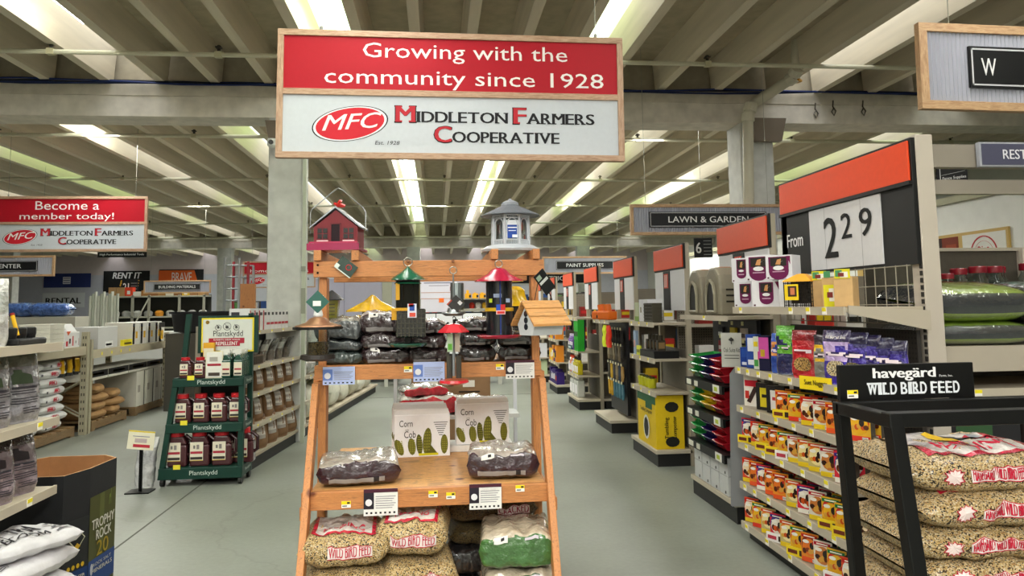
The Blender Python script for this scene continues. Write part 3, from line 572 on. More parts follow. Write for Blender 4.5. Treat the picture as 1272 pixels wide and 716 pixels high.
B('a8b89c').box(-.032, -.004, -.02, -.016, .16, .25).box(-.028, -.008, -.022, -.02, .17, .2, '5a9c38').box(.006, .03, -.02, -.016, .16, .25, 'a89888').build('label', 'print', t); B('c01c2c').lathe([(.05, .0), (.075, .01), (.07, .022), (.012, .018)], n=24).build('seed_tray', 'gloss', t)
B('202020').path([(0, 0, .3), (.008, 0, .312), (.012, 0, .325), (.002, 0, .335), (-.004, 0, .325)], .003, n=5).build('hook', 'metal', t)
t = thing('metal_feeder', 'galvanized metal feeder dish on a long wire with a black hang tag', 'bird feeder', (.082, 3.84, 1.505))
B('9aa0a2').lathe([(.04, .0), (.062, .012), (.06, .018), (.035, .02), (.03, .04)], n=24).build('dish', 'metal', t, smooth='auto'); B('a8b0b4').tube((0, 0, .03), (0, 0, .21), .004).build('rod', 'metal', t); B('8e9698').tube((.02, .03, .03), (.02, .03, .17), .035, n=14).build('cylinder', 'metal', t)
ring(B(), (0, 0, .235), .018).path([(0, 0, .215), (0, 0, .2)], .003, 'a8a49a').build('hanging_loop', 'metal', t)
B('1c1a1c', Matrix.Translation((.012, -.03, .06)) @ Matrix.Rotation(radians(45), 4, 'Y')).box(-.034, .034, -.001, .001, -.034, .034).box(-.034, -.026, -.002, 0, -.034, .0, 'a03828').box(.0, .02, -.003, 0, .01, .028, 'c8c8c8').build('hang_tag', 'gloss', t)
# bird house with plank roof
p = at(672, 405, Y=3.72); t = thing('birdhouse', 'small birdhouse with a three-plank tan roof and white walls, hung at the right post', 'birdhouse', (p.x + .0, p.y, p.z - .045), radians(28)); t.scale = (1.22, 1.22, 1.2)
L = .17; hw = .062
B('c8ccd0').prism([(-.045, 0), (.045, 0), (.06, .045), (0, .125), (-.06, .045)], -L / 2 + .012, L / 2 - .01).build('body', 'paint', t).rotation_euler = (0, 0, radians(90))
for sd in (-1, 1):
    for q in range(3):
        f0, f1 = q / 3 + (.02 if q else 0), (q + .9) / 3; z0, z1 = .135 - .1 * f0, .135 - .1 * f1; y0, y1 = sd * (.0 + .085 * f0), sd * (.0 + .085 * f1); o = .008 + .002 * q
        b = B('d8ac6c'); vs = [(-L / 2 - .01, y0, z0), (L / 2 + .01, y0, z0), (L / 2 + .01, y1, z1), (-L / 2 - .01, y1, z1)]; vs += [(x, y, z + .009) for x, y, z in vs]
        fs = [(3, 2, 1, 0), (4, 5, 6, 7), (0, 1, 5, 4), (1, 2, 6, 5), (2, 3, 7, 6), (3, 0, 4, 7)]
        if sd < 0: pass
        b.add(vs, fs); b.build('roof_board', 'wood', t)
k = B('24282c')
for q in range(3): k.tube((-L / 2 + .009, 0, .035 + .027 * q), (-L / 2 + .0135, 0, .035 + .027 * q), .0135, n=14)
k.build('entry_hole', 'gloss', t)
B('3a3028').tube((-.03, 0, .145), (.0, 0, .27), .002, n=5).tube((.06, 0, .145), (.0, 0, .27), .002, n=5).build('hanging_wire', 'metal', t)
B('181a1c', Matrix.Translation((.0, -.03, .22)) @ Matrix.Rotation(radians(-40), 4, 'Y')).box(-.03, .03, -.001, .001, -.05, .05).box(-.024, .024, -.002, 0, .0, .012, 'b8bcb8').box(-.024, .0, -.002, 0, .02, .04, '8a9c88').build('hang_tag', 'gloss', t)
# lantern feeders and roofs behind the upper shelf
p = at(412, 400, Y=4.3); t = thing('lantern_feeder', 'black lantern feeder with olive yellow panels at the left post', 'bird feeder', (p.x, 4.3, 1.46)); t.scale = (1.15, 1.15, 1.2)
B('2a2a2a').lathe([(.078, .115), (.075, .12), (.01, .16), (.004, .163)], n=4, sq=1).build('roof', 'plastic', t); B('7c7a1c').lathe([(.038, .01), (.05, .115)], n=4, sq=1).build('panel', 'gloss', t); B('17171a').lathe([(.06, 0), (.075, .006), (.07, .014)], n=20).build('base', 'plastic', t)
k = B('3a3a10')
for q in range(5): k.box(-.012, .02, -.0385, -.0365, .03 + .016 * q, .034 + .016 * q)
k.build('print_line', 'print', t)
t = thing('tray_feeder', 'bright yellow round feeder cap behind the birdhouse', 'bird feeder', (.46, 4.38, 1.256)); B('dcb014').lathe([(.11, .295), (.1, .3), (.07, .33), (.06, .36), (.055, .39), (.03, .41), (.005, .415)], n=20).build('cap', 'gloss', t, smooth='auto'); B('1c1a18').tube((0, 0, 0), (0, 0, .3), .05, n=14).build('body', 'gloss', t)
tag(B('d8d4cc').box(-.11, .11, -.1, .1, 0, .19).build('packing_box', 'print'), 'white carton under the lantern feeder behind the grey bags', 'carton').location = (p.x, 4.3, 1.258)
t = thing('cone_feeder', 'bright yellow cone-roofed feeder behind the dark bags', 'bird feeder', (-.37, 4.32, 1.27)); B('e0b41c').lathe([(.15, .262), (.148, .27), (.1, .295), (.05, .32), (.01, .355), (.003, .358)], n=28).build('roof', 'gloss', t, smooth='auto'); B('1c1a18').tube((0, 0, 0), (0, 0, .262), .06, n=16).build('body', 'gloss', t)
tag(B('e6e4e0').box(-.04, .04, 0, .06, 0, .23).box(-.04, .04, -.002, 0, .19, .225, '2a2a2c').box(-.036, -.02, -.002, 0, .13, .18, 'b02838').box(-.01, .036, -.002, 0, .12, .125, '888888').build('packing_box', 'print'), 'small white box with a dark lid between lantern and yellow cone', 'box').location = (-.50, 4.36, 1.256)
p = at(391, 398, Y=3.62); t = thing('copper_feeder', 'hanging feeder with a copper cone roof beside the left post', 'bird feeder', (p.x, 3.72, 1.3))
B('b98a6a').lathe([(.112, .165), (.11, .17), (.06, .185), (.04, .205), (.012, .215)], n=28).build('roof', 'metal', t, smooth='auto'); B('1c1a18').lathe([(.12, .152), (.12, .164), (.02, .166)], n=28).build('rim', 'plastic', t); B('d4dad8').tube((0, 0, .03), (0, 0, .15), .055, n=18).build('seed_cylinder', 'glass', t, smooth='auto')
B('8a7a5a').tube((0, 0, .03), (0, 0, .09), .05, n=14).build('seed_fill', 'seed', t); B('2a2420').lathe([(.06, .0), (.085, .01), (.08, .03), (.02, .03)], n=24).build('seed_tray', 'plastic', t); B('d8dcdc').lathe([(.02, .213), (.024, .22), (.018, .245)], n=12).build('cap', 'plastic', t); B('a8a49a').tube((0, 0, .245), (0, 0, .41), .0025, n=5).build('hanging_wire', 'metal', t)
B('1c5a50', Matrix.Translation((.0, -.02, .285)) @ Matrix.Rotation(radians(45), 4, 'Y')).box(-.04, .04, -.001, .001, -.04, .04).build('hang_tag', 'gloss', t); B('e8ece8').box(-.022, .016, -.024, -.022, .265, .29).build('label', 'print', t)
for x in (-.058, .08): pass
for i, x in enumerate((-.15, .317, .082)): tag(B('8a5a30').tube((0, -.0, 0), (0, -.045 if i < 2 else -.04, 0), .008).build('wooden_peg', 'woody'), 'short wooden peg on the top beam over the %s' % ('green roofed feeder', 'crimson roofed feeder', 'galvanized dish feeder')[i], 'peg').location = (x, 3.881, 1.75 + .04 * (i != 1))
# ================================================================ LEFT SIDE
BG = 'aca18d'   # beige shelf metal
def shelf_tag(b, x, y, z, ax='y', s=1):
    return b
def gondola_shelf(t, x0, x1, y0, y1, z, face, tags=(), col=BG, lip=.035):
    """a shelf board with a price rail on its aisle side (face: '+x', '-x' or '-y'); tags: positions along it"""
    o = B(col).box(x0, x1, y0, y1, z - .025, z).build('shelf', 'paint', t, bevel=.002)
    r = B('b8ae9c')
    if face == '+x': r.box(x1, x1 + .012, y0, y1, z - lip, z + .004)
    elif face == '-x': r.box(x0 - .012, x0, y0, y1, z - lip, z + .004)
    else: r.box(x0, x1, y0 - .012, y0, z - lip, z + .004)
    r.build('price_rail', 'paint', o)
    for q in tags:
        k = B('f4f0e6')
        if face == '+x': k.box(x1 + .012, x1 + .015, q - .02, q + .02, z - lip + .003, z); k.box(x1 + .015, x1 + .016, q - .02, q + .02, z - lip * .5, z, 'eddc28')
        elif face == '-x': k.box(x0 - .015, x0 - .012, q - .02, q + .02, z - lip + .003, z); k.box(x0 - .016, x0 - .015, q - .02, q + .02, z - lip * .5, z, 'eddc28')
        else: k.box(q - .02, q + .02, y0 - .015, y0 - .012, z - lip + .003, z); k.box(q - .02, q + .02, y0 - .016, y0 - .015, z - lip * .5, z, 'eddc28')
        k.build('price_tag', 'print', o)
    return o
# ---- foreground shelf unit with dog food bags
t = thing('shelf_unit', 'beige metal shelf unit in the left foreground holding grey plastic bags', 'shelf', (0, 0, 0))
for z, tg in ((.734, (3.2, 3.56)), (1.055, (3.2, 3.62)), (1.406, ())): gondola_shelf(t, -2.2, -1.81, 2.6, 3.80, z, '+x', tg)
B(BG).box(-2.24, -2.2, 2.6, 3.8, 0, 1.5).build('back_panel', 'paint', t); B('18181a').box(-2.2, -1.84, 2.6, 3.76, 0, .09).build('base', 'paint', t)
B(BG).box(-2.2, -1.82, 2.6, 3.78, .09, .12).build('shelf', 'paint', t)
def stand_bag(lab, loc, w, d, h, rz, seed, c1, c2, c3, group, name='plastic_bag', mt='film', lines=True, motif=None, lean=0):
    t = thing(name, lab, 'bag', loc, rz, group)
    def cf(u, v): return c3 if v > .82 else (c2 if v > .52 else c1)
    b = B(); S = pouch(b, w, d, h, seed, wr=.013, nu=28, nt=20, cf=cf, lean=lean); b.build('sack', mt, t, smooth=True)
    if motif:
        k = B(motif); patch(k, S, .36, .5, .58, .74, .003, 5, 4, cf=lambda u, v: motif if abs(u - .5) < .45 - .35 * v else c2); 
        k = B(motif); k.grid(lambda u, v: S(.40 + .12 * u * (1 if v < .7 else .5) + (0 if v < .7 else .03), .56 + .2 * v, .003), 5, 5); k.build('emblem', 'print', t, smooth=True)
    if lines:
        k = B(); rr = random.Random(seed)
        for i in range(11):
            if i in (3, 7): continue
            a = .37 + .02 * rr.random(); e = a + .14 + .08 * rr.random()
            if i > 7: a += .1
            patch(k, S, a, e, .49 - .035 * i, .503 - .035 * i + (.02 if i == 0 else 0), .0035, 8, 1, '34323a')
        k.build('print_line', 'print', t, kind='stuff')
    return t
gr = 'grey plastic bags in the left foreground'
for i, (y, w) in enumerate(((3.66, .2), (3.46, .2), (3.25, .2), (3.05, .19))):
    stand_bag('glossy silver-grey bag with a green emblem on the middle left shelf, %s from far end' % ORD[i], (-1.93 - .02 * (i % 2), y, 1.055), w, .16, .315, radians(70), 70 + i, '8e8c92', '727276', '62665c', gr, motif='3c4a34')
for i, (y, w) in enumerate(((3.66, .2), (3.46, .2), (3.25, .2), (3.05, .19))):
    stand_bag('glossy mauve-grey bag with a dark emblem on the lower left shelf, %s from far end' % ORD[i], (-1.93 + .01 * (i % 2), y, .734), w, .16, .275, radians(70), 80 + i, '7e7078', '685c62', '3a2e32', gr, motif='2a2428')
def flat_bag(lab, loc, w, d, h, rz, seed, c='d4d2d6', name='paper_bag', group='white printed bags at the bottom left', lines=True, mt='paper', txt=None, rx=0):
    t = thing(name, lab, 'bag', loc, rz, group); t.rotation_euler = (rx, 0, rz)
    b = B(c); S = sack(b, w, d, h, seed, wr=.016, nu=22, nt=24, e=.65); b.build('sack', mt, t, smooth=True)
    if lines:
        k = B()
        for i in range(9): patch(k, S, .1, .1 + .14 + .02 * (i % 3), .14 + .018 * i, .147 + .018 * i, .005, 5, 1, '5a585e')
        for i in range(3): patch(k, S, .76, .92, .15 + .04 * i, .165 + .04 * i, .005, 4, 1, '6a686e')
        k.build('print_line', 'print', t, kind='stuff')
    if txt:
        k = B()
        for i, s_ in enumerate(txt): put_text(k, s_, .5, 0, .4, .05, 0, '2c2a30', off=.02, fn=lambda p, q: S(p, .25 - .07 * i + q, .006))
        k.build('lettering', 'print', t)
    return t
flat_bag('white bag of printed paper lying on the bottom left shelf, topmost', (-1.79, 3.42, .54), .48, .30, .08, radians(62), 90, txt=('ULTRA', 'BLOOM'))
flat_bag('white printed bag under the topmost one on the bottom left shelf', (-1.80, 3.40, .44), .50, .34, .10, radians(78), 91)
flat_bag('white printed bag third from the top on the bottom left shelf', (-1.82, 3.40, .33), .50, .34, .11, radians(70), 92, lines=False)
flat_bag('white printed bag lowest on the bottom left shelf', (-1.88, 3.40, .12), .46, .32, .17, radians(75), 93, lines=False)
flat_bag('white printed bag at the left edge of the bottom left shelf', (-1.93, 3.08, .50), .42, .3, .12, radians(60), 94)
flat_bag('folded white sheet bag hanging over the front of the bottom left shelf', (-1.80, 3.2, .47), .36, .16, .03, radians(55), 95, rx=radians(-18))
# top shelf of the unit
stand_bag('tall crumpled pale grey bag at the left edge on the top shelf', (-1.97, 3.46, 1.406), .2, .12, .30, radians(60), 99, 'b4b4b2', 'a6aaa4', 'c6c8c4', 'top shelf bags', mt='foil', lines=False, motif='5a7a3c')
t = thing('tool_tray', 'black tool tray with round bins on the top left shelf', 'tray', (-1.93, 3.66, 1.406)); B('18181a').box(-.06, .07, -.12, .12, 0, .03).build('tray', 'plastic', t, bevel=.008)
for i in range(3): B('1c1c1e').lathe([(.03, .0), (.036, .03), (.036, .055), (.03, .06)], n=14, c=(.0, -.08 + .08 * i, .02)).build('bin', 'plastic', t)
tag(B('e8b41c').tube((0, 0, 0), (-.03, .01, .09), .009, n=10).tube((-.03, .01, .09), (-.034, .012, .1), .01, '8a2018').build('yellow_tool', 'plastic'), 'yellow tool handle with a red cap standing in the black tray', 'tool').location = (-1.90, 3.60, 1.45)
# ---- black octagonal cardboard bin
t = thing('cardboard_bin', 'black octagonal cardboard bin, brown inside, with green and blue print', 'bin', (0, 0, 0))
poly = [(-1.765, 4.38), (-1.78, 4.1), (-1.83, 3.93), (-2.12, 3.93), (-2.24, 4.05), (-2.24, 4.36), (-2.16, 4.47), (-1.86, 4.47)]
hz = .75; n = len(poly); cx = sum(p[0] for p in poly) / n; cy = sum(p[1] for p in poly) / n
inn = [(cx + (x - cx) * .97, cy + (y - cy) * .97) for x, y in poly]
B('17181c').add([(x, y, z) for z in (0, hz) for x, y in poly], [((i + 1) % n, i, n + i, n + (i + 1) % n) for i in range(n)]).build('wall_outside', 'matte', t)
B('a8764a').add([(x, y, z) for z in (0.02, hz) for x, y in inn], [(i, (i + 1) % n, n + (i + 1) % n, n + i) for i in range(n)] + [tuple(range(n))]).build('wall_inside', 'matte', t)
B('c09468').add([(x, y, hz) for x, y in poly] + [(x, y, hz) for x, y in inn], [(i, (i + 1) % n, n + (i + 1) % n, n + i) for i in range(n)]).build('rim', 'matte', t)
def facefn(a, b_, o=.003):
    a = Vector(a).to_3d(); b_ = Vector(b_).to_3d(); d = (b_ - a); nrm = Vector((d.y, -d.x, 0)).normalized() * o
    return lambda s_, z: tuple(a + d * s_ + nrm + Vector((0, 0, z)))
F1 = facefn(poly[1], poly[0]); F0 = facefn(poly[2], poly[1])
def two(s_, z, o=.003):   # runs over both faces seen from the aisle, s_ 0..1
    f = F0 if s_ < .4 else F1; return facefn(*((poly[2], poly[1]) if s_ < .4 else (poly[1], poly[0])), o)(s_ / .4 if s_ < .4 else (s_ - .4) / .6, z)
def rect(k, s0, s1, z0, z1, col, o=.003): k.add([two(s, z, o) for s, z in ((s0, z0), (s0 + (s1 - s0) * .5, z0), (s1, z0), (s1, z1), (s0 + (s1 - s0) * .5, z1), (s0, z1))], [(0, 1, 4, 5), (1, 2, 3, 4)], col)
k = B(); rect(k, .41, .99, .12, .60, '4a4c24'); rect(k, .41, .99, .14, .28, '20407c', .004); rect(k, 0.02, .399, .12, .52, '26282a'); rect(k, 0.02, .399, .1, .27, '1c3668', .004); rect(k, .62, .72, .3, .6, '5c6030', .004); rect(k, .5, .8, .08, .12, '4a5a24', .004); k.build('print_panel', 'print', t)
k = B(); fn = lambda o: (lambda p, q: two(p, q, o))
put_text(k, 'TROPHY', .7, .455, .5, .05, col='d8d6cc', off=.03, fn=fn(.006)); put_text(k, 'ROCK', .72, .395, .34, .05, col='d8d6cc', off=.03, fn=fn(.006)); put_text(k, '20', .7, .325, .26, .075, col='a08a28', off=.01, fn=fn(.006))
put_text(k, 'REAL DEER', .2, .235, .3, .015, col='c8c4b8', off=.02, fn=fn(.006)); put_text(k, 'MINERALS', .7, .22, .45, .02, col='c8c4b8', off=.01, fn=fn(.006)); put_text(k, 'ROCK SALT', .7, .25, .4, .016, col='c8c4b8', fn=fn(.006)); k.build('lettering', 'print', t)
k = B()
for a, c, o in ((.055, 'c8c4a8', .005), (.048, '1e2022', .006)): k.add([two(.22 + a * 2.2 * x, .42 + a * z, o) for x, z in ((0, -1), (1, 0), (0, 1), (-1, 0))], [(0, 1, 2, 3)], c)
k.add([two(.22 + .05 * x, .385 + .018 * z, .0065) for x, z in ((0, -1), (1, 0), (0, 1), (-1, 0))], [(0, 1, 2, 3)], 'c09a2c')
for i in range(4):
    cx_, cz_ = .1 + .07 * i, .29; k.add([two(cx_ + .025 * cos(a), cz_ + .012 * sin(a), .0065) for a in [2 * pi * q / 8 for q in range(8)]], [tuple(range(8))], 'c8a428')
k.add([two(.84 + .03 * x, .56 + .04 * z, .006) for x, z in ((-.6, -1), (-.3, -1), (-.1, -.2), (.5, -.1), (.7, -1), (.9, -1), (.8, .3), (1.1, 1), (.8, 1), (.5, .4), (-.5, .3))], [tuple(range(11))], '6a7a30')
for i in range(3):
    k.add([two(.08 + .03 * cos(a), .2 - .045 * i + .012 * sin(a), .0065) for a in [2 * pi * q / 10 for q in range(10)]], [tuple(range(10))], 'd8d8d8'); k.add([two(s, z - .045 * i, .0065) for s, z in ((.14, .197), (.34, .197), (.34, .204), (.14, .204))], [(0, 1, 2, 3)], '9aa4b8')
k.add([two(.47 + .03 * cos(a), .235 + .03 * sin(a), .0065) for a in [2 * pi * q / 12 for q in range(12)]], [tuple(range(12))], 'b8c0cc')
k.build('logo', 'print', t)

# ---- dark green repellent rack
RK = '12382e'
t = thing('repellent_rack', 'dark green plastic rack on casters holding jugs of repellent', 'rack', (0, 0, 0))
Yf, Yr = 7.0, 7.30
def lvl(z): return -2.475 + .115 * z / .92 * 1.0, -1.75 + .0 * z
for s, xs in ((0, (-2.475, -2.36)), (1, (-1.79, -1.79))):
    for y in (Yf, Yr):
        B(RK).add([(xs[0] + dx, y + dy, .06) for dx, dy in ((0, 0), (.045, 0), (.045, .045), (0, .045))] + [(xs[1] + dx, y + dy, .95 if y == Yf else 1.52) for dx, dy in ((0, 0), (.045, 0), (.045, .045), (0, .045))],
            [(3, 2, 1, 0), (4, 5, 6, 7), (0, 1, 5, 4), (1, 2, 6, 5), (2, 3, 7, 6), (3, 0, 4, 7)]).build('leg', 'plastic', t)
for z, hh in ((.06, .1), (.465, .08), (.87, .07)):
    x0, x1 = lvl(z); o = B(RK).box(x0, x1, Yf - .01, Yr + .05, z, z + hh).build('tray', 'plastic', t, bevel=.006)
    text('lettering', 'Plantskydd', o, (x0 + x1) / 2 + .03, z + hh / 2, Yf - .013, .24, .05, 'c8d4cc')
    k = B(); put_text(k, 'Plantskydd', Yf + .2, z + hh / 2, .2, .035, fn=lambda p, q: (x1 + .004, p, q), col='c8d4cc'); k.build('lettering', 'print', o)
    B('e8d83c').box(x0 + .13, x0 + .19, Yf - .014, Yf - .01, z + hh - .01, z + hh + .03).build('price_tag', 'print', o)
for x in (-2.45, -1.78):
    for y in (7.02, 7.3): B('1a1a1a').tube((x, y, .035), (x + .03, y, .035), .034, n=12).tube((x + .015, y, .035), (x + .015, y, .07), .01).build('caster', 'plastic', t)
o = B(RK).box(-2.25, -1.70, Yr + .0, Yr + .05, 1.15, 1.50).build('header_board', 'plastic', t, bevel=.004)
B('e6d43c').box(-2.215, -1.735, Yr - .008, Yr, 1.16, 1.48).box(-2.2, -1.75, Yr - .012, Yr - .006, 1.175, 1.465, 'd8dcd4').build('face_panel', 'print', o)
text('lettering', 'Plantskydd', o, -1.97, 1.325, Yr - .014, .27, .07, '2a2c2a'); B('a8283c').box(-2.145, -1.82, Yr - .015, Yr - .013, 1.24, 1.29).box(-2.1, -1.86, Yr - .015, Yr - .013, 1.215, 1.24).build('banner', 'print', o)
text('lettering', 'REPELLENT', o, -1.98, 1.24, Yr - .017, .2, .032, 'e8e0dc', off=.03); text('lettering', 'RABBITS DEER VOLES', o, -1.98, 1.275, Yr - .017, .24, .014, 'e8e0dc', off=.02)
k = B('4a4a48')
for x, r in ((-2.06, .026), (-1.98, .036), (-1.895, .026)): k.path([(x + r * cos(a), Yr - .014, 1.40 - (.012 if r < .03 else 0) + r * sin(a)) for a in [2 * pi * i / 16 for i in range(16)]], .0022, n=4, closed=True); k.tube((x - r * .7, Yr - .014, 1.40 + r * .7), (x + r * .7, Yr - .014, 1.40 - r * .7), .0018, n=4); k.box(x - r * .4, x + r * .3, Yr - .015, Yr - .013, 1.38, 1.405)
k.build('logo', 'print', o); B('8a6c20').tube((-2.16, Yr - .015, 1.44), (-2.16, Yr - .012, 1.44), .018, n=10).build('emblem', 'print', o)
def jug(lab, loc, s, fam=[None]):
    if fam[0] is None:
        t = thing('repellent_jug', lab, 'jug', loc, 0, 'jugs of repellent on the green rack')
        B('4a2328').box(-.075, .075, -.05, .06, 0, .17).prism([(-.075, .17), (.075, .17), (.045, .235), (-.065, .24)], -.045, .055).build('bottle', 'gloss', t, bevel=.015)
        B('3a1a20').path([(.07, 0, .08), (.1, 0, .1), (.1, 0, .2), (.05, 0, .24)], .014, n=8).build('handle', 'gloss', t)
        B('c0242c').tube((-.015, 0, .235), (-.015, 0, .275), .055, n=14).build('cap', 'plastic', t)
        k = B('e4ddc8').box(-.07, .03, -.053, -.05, .045, .19).box(-.066, .026, -.055, -.053, .1, .118, 'a83040').box(-.066, .026, -.055, -.053, .055, .075, '3a3430').box(-.045, -.03, -.055, -.053, .14, .165, '7a7470').box(-.02, .0, -.055, -.053, .135, .17, '8a8480').box(-.07, .03, -.0545, -.053, .045, .05, 'c8a840'); k.build('label', 'print', t); fam[0] = t; t.scale = (s, s, s); return t
    t = dup(fam[0], loc, 0, lab); t.scale = (s, s, s); return t
for i in range(4): jug('dark red jug on the bottom tray of the green rack, %s from left' % ORD[i], (-2.33 + .195 * i + (0 if i < 3 else -.03), 7.1 + (.1 if i == 3 else 0), .16), 1.13)
for i in range(4): jug('dark red jug on the middle tray of the green rack, %s from left' % ORD[i], (-2.29 + .158 * i, 7.1, .545), .92)
for i in range(2): jug('small red-capped jug on the top tray of the green rack, %s one' % ('left' if i == 0 else 'right'), (-2.28 + .13 * i, 7.1, .94), .68)
tag(B('e2dcc0').box(-.075, .075, 0, .02, 0, .24).box(-.068, .068, -.002, 0, .007, .233, 'e6e4dc').box(-.06, .06, -.004, -.002, .11, .13, 'a83040').box(-.05, .05, -.004, -.002, .02, .05, '4a4038').box(-.04, .03, -.004, -.002, .15, .19, 'a8a49c').build('repellent_carton', 'print'), 'white and yellow repellent carton in the middle of the top tray', 'carton').location = (-2.02, 7.04, .94)
tag(B('e0a830').box(-.05, .05, 0, .04, 0, .31).box(-.045, .045, -.002, 0, .02, .26, 'e8e0c8').build('repellent_carton', 'print'), 'orange-topped carton behind the small jugs on the top tray', 'carton').location = (-2.13, 7.24, .94)
t0 = thing('spray_bottle', 'dark green spray bottle with a white trigger in front, left one', 'bottle', (-1.915, 7.06, .94), 0, 'spray bottles on the top tray')
B('1e4a3c').box(-.04, .04, -.025, .025, 0, .16).prism([(-.04, .16), (.04, .16), (.012, .21), (-.012, .21)], -.02, .02).build('bottle', 'gloss', t0, bevel=.008); B('e2e2da').box(-.03, .015, -.012, .012, .205, .225).box(-.055, .03, -.013, .013, .222, .25).tube((-.045, 0, .225), (-.035, 0, .19), .005).build('trigger', 'plastic', t0)
B('e4ddc8').box(-.036, .036, -.028, -.025, .02, .14).box(-.03, .03, -.03, -.028, .07, .085, 'a83040').box(-.03, .03, -.03, -.028, .03, .045, '3a3430').build('label', 'print', t0)
for i in range(1, 12):
    c_, r_ = i % 2, i // 2
    dup(t0, (-1.915 + .105 * c_, 7.06 + .062 * r_, .94), 0, 'dark green spray bottle with a white trigger, %s column, %s row from the front' % (('left', 'right')[c_], ORD[r_]) if r_ else 'dark green spray bottle with a white trigger in front, right one')
t = thing('sign_stand', 'small white repellent sign on a black post beside the green rack', 'sign', (-2.56, 6.85, 0)); B('1a1a1a').box(-.012, .012, -.01, .01, 0, .36).box(-.1, .1, -.08, .08, 0, .01).build('post', 'metal', t)
B('e2dcc4', Matrix.Translation((0, -.012, .44)) @ Matrix.Rotation(radians(6), 4, 'Y')).box(-.11, .11, -.004, .004, -.08, .08).box(-.11, .11, -.005, .0, .068, .08, 'd8c040').box(-.06, .08, -.006, 0, -.06, -.035, 'b83040').box(-.07, .07, -.006, 0, .03, .036, '8a8898').box(-.05, .05, -.006, 0, -.02, .015, 'b8a8a8').build('sign_panel', 'print', t)
stand_bag('white plastic bag leaning behind the small sign stand on the floor', (-2.60, 7.05, 0), .17, .12, .42, radians(-8), 104, 'c8c8c8', 'b8b8ba', 'd8d8d6', 'floor bags', lines=False, lean=.08)

# ---- gondola of brown paper bags (turned slightly)
GA = radians(-5.8)
t = thing('shelf_unit', 'beige shelf unit full of brown paper bags left of the wooden display', 'shelf', (-1.80, 7.38, 0), GA)
G0 = t
BRZ = [(1.345, .30), (1.0, .34), (.735, .40), (.43, .42)]
B('141412').box(-.45, -.03, 0, .012, .15, 1.31).build('end_shade_sheet', 'paint', t)  # black sheet added over the open near end, standing for the shaded inside
for z, d in BRZ: gondola_shelf(t, -d, 0, 0, 2.2, z, '+x', [.25 + .38 * i for i in range(6)])
B('1c1a18').box(-.5, -.45, 0, 2.2, 0, 1.38).build('back_panel', 'peg', t); B('1a1a1a').box(-.45, -.03, .02, 2.2, 0, .12).build('base', 'paint', t); B(BG).box(-.45, .0, 0, 2.2, .12, .15).build('shelf', 'paint', t); B(BG).box(-.5, -.45, -.03, .0, 0, 1.4).build('upright', 'paint', t)
GM = Matrix.Translation((-1.80, 7.38, 0)) @ Matrix.Rotation(GA, 4, 'Z')
def GP(x, y, z): return GM @ Vector((x, y, z))
k0 = thing('paper_bag', 'x', 'bag', (0, 0, 0), 0, 'brown paper bags on the left shelves')
kb = B(); S = pouch(kb, .2, .14, .3, 5, wr=.012, nu=18, nt=12, cf=lambda u, v: '7c5c3c' if v < .9 else '5f452c'); kb.build('sack', 'paper', k0, smooth=True)
k = B('d8d4cc'); patch(k, S, .4, .52, .3, .95, .004, 3, 6, cf=lambda u, v: 'd8d4cc' if int(v * 9) % 3 else 'a8a29a'); k.build('label', 'print', k0, smooth=True)
first_k = [True]
def kraft(x, y, z, s, rz, lab, sz=1):
    p = GP(x, y, z)
    o = k0 if first_k[0] else dup(k0, p, 0)
    first_k[0] = False; o.location = p; o.rotation_euler = (0, 0, rz); o.scale = (s, s, s * sz); o['label'] = lab
for i in range(6): kraft(-.10, .2 + .34 * i, .15, 1.25, radians(62 + 5 * (i % 3)), 'large brown paper bag on the base of the left shelves, %s from near end' % ORD[i], .88)
for i in range(6): kraft(-.10, .14 + .34 * i, .43, .9, radians(60 + 7 * (i % 3)), 'brown paper bag on the lowest raised left shelf, %s from near end' % ORD[i], .9)
for i in range(6): kraft(-.09, .16 + .33 * i, .735, .85, radians(64 + 6 * (i % 2)), 'brown paper bag on the middle left shelf, %s from near end' % ORD[i], .88)
for i in range(7):
    p = GP(-.12, .15 + .28 * i, 1.0); st = stand_bag('dark and silver pouch tilted back on the upper left shelf, %s from near end' % ORD[i], p, .12, .05, .24, radians(70), 110 + i, '6a6258', 'a8a8a0' if i % 2 == 0 else '3c342c', '55504a', 'pouches on the upper left shelf', name='pouch', lines=False, mt='film', lean=-.08)
t = thing('display_tray', 'brown wicker-look display tray on the near end of the upper left shelf', 'tray', GP(-.16, .3, 1.001), GA); B('6a5642').box(-.1, .1, -.25, .3, 0, .09).build('tray', 'matte', t)
k = B('3c3024')
for i in range(12): k.box(.1, .104, -.24 + .045 * i, -.215 + .045 * i, .01, .08)
for i in range(7): k.box(-.09 + .027 * i, -.075 + .027 * i, -.254, -.25, .01, .08)
k.build('weave', 'matte', t)
for i in range(10):
    big = i < 4
    p = GP(-.14, .12 + .13 * i if big else .62 + .125 * (i - 4), 1.346); t = thing('white_carton', 'white carton with a red bar on top of the left shelves, %s from near end' % ORD[i], 'carton', p, GA, 'white cartons on the left shelves')
    B('dcdcdc').box(-.1, .1, 0, .115 if big else .115, 0, .22 if big else .2).build('carton', 'print', t); B('b02838').box(.1, .102, .005, .03, 0, .2, ) .build('red_bar', 'print', t) if big else B('b02838').box(.1, .102, .005, .11, .05, .075).box(-.095, .095, -.002, 0, .05, .075).build('red_bar', 'print', t)
    B('3c3c40').box(-.08, -.0, -.002, 0, .15, .185).box(.1, .102, .04, .1, .15, .18).build('print', 'print', t)
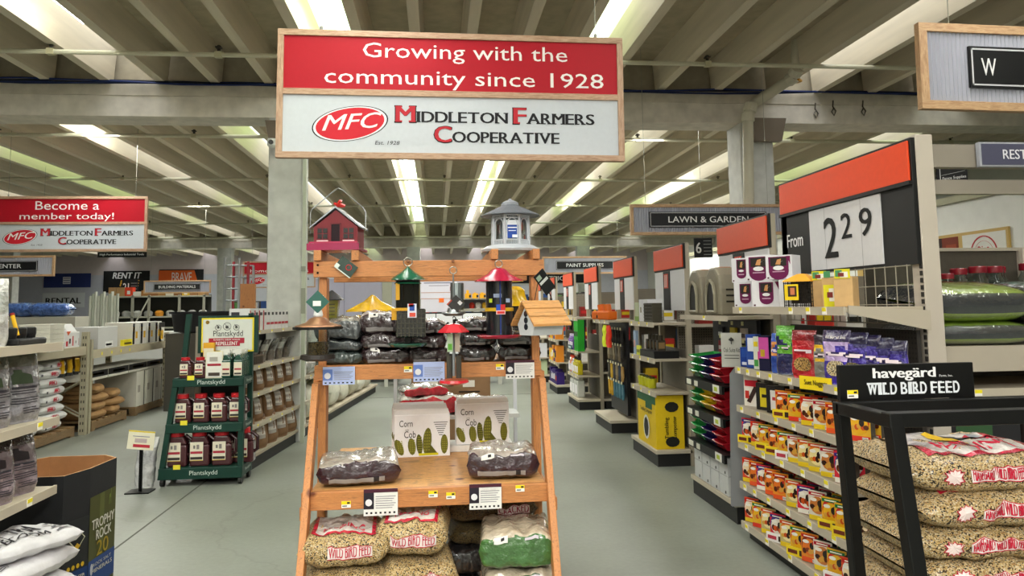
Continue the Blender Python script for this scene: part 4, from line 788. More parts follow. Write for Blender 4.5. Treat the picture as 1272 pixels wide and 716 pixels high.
# pale bulky bags beyond
t = thing('shelf_unit', 'low pale shelf unit with white bulky bags beyond the brown bag shelves', 'shelf', GP(0, 2.3, 0), GA); B('1a1a1a').box(-.5, -.04, 0, 4.5, 0, .12).build('base', 'paint', t); B(BG).box(-.5, 0, 0, 4.5, .12, .15).build('shelf', 'paint', t); B('cfd0c0').box(-.56, -.5, 0, 4.5, 0, 1.3).build('back_panel', 'paint', t)
for z in (.7, 1.05): gondola_shelf(t, -.45, -.05, 0, 4.5, z, '+x', [.5 + .6 * i for i in range(7)])
for i in range(7):
    flat_bag('bulky off-white sack on the base of the pale shelves, %s from near end' % ORD[i], GP(-.24, .2 + 2.3 + .62 * i, .15), .56, .4, .42 - .1 * (i % 2), GA + pi / 2, 130 + i, c=['c8c6b4', 'b4b098', 'd0d0c0'][i % 3], name='sack', group='bulky off-white sacks', lines=False)
    flat_bag('grey crumpled sack on the raised pale shelf, %s from near end' % ORD[i], GP(-.24, .2 + 2.3 + .62 * i, .7), .5, .36, .22, GA + pi / 2, 140 + i, c=['8a8a80', 'a8a698', '6c6a60'][i % 3], name='sack', group='grey crumpled sacks', lines=False, mt='foil')

# ---- pallet racks at the far left
UP = 'a39c84'
def rack(lab, x, y0, y1, zs, top, d=.9):
    t = thing('pallet_rack', lab, 'rack', (x, y0, 0), 0, 'pallet racks at the left'); L = y1 - y0
    for yy in (0, L):
        for xx in (0, -d):
            u = B(UP).box(xx - .04, xx + .04, yy - .03, yy + .03, 0, top).build('upright', 'paint', t)
            k = B('4c483c'); n_ = int(top / .09)
            for q in range(n_): k.box(xx - .022, xx - .008, yy - .032, yy - .03, .04 + .09 * q, .075 + .09 * q).box(xx + .008, xx + .022, yy - .032, yy - .03, .04 + .09 * q, .075 + .09 * q)
            k.build('slot', 'matte', u, kind='stuff')
        B(UP).tube((0, yy, .2), (-d, yy, .7), .012).tube((-d, yy, .2), (0, yy, .7), .012).build('brace', 'paint', t)
    for z in zs:
        for xx in (0, -d): B('b5ab92').box(xx - .025, xx + .025, .03, L - .03, z - .11, z).build('beam', 'paint', t)
        B('b8b09a').box(-d + .02, -.02, .03, L - .03, z - .03, z - .01).build('deck', 'matte', t)
        k = B('e8d84a')
        for q in range(4): k.box(.025, .028, .3 + q * .3, .34 + q * .3, z - .08, z - .04)
        k.build('price_tag', 'print', t, kind='stuff')
    return t
rack('beige pallet rack at the far left over the stack of white sacks', -4.5, 7.2, 10.1, (1.12,), 1.3)
rack('beige pallet rack at the far left over the brown sacks and cartons', -4.5, 10.2, 12.95, (1.06,), 1.2)
def pallet(lab, x, y, w=1.0, d=1.1):
    t = thing('pallet', lab, 'pallet', (x, y, 0), 0, 'wooden pallets')
    for i in range(3): B('8a7a5c').box(-w / 2 + (w - .09) / 2 * i, -w / 2 + .09 + (w - .09) / 2 * i, 0, d, .02, .11).build('stringer', 'woody', t)
    for i in range(6): B('9c8a68').box(-w / 2, w / 2, i * (d - .12) / 5, i * (d - .12) / 5 + .12, .11, .13).build('board', 'wood', t)
    for i in range(2): B('8a7a5c').box(-w / 2, w / 2, i * (d - .1), i * (d - .1) + .1, 0, .02).build('board', 'wood', t)
    return t
pallet('wooden pallet under the stack of white sacks', -4.95, 8.75, .8, 1.25); pallet('wooden pallet under the brown paper sacks', -4.9, 10.35, .8, 1.1); pallet('wooden pallet under the white cartons', -4.9, 11.75, .8, 1.1)
n = 0
sb = thing('feed_sack', 'x', 'sack', (0, 0, 0), 0, 'white sacks with red print on the pallet'); kk = B('d6d6d4'); S = sack(kk, .62, .38, .115, 8, wr=.012, nu=14, nt=16); kk.build('sack', 'paper', sb, smooth=True)
kk = B(); put_text(kk, 'FEED', .5, 0, .22, .05, 0, 'c03040', off=.03, fn=lambda p, q: S(p, 1 + q * 1.4, .004)); patch(kk, S, .08, .13, .98, 1.02, .003, 2, 2, '5a5a60'); kk.build('lettering', 'print', sb)
for r in range(8):
    for c_ in range(2):
        o = sb if n == 0 else dup(sb, (0, 0, 0)); n += 1
        o.location = (-4.80 + .01 * sin(r * 3), 8.98 + .62 * c_ + .05 * sin(r * 2.1), .13 + .104 * r); o.rotation_euler = (0, 0, radians(90 + 8 * sin(r * 1.7 + c_ * 2)))
        o['label'] = 'white sack with red print, %s column of the stack, %s from the bottom' % (('near', 'far')[c_], ORD[r])
n = 0
sb2 = thing('brown_sack', 'x', 'sack', (0, 0, 0), 0, 'brown paper sacks on the pallet'); kk = B('a27c4e'); sack(kk, .5, .42, .12, 18, wr=.02, nu=14, nt=16).__class__; kk.build('sack', 'paper', sb2, smooth=True)
for r in range(4):
    for c_ in range(2):
        if r == 3 and c_ == 1: continue
        o = sb2 if n == 0 else dup(sb2, (0, 0, 0)); n += 1
        o.location = (-4.72, 10.62 + .52 * c_, .13 + .11 * r); o.rotation_euler = (0, 0, radians(90 + 14 * sin(r * 2.7 + c_ * 2)))
        o['label'] = 'brown paper sack, %s column of its pile, %s from the bottom' % (('near', 'far')[c_], ORD[r])
def carton(lab, loc, sx, sy, sz, c='d8d4cc', rz=0, prints=(), name='carton', group=None, cat='carton', mt='print'):
    t = thing(name, lab, cat, loc, rz, group); B(c).box(-sx / 2, sx / 2, -sy / 2, sy / 2, 0, sz).build('box', mt, t, bevel=.003)
    if prints:
        k = B()
        for (f, a0, a1, b0, b1, cc) in prints:
            if f == 'f': k.box(-sx / 2 + a0 * sx, -sx / 2 + a1 * sx, -sy / 2 - .003, -sy / 2 - .0005, b0 * sz, b1 * sz, cc)
            elif f == 'r': k.box(sx / 2 + .0005, sx / 2 + .003, -sy / 2 + a0 * sy, -sy / 2 + a1 * sy, b0 * sz, b1 * sz, cc)
            else: k.box(-sx / 2 - .003, -sx / 2 - .0005, -sy / 2 + a0 * sy, -sy / 2 + a1 * sy, b0 * sz, b1 * sz, cc)
        k.build('print', 'print', t)
    return t
for i in range(3): carton('large white carton with black stripe on the far left pallet, %s from near end' % ORD[i], (-4.8, 11.95 + .36 * i, .13), .6, .34, .52, 'd0ccc0', prints=[('r', .8, .87, 0, 1, '2a2820'), ('r', .15, .4, .4, .6, 'a09a90')], group='large white cartons')
for i in range(4): carton('black and white long carton on top of the pallet goods, %s from near end' % ORD[i], (-4.75, 10.45 + .68 * i, .66), .5, .66, .12, 'c8c4b8' , prints=[('r', 0, 1, .3, 1, '1c1a18'), ('r', .2, .8, .5, .75, 'c8a030')], group='long black and white cartons')
# goods on the racks
for i in range(4): carton('white and black carton with yellow mark on the far rack, %s from near end' % ORD[i + 1], (-4.72, 11.75 + .3 * i, 1.05), .4, .27, .34, 'd4d2cc', prints=[('r', .05, .3, .05, .95, '201e1c'), ('r', .45, .7, .3, .6, 'd8a820'), ('r', .05, .3, .6, .8, 'c89428')], group='white and black cartons')
carton('large white carton with a yellow lozenge at the far end of the rack', (-4.72, 12.8, 1.05), .4, .25, .32, 'dcdad2', prints=[('r', .0, 1, .75, 1, '201e1c'), ('r', .3, .75, .15, .6, 'd8a820')])
carton('pale grey display carton with arched top on the far rack', (-4.7, 10.75, 1.05), .4, .6, .3, 'c8c8c6', prints=[('r', .35, .75, .1, .35, 'e4e4e2'), ('r', .4, .7, .15, .25, '8a8a8a')])
tag(B('e4d428').box(0, .04, 0, .32, 0, .1).box(.04, .045, .04, .28, .03, .06, '6a5c20').build('yellow_box', 'plastic'), 'bright yellow box lying on the far rack shelf edge', 'box').location = (-4.54, 11.25, 1.05)
for i in range(3):
    carton('white rectangular bin with printed label on the near rack, %s from near end' % ORD[i], (-4.68, 8.0 + .42 * i, 1.11), .4, .38, .13, 'd0d0ce', prints=[('r', .3, .7, .3, .7, '6a6a70')], name='bin', cat='bin', group='white rectangular bins')
for i in range(2):
    t = thing('jug_crate', 'white jug with black and red spots on the near rack, %s one' % ('near' if i == 0 else 'far'), 'jug', (-4.66, 9.35 + .42 * i, 1.11), 0, 'white spotted jugs')
    B('dededc').box(-.15, .15, -.19, .19, 0, .2).prism([(-.15, .2), (.15, .2), (.08, .3), (-.08, .3)], -.12, .12).build('body', 'plastic', t, bevel=.01)
    k = B('1e1e20')
    for q in range(5): k.box(.15, .153, -.16 + .08 * q, -.12 + .07 * q, .03 + .03 * (q % 2), .09 + .03 * (q % 3), '1e1e20' if q % 2 else 'c03038')
    k.build('print', 'print', t); B('d85a28').prism([(-.02, 0), (.04, .05), (-.06, .05)], 0, .003).build('label', 'print', t).matrix_local = Matrix.Translation((.156, -.1, .16)) @ Matrix.Rotation(pi / 2, 4, 'Z')
t = thing('lid_stack', 'stack of cream plastic lids', 'lids', (-4.75, 8.62, 1.24)); 
bpy.data.objects.remove(t)
for i in range(6): tag(B('e0ddcf').box(-.16, .16, -.16, .16, 0, .045).box(-.17, .17, -.17, .17, .04, .05).build('tray', 'plastic', None, bevel=.006), 'cream plastic tray in the stack on the near rack, %s from the bottom' % ORD[i], 'tray', 'stacked cream trays').location = (at(52, 425, Y=8.9).x, 8.9, 1.115 + .052 * i)
pz = at(45, 394, Y=13.4).z; carton('tall pale crate carrying the blue rolls behind the racks', (at(45, 394, Y=13.4).x, 13.5, 0), 1.4, .5, pz - .003, 'a8a698', name='crate', cat='crate')
for i, (px_, l) in enumerate(((24, .55), (62, .68))): flat_bag('blue glossy wrapped roll above the left rack, %s one' % ('left' if i == 0 else 'right'), (at(px_, 394, Y=13.4).x, 13.45, pz), l, .35, .24, radians(3), 170 + i, c='3a5a98', name='wrapped_roll', group='blue wrapped rolls', lines=False, mt='foil')
for o in bpy.data.objects:
    if o.get('category') == 'bag' and o.name.startswith('wrapped_roll'): o['category'] = 'roll'
for i in range(3): carton('brown carton low between the two racks, %s one' % ORD[i], (-5.6, 10.6 + .7 * i, 0), .5, .6, .9, '8a6c4a', group='brown cartons behind the rack')
for i in range(3): tag(B('d8a81c').path([(0, 0, 0), (0, .03, .1), (0, 0, .2)], .03, n=6).tube((0, 0, 0), (0, 0, .04), .05, '2a2a2a').build('spray_can', 'plastic'), 'yellow and black tool hanging under the rack beam, %s one' % ORD[i], 'tool', 'yellow tools').location = (-4.62, 9.75 + .2 * i, .76)
# tan rolls and the black tub beyond
for i in range(3): flat_bag('tan bundled roll right of the racks, %s from the bottom' % ORD[i], (-4.0, 13.3, .55 + .27 * i - .55 + .0), .7, .6, .27, 0, 180 + i, c='a89a80', name='bundle', group='tan bundles', lines=False)
flat_bag('tan bundled roll right of the racks, topmost', (-4.0, 13.3, .81), .66, .56, .35, .2, 184, c='b4a68c', name='bundle', group='tan bundles', lines=False)
t = thing('stock_tank', 'large black oval plastic tub behind the repellent sign', 'tub', (-3.8, 12.5, 1.2)); B('1a1a1e').lathe([(.3, 0), (.42, .02), (.46, .3), (.5, .31), (.5, .34), (.44, .34)], n=28).build('body', 'plastic', t, smooth='auto'); t.scale = (1, .6, 1)
carton('plain grey crate the black tub stands on', (-3.8, 12.5, 0), .9, .6, 1.195, '4a463e', name='crate', cat='crate')
# ================================================================ RIGHT SIDE
# ---- treat shelves (aisle side at x = 2.0)
t = thing('shelf_unit', 'tall beige shelf unit on the right with five shelves of bird treats', 'shelf', (0, 0, 0)); TU = t
for z, x1, tg in ((1.52, 2.42, (4.75, 4.05, 3.85, 3.68)), (1.12, 2.4, (4.82, 4.68, 4.52, 4.35, 4.1, 3.9, 3.6)), (.866, 2.4, (4.8, 4.55, 4.3, 4.08, 3.88, 3.6)), (.628, 2.4, (4.75, 4.5, 4.25, 4.0, 3.75)), (.365, 2.4, (4.8, 4.65, 4.45, 4.2, 3.95, 3.7)), (.11, 2.4, (4.8, 4.5, 4.2, 3.9))):
    gondola_shelf(t, 2.01, x1, 3.5, 4.89, z, '-x', tg, lip=.04)
B('b3a997').add([(2.02, 3.49, 1.49), (2.45, 3.49, 1.40), (2.45, 3.49, 1.5), (2.02, 3.49, 1.53), (2.02, 3.495, 1.49), (2.45, 3.495, 1.40), (2.45, 3.495, 1.5), (2.02, 3.495, 1.53)], [(0, 1, 2, 3), (7, 6, 5, 4), (0, 4, 5, 1), (3, 2, 6, 7)]).build('bracket', 'paint', t)
B('2a2622').box(2.41, 2.43, 3.55, 4.9, .1, 1.4).build('back_panel', 'peg', t); B('151515').box(2.05, 2.4, 3.5, 4.88, 0, .1).build('base', 'paint', t)
u = B('beb4a6').box(2.455, 2.55, 3.53, 3.62, 0, 2.405).build('upright', 'paint', t, bevel=.004); B('beb4a6').box(2.43, 2.5, 4.92, 5.0, 0, 2.2).build('upright', 'paint', t, bevel=.004)
k = B('26221e')
for q in range(60): k.box(2.447, 2.4555, 3.535, 3.55, .2 + .036 * q, .224 + .036 * q)
k.build('slot', 'matte', u, kind='stuff')
k = B('a39c8c')
for q in range(15): k.tube((2.40, 3.58 + .095 * q, 1.43), (2.40, 3.58 + .095 * q, 1.735), .003, n=5)
for q in range(4): k.tube((2.40, 3.55, 1.43 + .1 * q), (2.40, 4.92, 1.43 + .1 * q), .003, n=5)
k.build('wire_grid', 'steel', t)
# ---- price sign
t = thing('price_sign', 'large angled price sign with an orange band reading From 2 29 above the treat shelves', 'price sign', (0, 0, 0))
M1 = Matrix.Translation((2.43, 5.0, 0)) @ Matrix.Rotation(radians(-90), 4, 'Z')   # local x runs toward the viewer, front faces the aisle
t.matrix_world = M1; W = 1.465
B('1b1b1b').box(-.01, W, 0, .03, 1.735, 2.39).build('board', 'plastic', t, bevel=.002); B('e2481c').box(.005, W - .012, -.012, 0, 2.165, 2.375).build('orange_panel', 'plastic', t, bevel=.004)
B('151515').box(0, W, -.02, 0, 2.145, 2.165).build('rail', 'plastic', t)
B('d8d8da').box(.40, 1.185, -.006, 0, 1.752, 2.14).build('number_card', 'print', t); B('9a9a9c').box(.59, .593, -.0065, -.005, 1.752, 2.14).box(.99, .993, -.0065, -.005, 1.752, 2.14).build('card_seam', 'print', t)
text('lettering', 'From', t, .19, 1.97, -.004, .22, .09, 'f0f0f0', off=.02)
text('numeral', '2', t, .66, 1.945, -.009, .15, .25, '101010', off=.015); text('numeral', '2', t, .84, 2.0, -.009, .11, .15, '101010', off=.015); text('numeral', '9', t, 1.04, 2.0, -.009, .12, .16, '101010', off=.015)
# ---- treat packs
PAL = ['d8302a', 'e8862a', 'f0cc30', 'e8e0d0', '3c8a3c', 'c42858', '4a3c8a', '2c2420', 'f4f0e4', '8a3c22', 'e0a050']
packs = []; fams = {}
def pack(kind, lab, loc, rz, w=.108, h=.155, d=.05):
    if kind not in fams:
        r = random.Random(kind * 7 + 3); t = thing('treat_pack', lab, 'treat pack', loc, rz, 'packs of bird treats')
        base = ['d84a2a', 'e8b430', 'e0d8c8', 'd83040', 'e8902c', 'c8b878'][kind % 6]
        B('4a4038').box(-w / 2, w / 2, 0, d, 0, h * .97).build('tub', 'gloss', t, bevel=.006)
        k = B(); k.grid(lambda u, v: (-w / 2 + w * u, -.002 - .002 * sin(pi * u), h * v), 4, 8, base)
        k.box(-w * .48, w * .48, -.0052, -.004, h * .01, h * .17, ['e8c828', 'd83828', 'e8c828', 'f0ece0', 'e85a2a', 'e8c828'][kind % 6])
        def el(cx, cz, rx, rz, c, o, a0=0, a1=2 * pi, n_=14): k.add([(w * (cx + rx * cos(a0 + (a1 - a0) * i / n_)), -o, h * (cz + rz * sin(a0 + (a1 - a0) * i / n_))) for i in range(n_)], [tuple(range(n_))], c)
        el(0, .58, .46, .36, PAL[(kind * 3 + 8) % 11], .0055); el(0, .52, .42, .3, ['f0d8b0', 'e8b020', 'c87838', 'e8e0d0', 'e87828', 'f0e0a0'][kind % 6], .006)
        for q in range(5): el(-.3 + .15 * q + .04 * r.random(), .36 + .12 * r.random(), .1 + .04 * r.random(), .07 + .04 * r.random(), r.choice(['8a3c1c', '5a2a18', 'c8501c', 'd8a040', '3a2018']), .0064 + .0002 * q)
        el(.12, .58, .12, .12, '2c221e', .0075); el(.2, .68, .06, .06, r.choice(['c02828', '2c221e', 'e8e8e8']), .0078); el(-.2, .7, .18, .06, 'f4f0e4', .0076); k.box(-w * .44, w * .44, -.0085, -.008, h * .84, h * .95, ['c8201c', '1c7a3c', 'b81830', '3a2a7a', 'c8281c', 'd8401c'][kind % 6]); k.box(-w * .3, w * .3, -.009, -.0086, h * .875, h * .915, 'f4f0e0')
        k.build('front_print', 'gloss', t)
        k = B('f4f4ee').box(w * .12, w * .38, -.0075, -.0055, h * .03, h * .14)
        for q in range(5): k.box(w * .14 + q * w * .045, w * .155 + q * w * .045, -.0085, -.0075, h * .05, h * .13, '2a2a2a')
        k.build('barcode', 'print', t)
        fams[kind] = t; return t
    return dup(fams[kind], loc, rz, lab)
SHN = ['second', 'third', 'fourth', 'fifth']
for s_, (z, ks, ys) in enumerate([
    (.868, (4, 1, 0, 2, 4, 0, 1, 0), (4.30, 4.14, 3.99, 3.85, 3.72, 3.6, 3.5)),
    (.63, (3, 0, 1, 4, 1, 2, 5, 5, 2, 3), (4.82, 4.68, 4.56, 4.42, 4.30, 4.17, 4.05, 3.93, 3.8, 3.66)),
    (.368, (0, 4, 3, 4, 4, 5, 3, 2, 1, 1, 0), (4.84, 4.73, 4.62, 4.50, 4.39, 4.22, 4.08, 3.95, 3.81, 3.68, 3.56)),
    (.113, (0, 1, 5, 3, 5, 1, 4, 2, 1, 0), (4.83, 4.71, 4.58, 4.45, 4.32, 4.19, 4.06, 3.92, 3.78, 3.64))]):
    for i, y in enumerate(ys):
        col = ('red', 'yellow', 'cream', 'crimson', 'orange', 'tan')[ks[i] % 6]
        pack(ks[i], 'bright %s treat pack in front on the %s treat shelf, %s from far end' % (col, SHN[s_], ORD[i]), (2.05, y, z), radians(-58), h=.158)
        o = pack(ks[i], '%s treat pack behind the %s one on the %s treat shelf' % (col, ORD[i], SHN[s_]), (2.13, y + .04, z), radians(-62)); o['group'] = 'rear row of treat packs'
tag(B('ece8e0').box(-.08, .08, 0, .05, 0, .2).add([(-.08, -.002, 0), (.08, -.002, 0), (.08, -.002, .2), (-.08, -.002, .2)], [(0, 1, 2, 3)], 'e8e2d8').add([(-.06, -.004, .03), (-.03, -.004, .02), (.06, -.004, .17), (.03, -.004, .18)], [(0, 1, 2, 3)], '3a2824').box(-.07, .03, -.005, -.003, .13, .17, 'd02838').box(-.07, -.04, -.005, -.003, .05, .1, 'c83830').build('suet_box', 'print'), 'tall white and red pack at the far end of the second treat shelf', 'pack').location = (2.08, 4.78, .868)
bpy.data.objects['suet_box'].rotation_euler = (0, 0, radians(-60))
for i, c in enumerate(('d8c428', 'e0dcd8')): 
    t = thing('blister_pack', 'black blister pack with a %s card on the second treat shelf' % ('yellow', 'white and red')[i], 'pack', (2.07, 4.60 - .15 * i, .868), radians(-62)); B('1c1a1c').box(-.07, .07, 0, .05, 0, .17).build('tub', 'gloss', t, bevel=.004); B(c).box(-.035, .045, -.004, 0, .02, .14).box(-.02, .03, -.006, -.003, .08, .1, '2a2420' if i == 0 else 'c03040').build('card', 'print', t)
tag(B('d8a428').box(-.04, .04, 0, .03, 0, .09).box(-.02, .02, -.003, 0, .02, .07, '8a5a1c').build('hanging_pack', 'gloss'), 'small orange pack hanging under the top treat shelf', 'pack').location = (2.35, 4.1, 1.0)
for q in range(8): pack(9, 'dark chocolate coloured seed block on the lowest visible shelf, %s from far end' % ORD[q], (2.06, 4.82 - .13 * q, -.14 + .14), radians(-60)) if q < 0 else None
# trays in yellow and white in front of some packs
for i, (z, y, c) in enumerate([(.63, 4.83, 'e8cc28'), (.63, 4.56, 'e8cc28'), (.63, 4.42, 'e8cc28'), (.63, 4.28, 'ece8e4'), (.868, 4.29, 'e8cc28'), (.368, 3.81, 'e8cc28'), (.368, 3.67, 'e8cc28'), (.113, 4.45, 'ece8e4'), (.113, 4.19, 'e8cc28'), (.113, 3.78, 'ece8e4')]):
    t = thing('display_tray', '%s cardboard tray front on treat shelf level %s, at its %s' % ('yellow' if c[0:2] == 'e8' else 'white', {.868: 'two', .63: 'three', .368: 'four', .113: 'five'}[z], {4.83: 'far end', 4.56: 'second place', 4.42: 'third place', 4.28: 'fourth place', 4.29: 'fifth place', 3.81: 'near end', 3.67: 'nearest corner', 4.45: 'third spot', 4.19: 'middle', 3.78: 'near end'}[y]), 'tray', (2.025, y - .02, z), radians(-62))
    B(c).box(-.062, .062, -.012, -.004, 0, .05).build('tray_front', 'print', t); B('3a2c20').box(-.05, .01, -.0145, -.012, .015, .035, '6a3020' if c[0:2] == 'e8' else 'b03848').box(.025, .055, -.0145, -.012, .01, .04).build('print', 'print', t)
# second shelf pouches (z = 1.12)
def treat_bag(lab, x, y, w, h, c1, c2, c3, seed, win=None, rz=-60, word=None, tz=1.122, d=.06):
    t = thing('treat_bag', lab, 'bag', (x, y, tz), radians(rz), 'treat bags on the upper shelf')
    cf = lambda u, v: c3 if v > .8 else (c2 if v > .45 and noise.noise(Vector((u * 6, v * 6, seed))) > -.05 else c1)
    b = B(); S = pouch(b, w, d, h, seed, wr=.007, nu=22, nt=14, cf=cf); b.build('sack', 'foil' if h > .2 else 'film', t, smooth=True)
    if win:
        k = B(); n_ = 14; k.add([S(.5, .3, .003)] + [S(.5 + .085 * cos(a), .3 + .14 * sin(a), .003) for a in [2 * pi * i / n_ for i in range(n_)]], [(0, i + 1, (i + 1) % n_ + 1) for i in range(n_)], win); k.build('window', 'seed', t)
    if word:
        k = B(); put_text(k, word, .5, 0, .2, .05, 0, 'f0e8e8', off=.01, fn=lambda p, q: S(p, .87 + q, .004)); k.build('lettering', 'print', t)
    k = B(); patch(k, S, .4, .6, .53, .6, .004, 5, 2, cf=lambda u, v: 'e8d8e0' if noise.noise(Vector((u * 8, v * 5, seed))) > -.1 else c3); k.build('logo', 'print', t, smooth=True)
    return t
for i, (y, c) in enumerate(((4.86, '1c3a8a'), (4.76, '2a4a9a'))): carton('%s slim carton at the far end of the upper treat shelf' % ('navy' if i == 0 else 'blue and white'), (2.08, y, 1.122), .08, .06, .13 + .09 * i, c, radians(-60), prints=[('f', .2, .8, .1, .25, 'd8dce8'), ('f', .2, .8, .5, .9, 'e0e4ec' if i else '24489a')], name='slim_carton')
carton('slim carton with yellow and green flowers on the upper treat shelf', (2.07, 4.64, 1.122), .07, .05, .21, 'd4d8c8', radians(-60), prints=[('f', .1, .5, .7, .85, 'e4c828'), ('f', .5, .95, .3, .55, 'd8308a'), ('f', .1, .5, .1, .3, '4a9a4a')], name='slim_carton')
carton('slim pink and dark blue carton on the upper treat shelf', (2.07, 4.55, 1.122), .08, .05, .22, '1c1c3c', radians(-60), prints=[('f', .05, .95, .35, .95, 'c850a0'), ('f', .2, .6, .4, .6, 'e8c828')], name='slim_carton')
treat_bag('narrow blue and orange bag beside the pink carton', 2.07, 4.40, .07, .24, '1c48a8', 'd8904a', '2450b8', 201)
treat_bag('bag with a green top and navy bottom on the upper treat shelf', 2.07, 4.28, .12, .29, '1c2458', '6ab838', '5aa838', 202, rz=-55)
treat_bag('bright red bag with a round seed window on the upper treat shelf', 2.06, 4.03, .16, .27, 'b81828', 'c8202c', '8a1420', 203, win='e8c890')
treat_bag('yellow, orange and grey bag beside the red bag', 2.07, 3.85, .1, .25, '8a8a80', 'e8b824', '2a2030', 204)
treat_bag('purple bag with white lettering and a round window, behind the yellow tag', 2.07, 3.70, .16, .28, '3a2a9a', 'c0a8d8', '2c2050', 205, win='f0f0e8', word='Wild Bird Treats')
for i in range(4): treat_bag('dark purple bag on the upper treat shelf, %s behind the lettered one' % ORD[i], 2.12 + .035 * i, 3.56 - .05 * i + .06, .15, .27 - .012 * i, '231a5c', '3a2c8a', '1a1440', 206 + i, win='9a9a70' if i < 2 else None)
for o in bpy.data.objects:
    if o.name.startswith('treat_bag') and o.get('label', '').startswith('dark purple'): pass
t = thing('shelf_talker', 'yellow shelf sign with dark lettering on the upper treat shelf edge', 'sign', (1.985, 3.78, 1.115), radians(-70)); B('e8cc20').box(-.11, .1, -.003, .003, -.03, .04).build('card', 'print', t); text('lettering', 'Suet Nuggets', t, 0, .005, -.005, .15, .035, '2a1a10', off=.02)
t = thing('shelf_talker', 'grey card with small tree and lettering at the far end of the upper treat shelf', 'sign', (2.07, 5.112, 1.10), radians(-25)); B('b8b8b0').box(-.07, .07, -.003, .003, 0, .24).build('card', 'print', t); text('lettering', 'Oak Suite Kit', t, 0, .12, -.005, .11, .03, '2a2824'); B('2a2824').lathe([(.0, .0), (.02, .01), (.012, .02), (.0, .03)], n=8, c=(0, -.004, .18)).box(-.003, .003, -.006, -.003, .16, .19).box(-.05, .05, -.005, -.003, .08, .084).box(-.05, .05, -.005, -.003, .06, .064).build('tree_print', 'print', t)
# top shelf: white boxes
def wbox(lab, y, z, w=.15, h=.17, x=2.12, rz=-50, wide=False):
    t = thing('feeder_box', lab, 'box', (x, y, z), radians(rz), 'white and maroon boxes on the top treat shelf'); B('dcdce0').box(-w / 2, w / 2, 0, .13, 0, h).build('carton', 'print', t, bevel=.002)
    def badge(k, cx, ww, f):
        for s2, c, o in ((1, '6a1c4c', .002), (.84, '2c2824', .003)):
            if s2 == 1: P = [(cx + ww * cos(a), h * .32 + ww * .8 * sin(a)) for a in [pi + pi * i / 8 for i in range(9)]] + [(cx + ww, h * .94), (cx - ww, h * .94)]
            else: P = [(cx - ww * .8, h * .55), (cx + ww * .8, h * .55), (cx + ww * .8, h * .9), (cx - ww * .8, h * .9)]
            k.add([f(x_, z_, o) for x_, z_ in P], [tuple(range(len(P)))], c)
        k.add([f(cx + ww * .55 * cos(a), h * .47 + ww * .22 * sin(a), .0045) for a in [2 * pi * i / 12 for i in range(12)]], [tuple(range(12))], 'e8e8e8')
        k.add([f(cx - ww * .3, h * .62, .004), f(cx + ww * .2, h * .6, .004), f(cx + ww * .3, h * .85, .004), f(cx - ww * .1, h * .82, .004)], [(0, 1, 2, 3)], 'c8905a'); k.add([f(cx, h * .65, .005), f(cx + ww * .6, h * .8, .005), f(cx + ww * .3, h * .72, .005)], [(0, 1, 2)], 'e8e8e0'); k.add([f(cx - ww * .6, h * .3, .0045), f(cx + ww * .6, h * .3, .0045), f(cx + ww * .6, h * .34, .0045), f(cx - ww * .6, h * .34, .0045)], [(0, 1, 2, 3)], 'c8a0b8')
    k = B(); badge(k, 0, w * (.38 if wide else .24), lambda x_, z_, o: (x_, -o, z_)); badge(k, .065, .04, lambda x_, z_, o: (-w / 2 - o, .13 - x_, z_)); k.build('badge', 'print', t)
    k = B('7c2050').add([(w * .3, -.002, h * .95), (w * .45, -.002, h * .95), (w * .45, -.002, h * .6)], [(0, 1, 2)]).box(-w * .44, -w * .38, -.003, 0, h * .04, h * .1, '4a2030'); k.build('corner_mark', 'print', t); return t
wbox('white maroon-badged box, lower row at the far end of the top treat shelf', 4.95, 1.522, w=.17); wbox('white maroon-badged box, lower row, nearer one', 4.62, 1.522, w=.2)
wbox('white maroon-badged box, upper row at the far end', 5.0, 1.694, w=.15); wbox('white box with a wide maroon badge, middle of the upper row', 4.72, 1.694, w=.18, wide=True); wbox('white box with a wide maroon badge, near end of the upper row', 4.43, 1.694, w=.17, wide=True, h=.15)
carton('plain white box under the near end of the upper row', (2.2, 4.4, 1.522), .14, .13, .168, 'cfcfd2', radians(-50), name='box', cat='box')
t = thing('seed_feeder', 'small cage feeder with a yellow-orange hip roof on the top treat shelf', 'bird feeder', (2.1, 4.10, 1.522), radians(-50))
B('e8a428').lathe([(.118, .145), (.112, .152), (.03, .19), (.01, .192)], n=4, sq=1).build('roof', 'plastic', t); B('2a2420').lathe([(.07, .02), (.07, .145)], n=4, sq=1).build('seed_block', 'seed', t)
k = B('181410')
for f in range(4):
    R_ = Matrix.Rotation(pi / 2 * f, 4, 'Z')
    for i in range(7): a = R_ @ Vector((-.075 + .025 * i, -.078, .0)); k.tube(a, a + Vector((0, 0, .145)), .0022, n=4)
    for j in range(7): k.tube(R_ @ Vector((-.078, -.078, .01 + .021 * j)), R_ @ Vector((.078, -.078, .01 + .021 * j)), .0022, n=4)
k.build('cage', 'plastic', t); B('e8c820').box(-.07, .01, -.084, -.081, .04, .13).box(-.05, .0, -.086, -.083, .06, .12, '3a2a20').box(-.035, -.01, -.088, -.085, .07, .11, 'c87850').build('label', 'print', t)
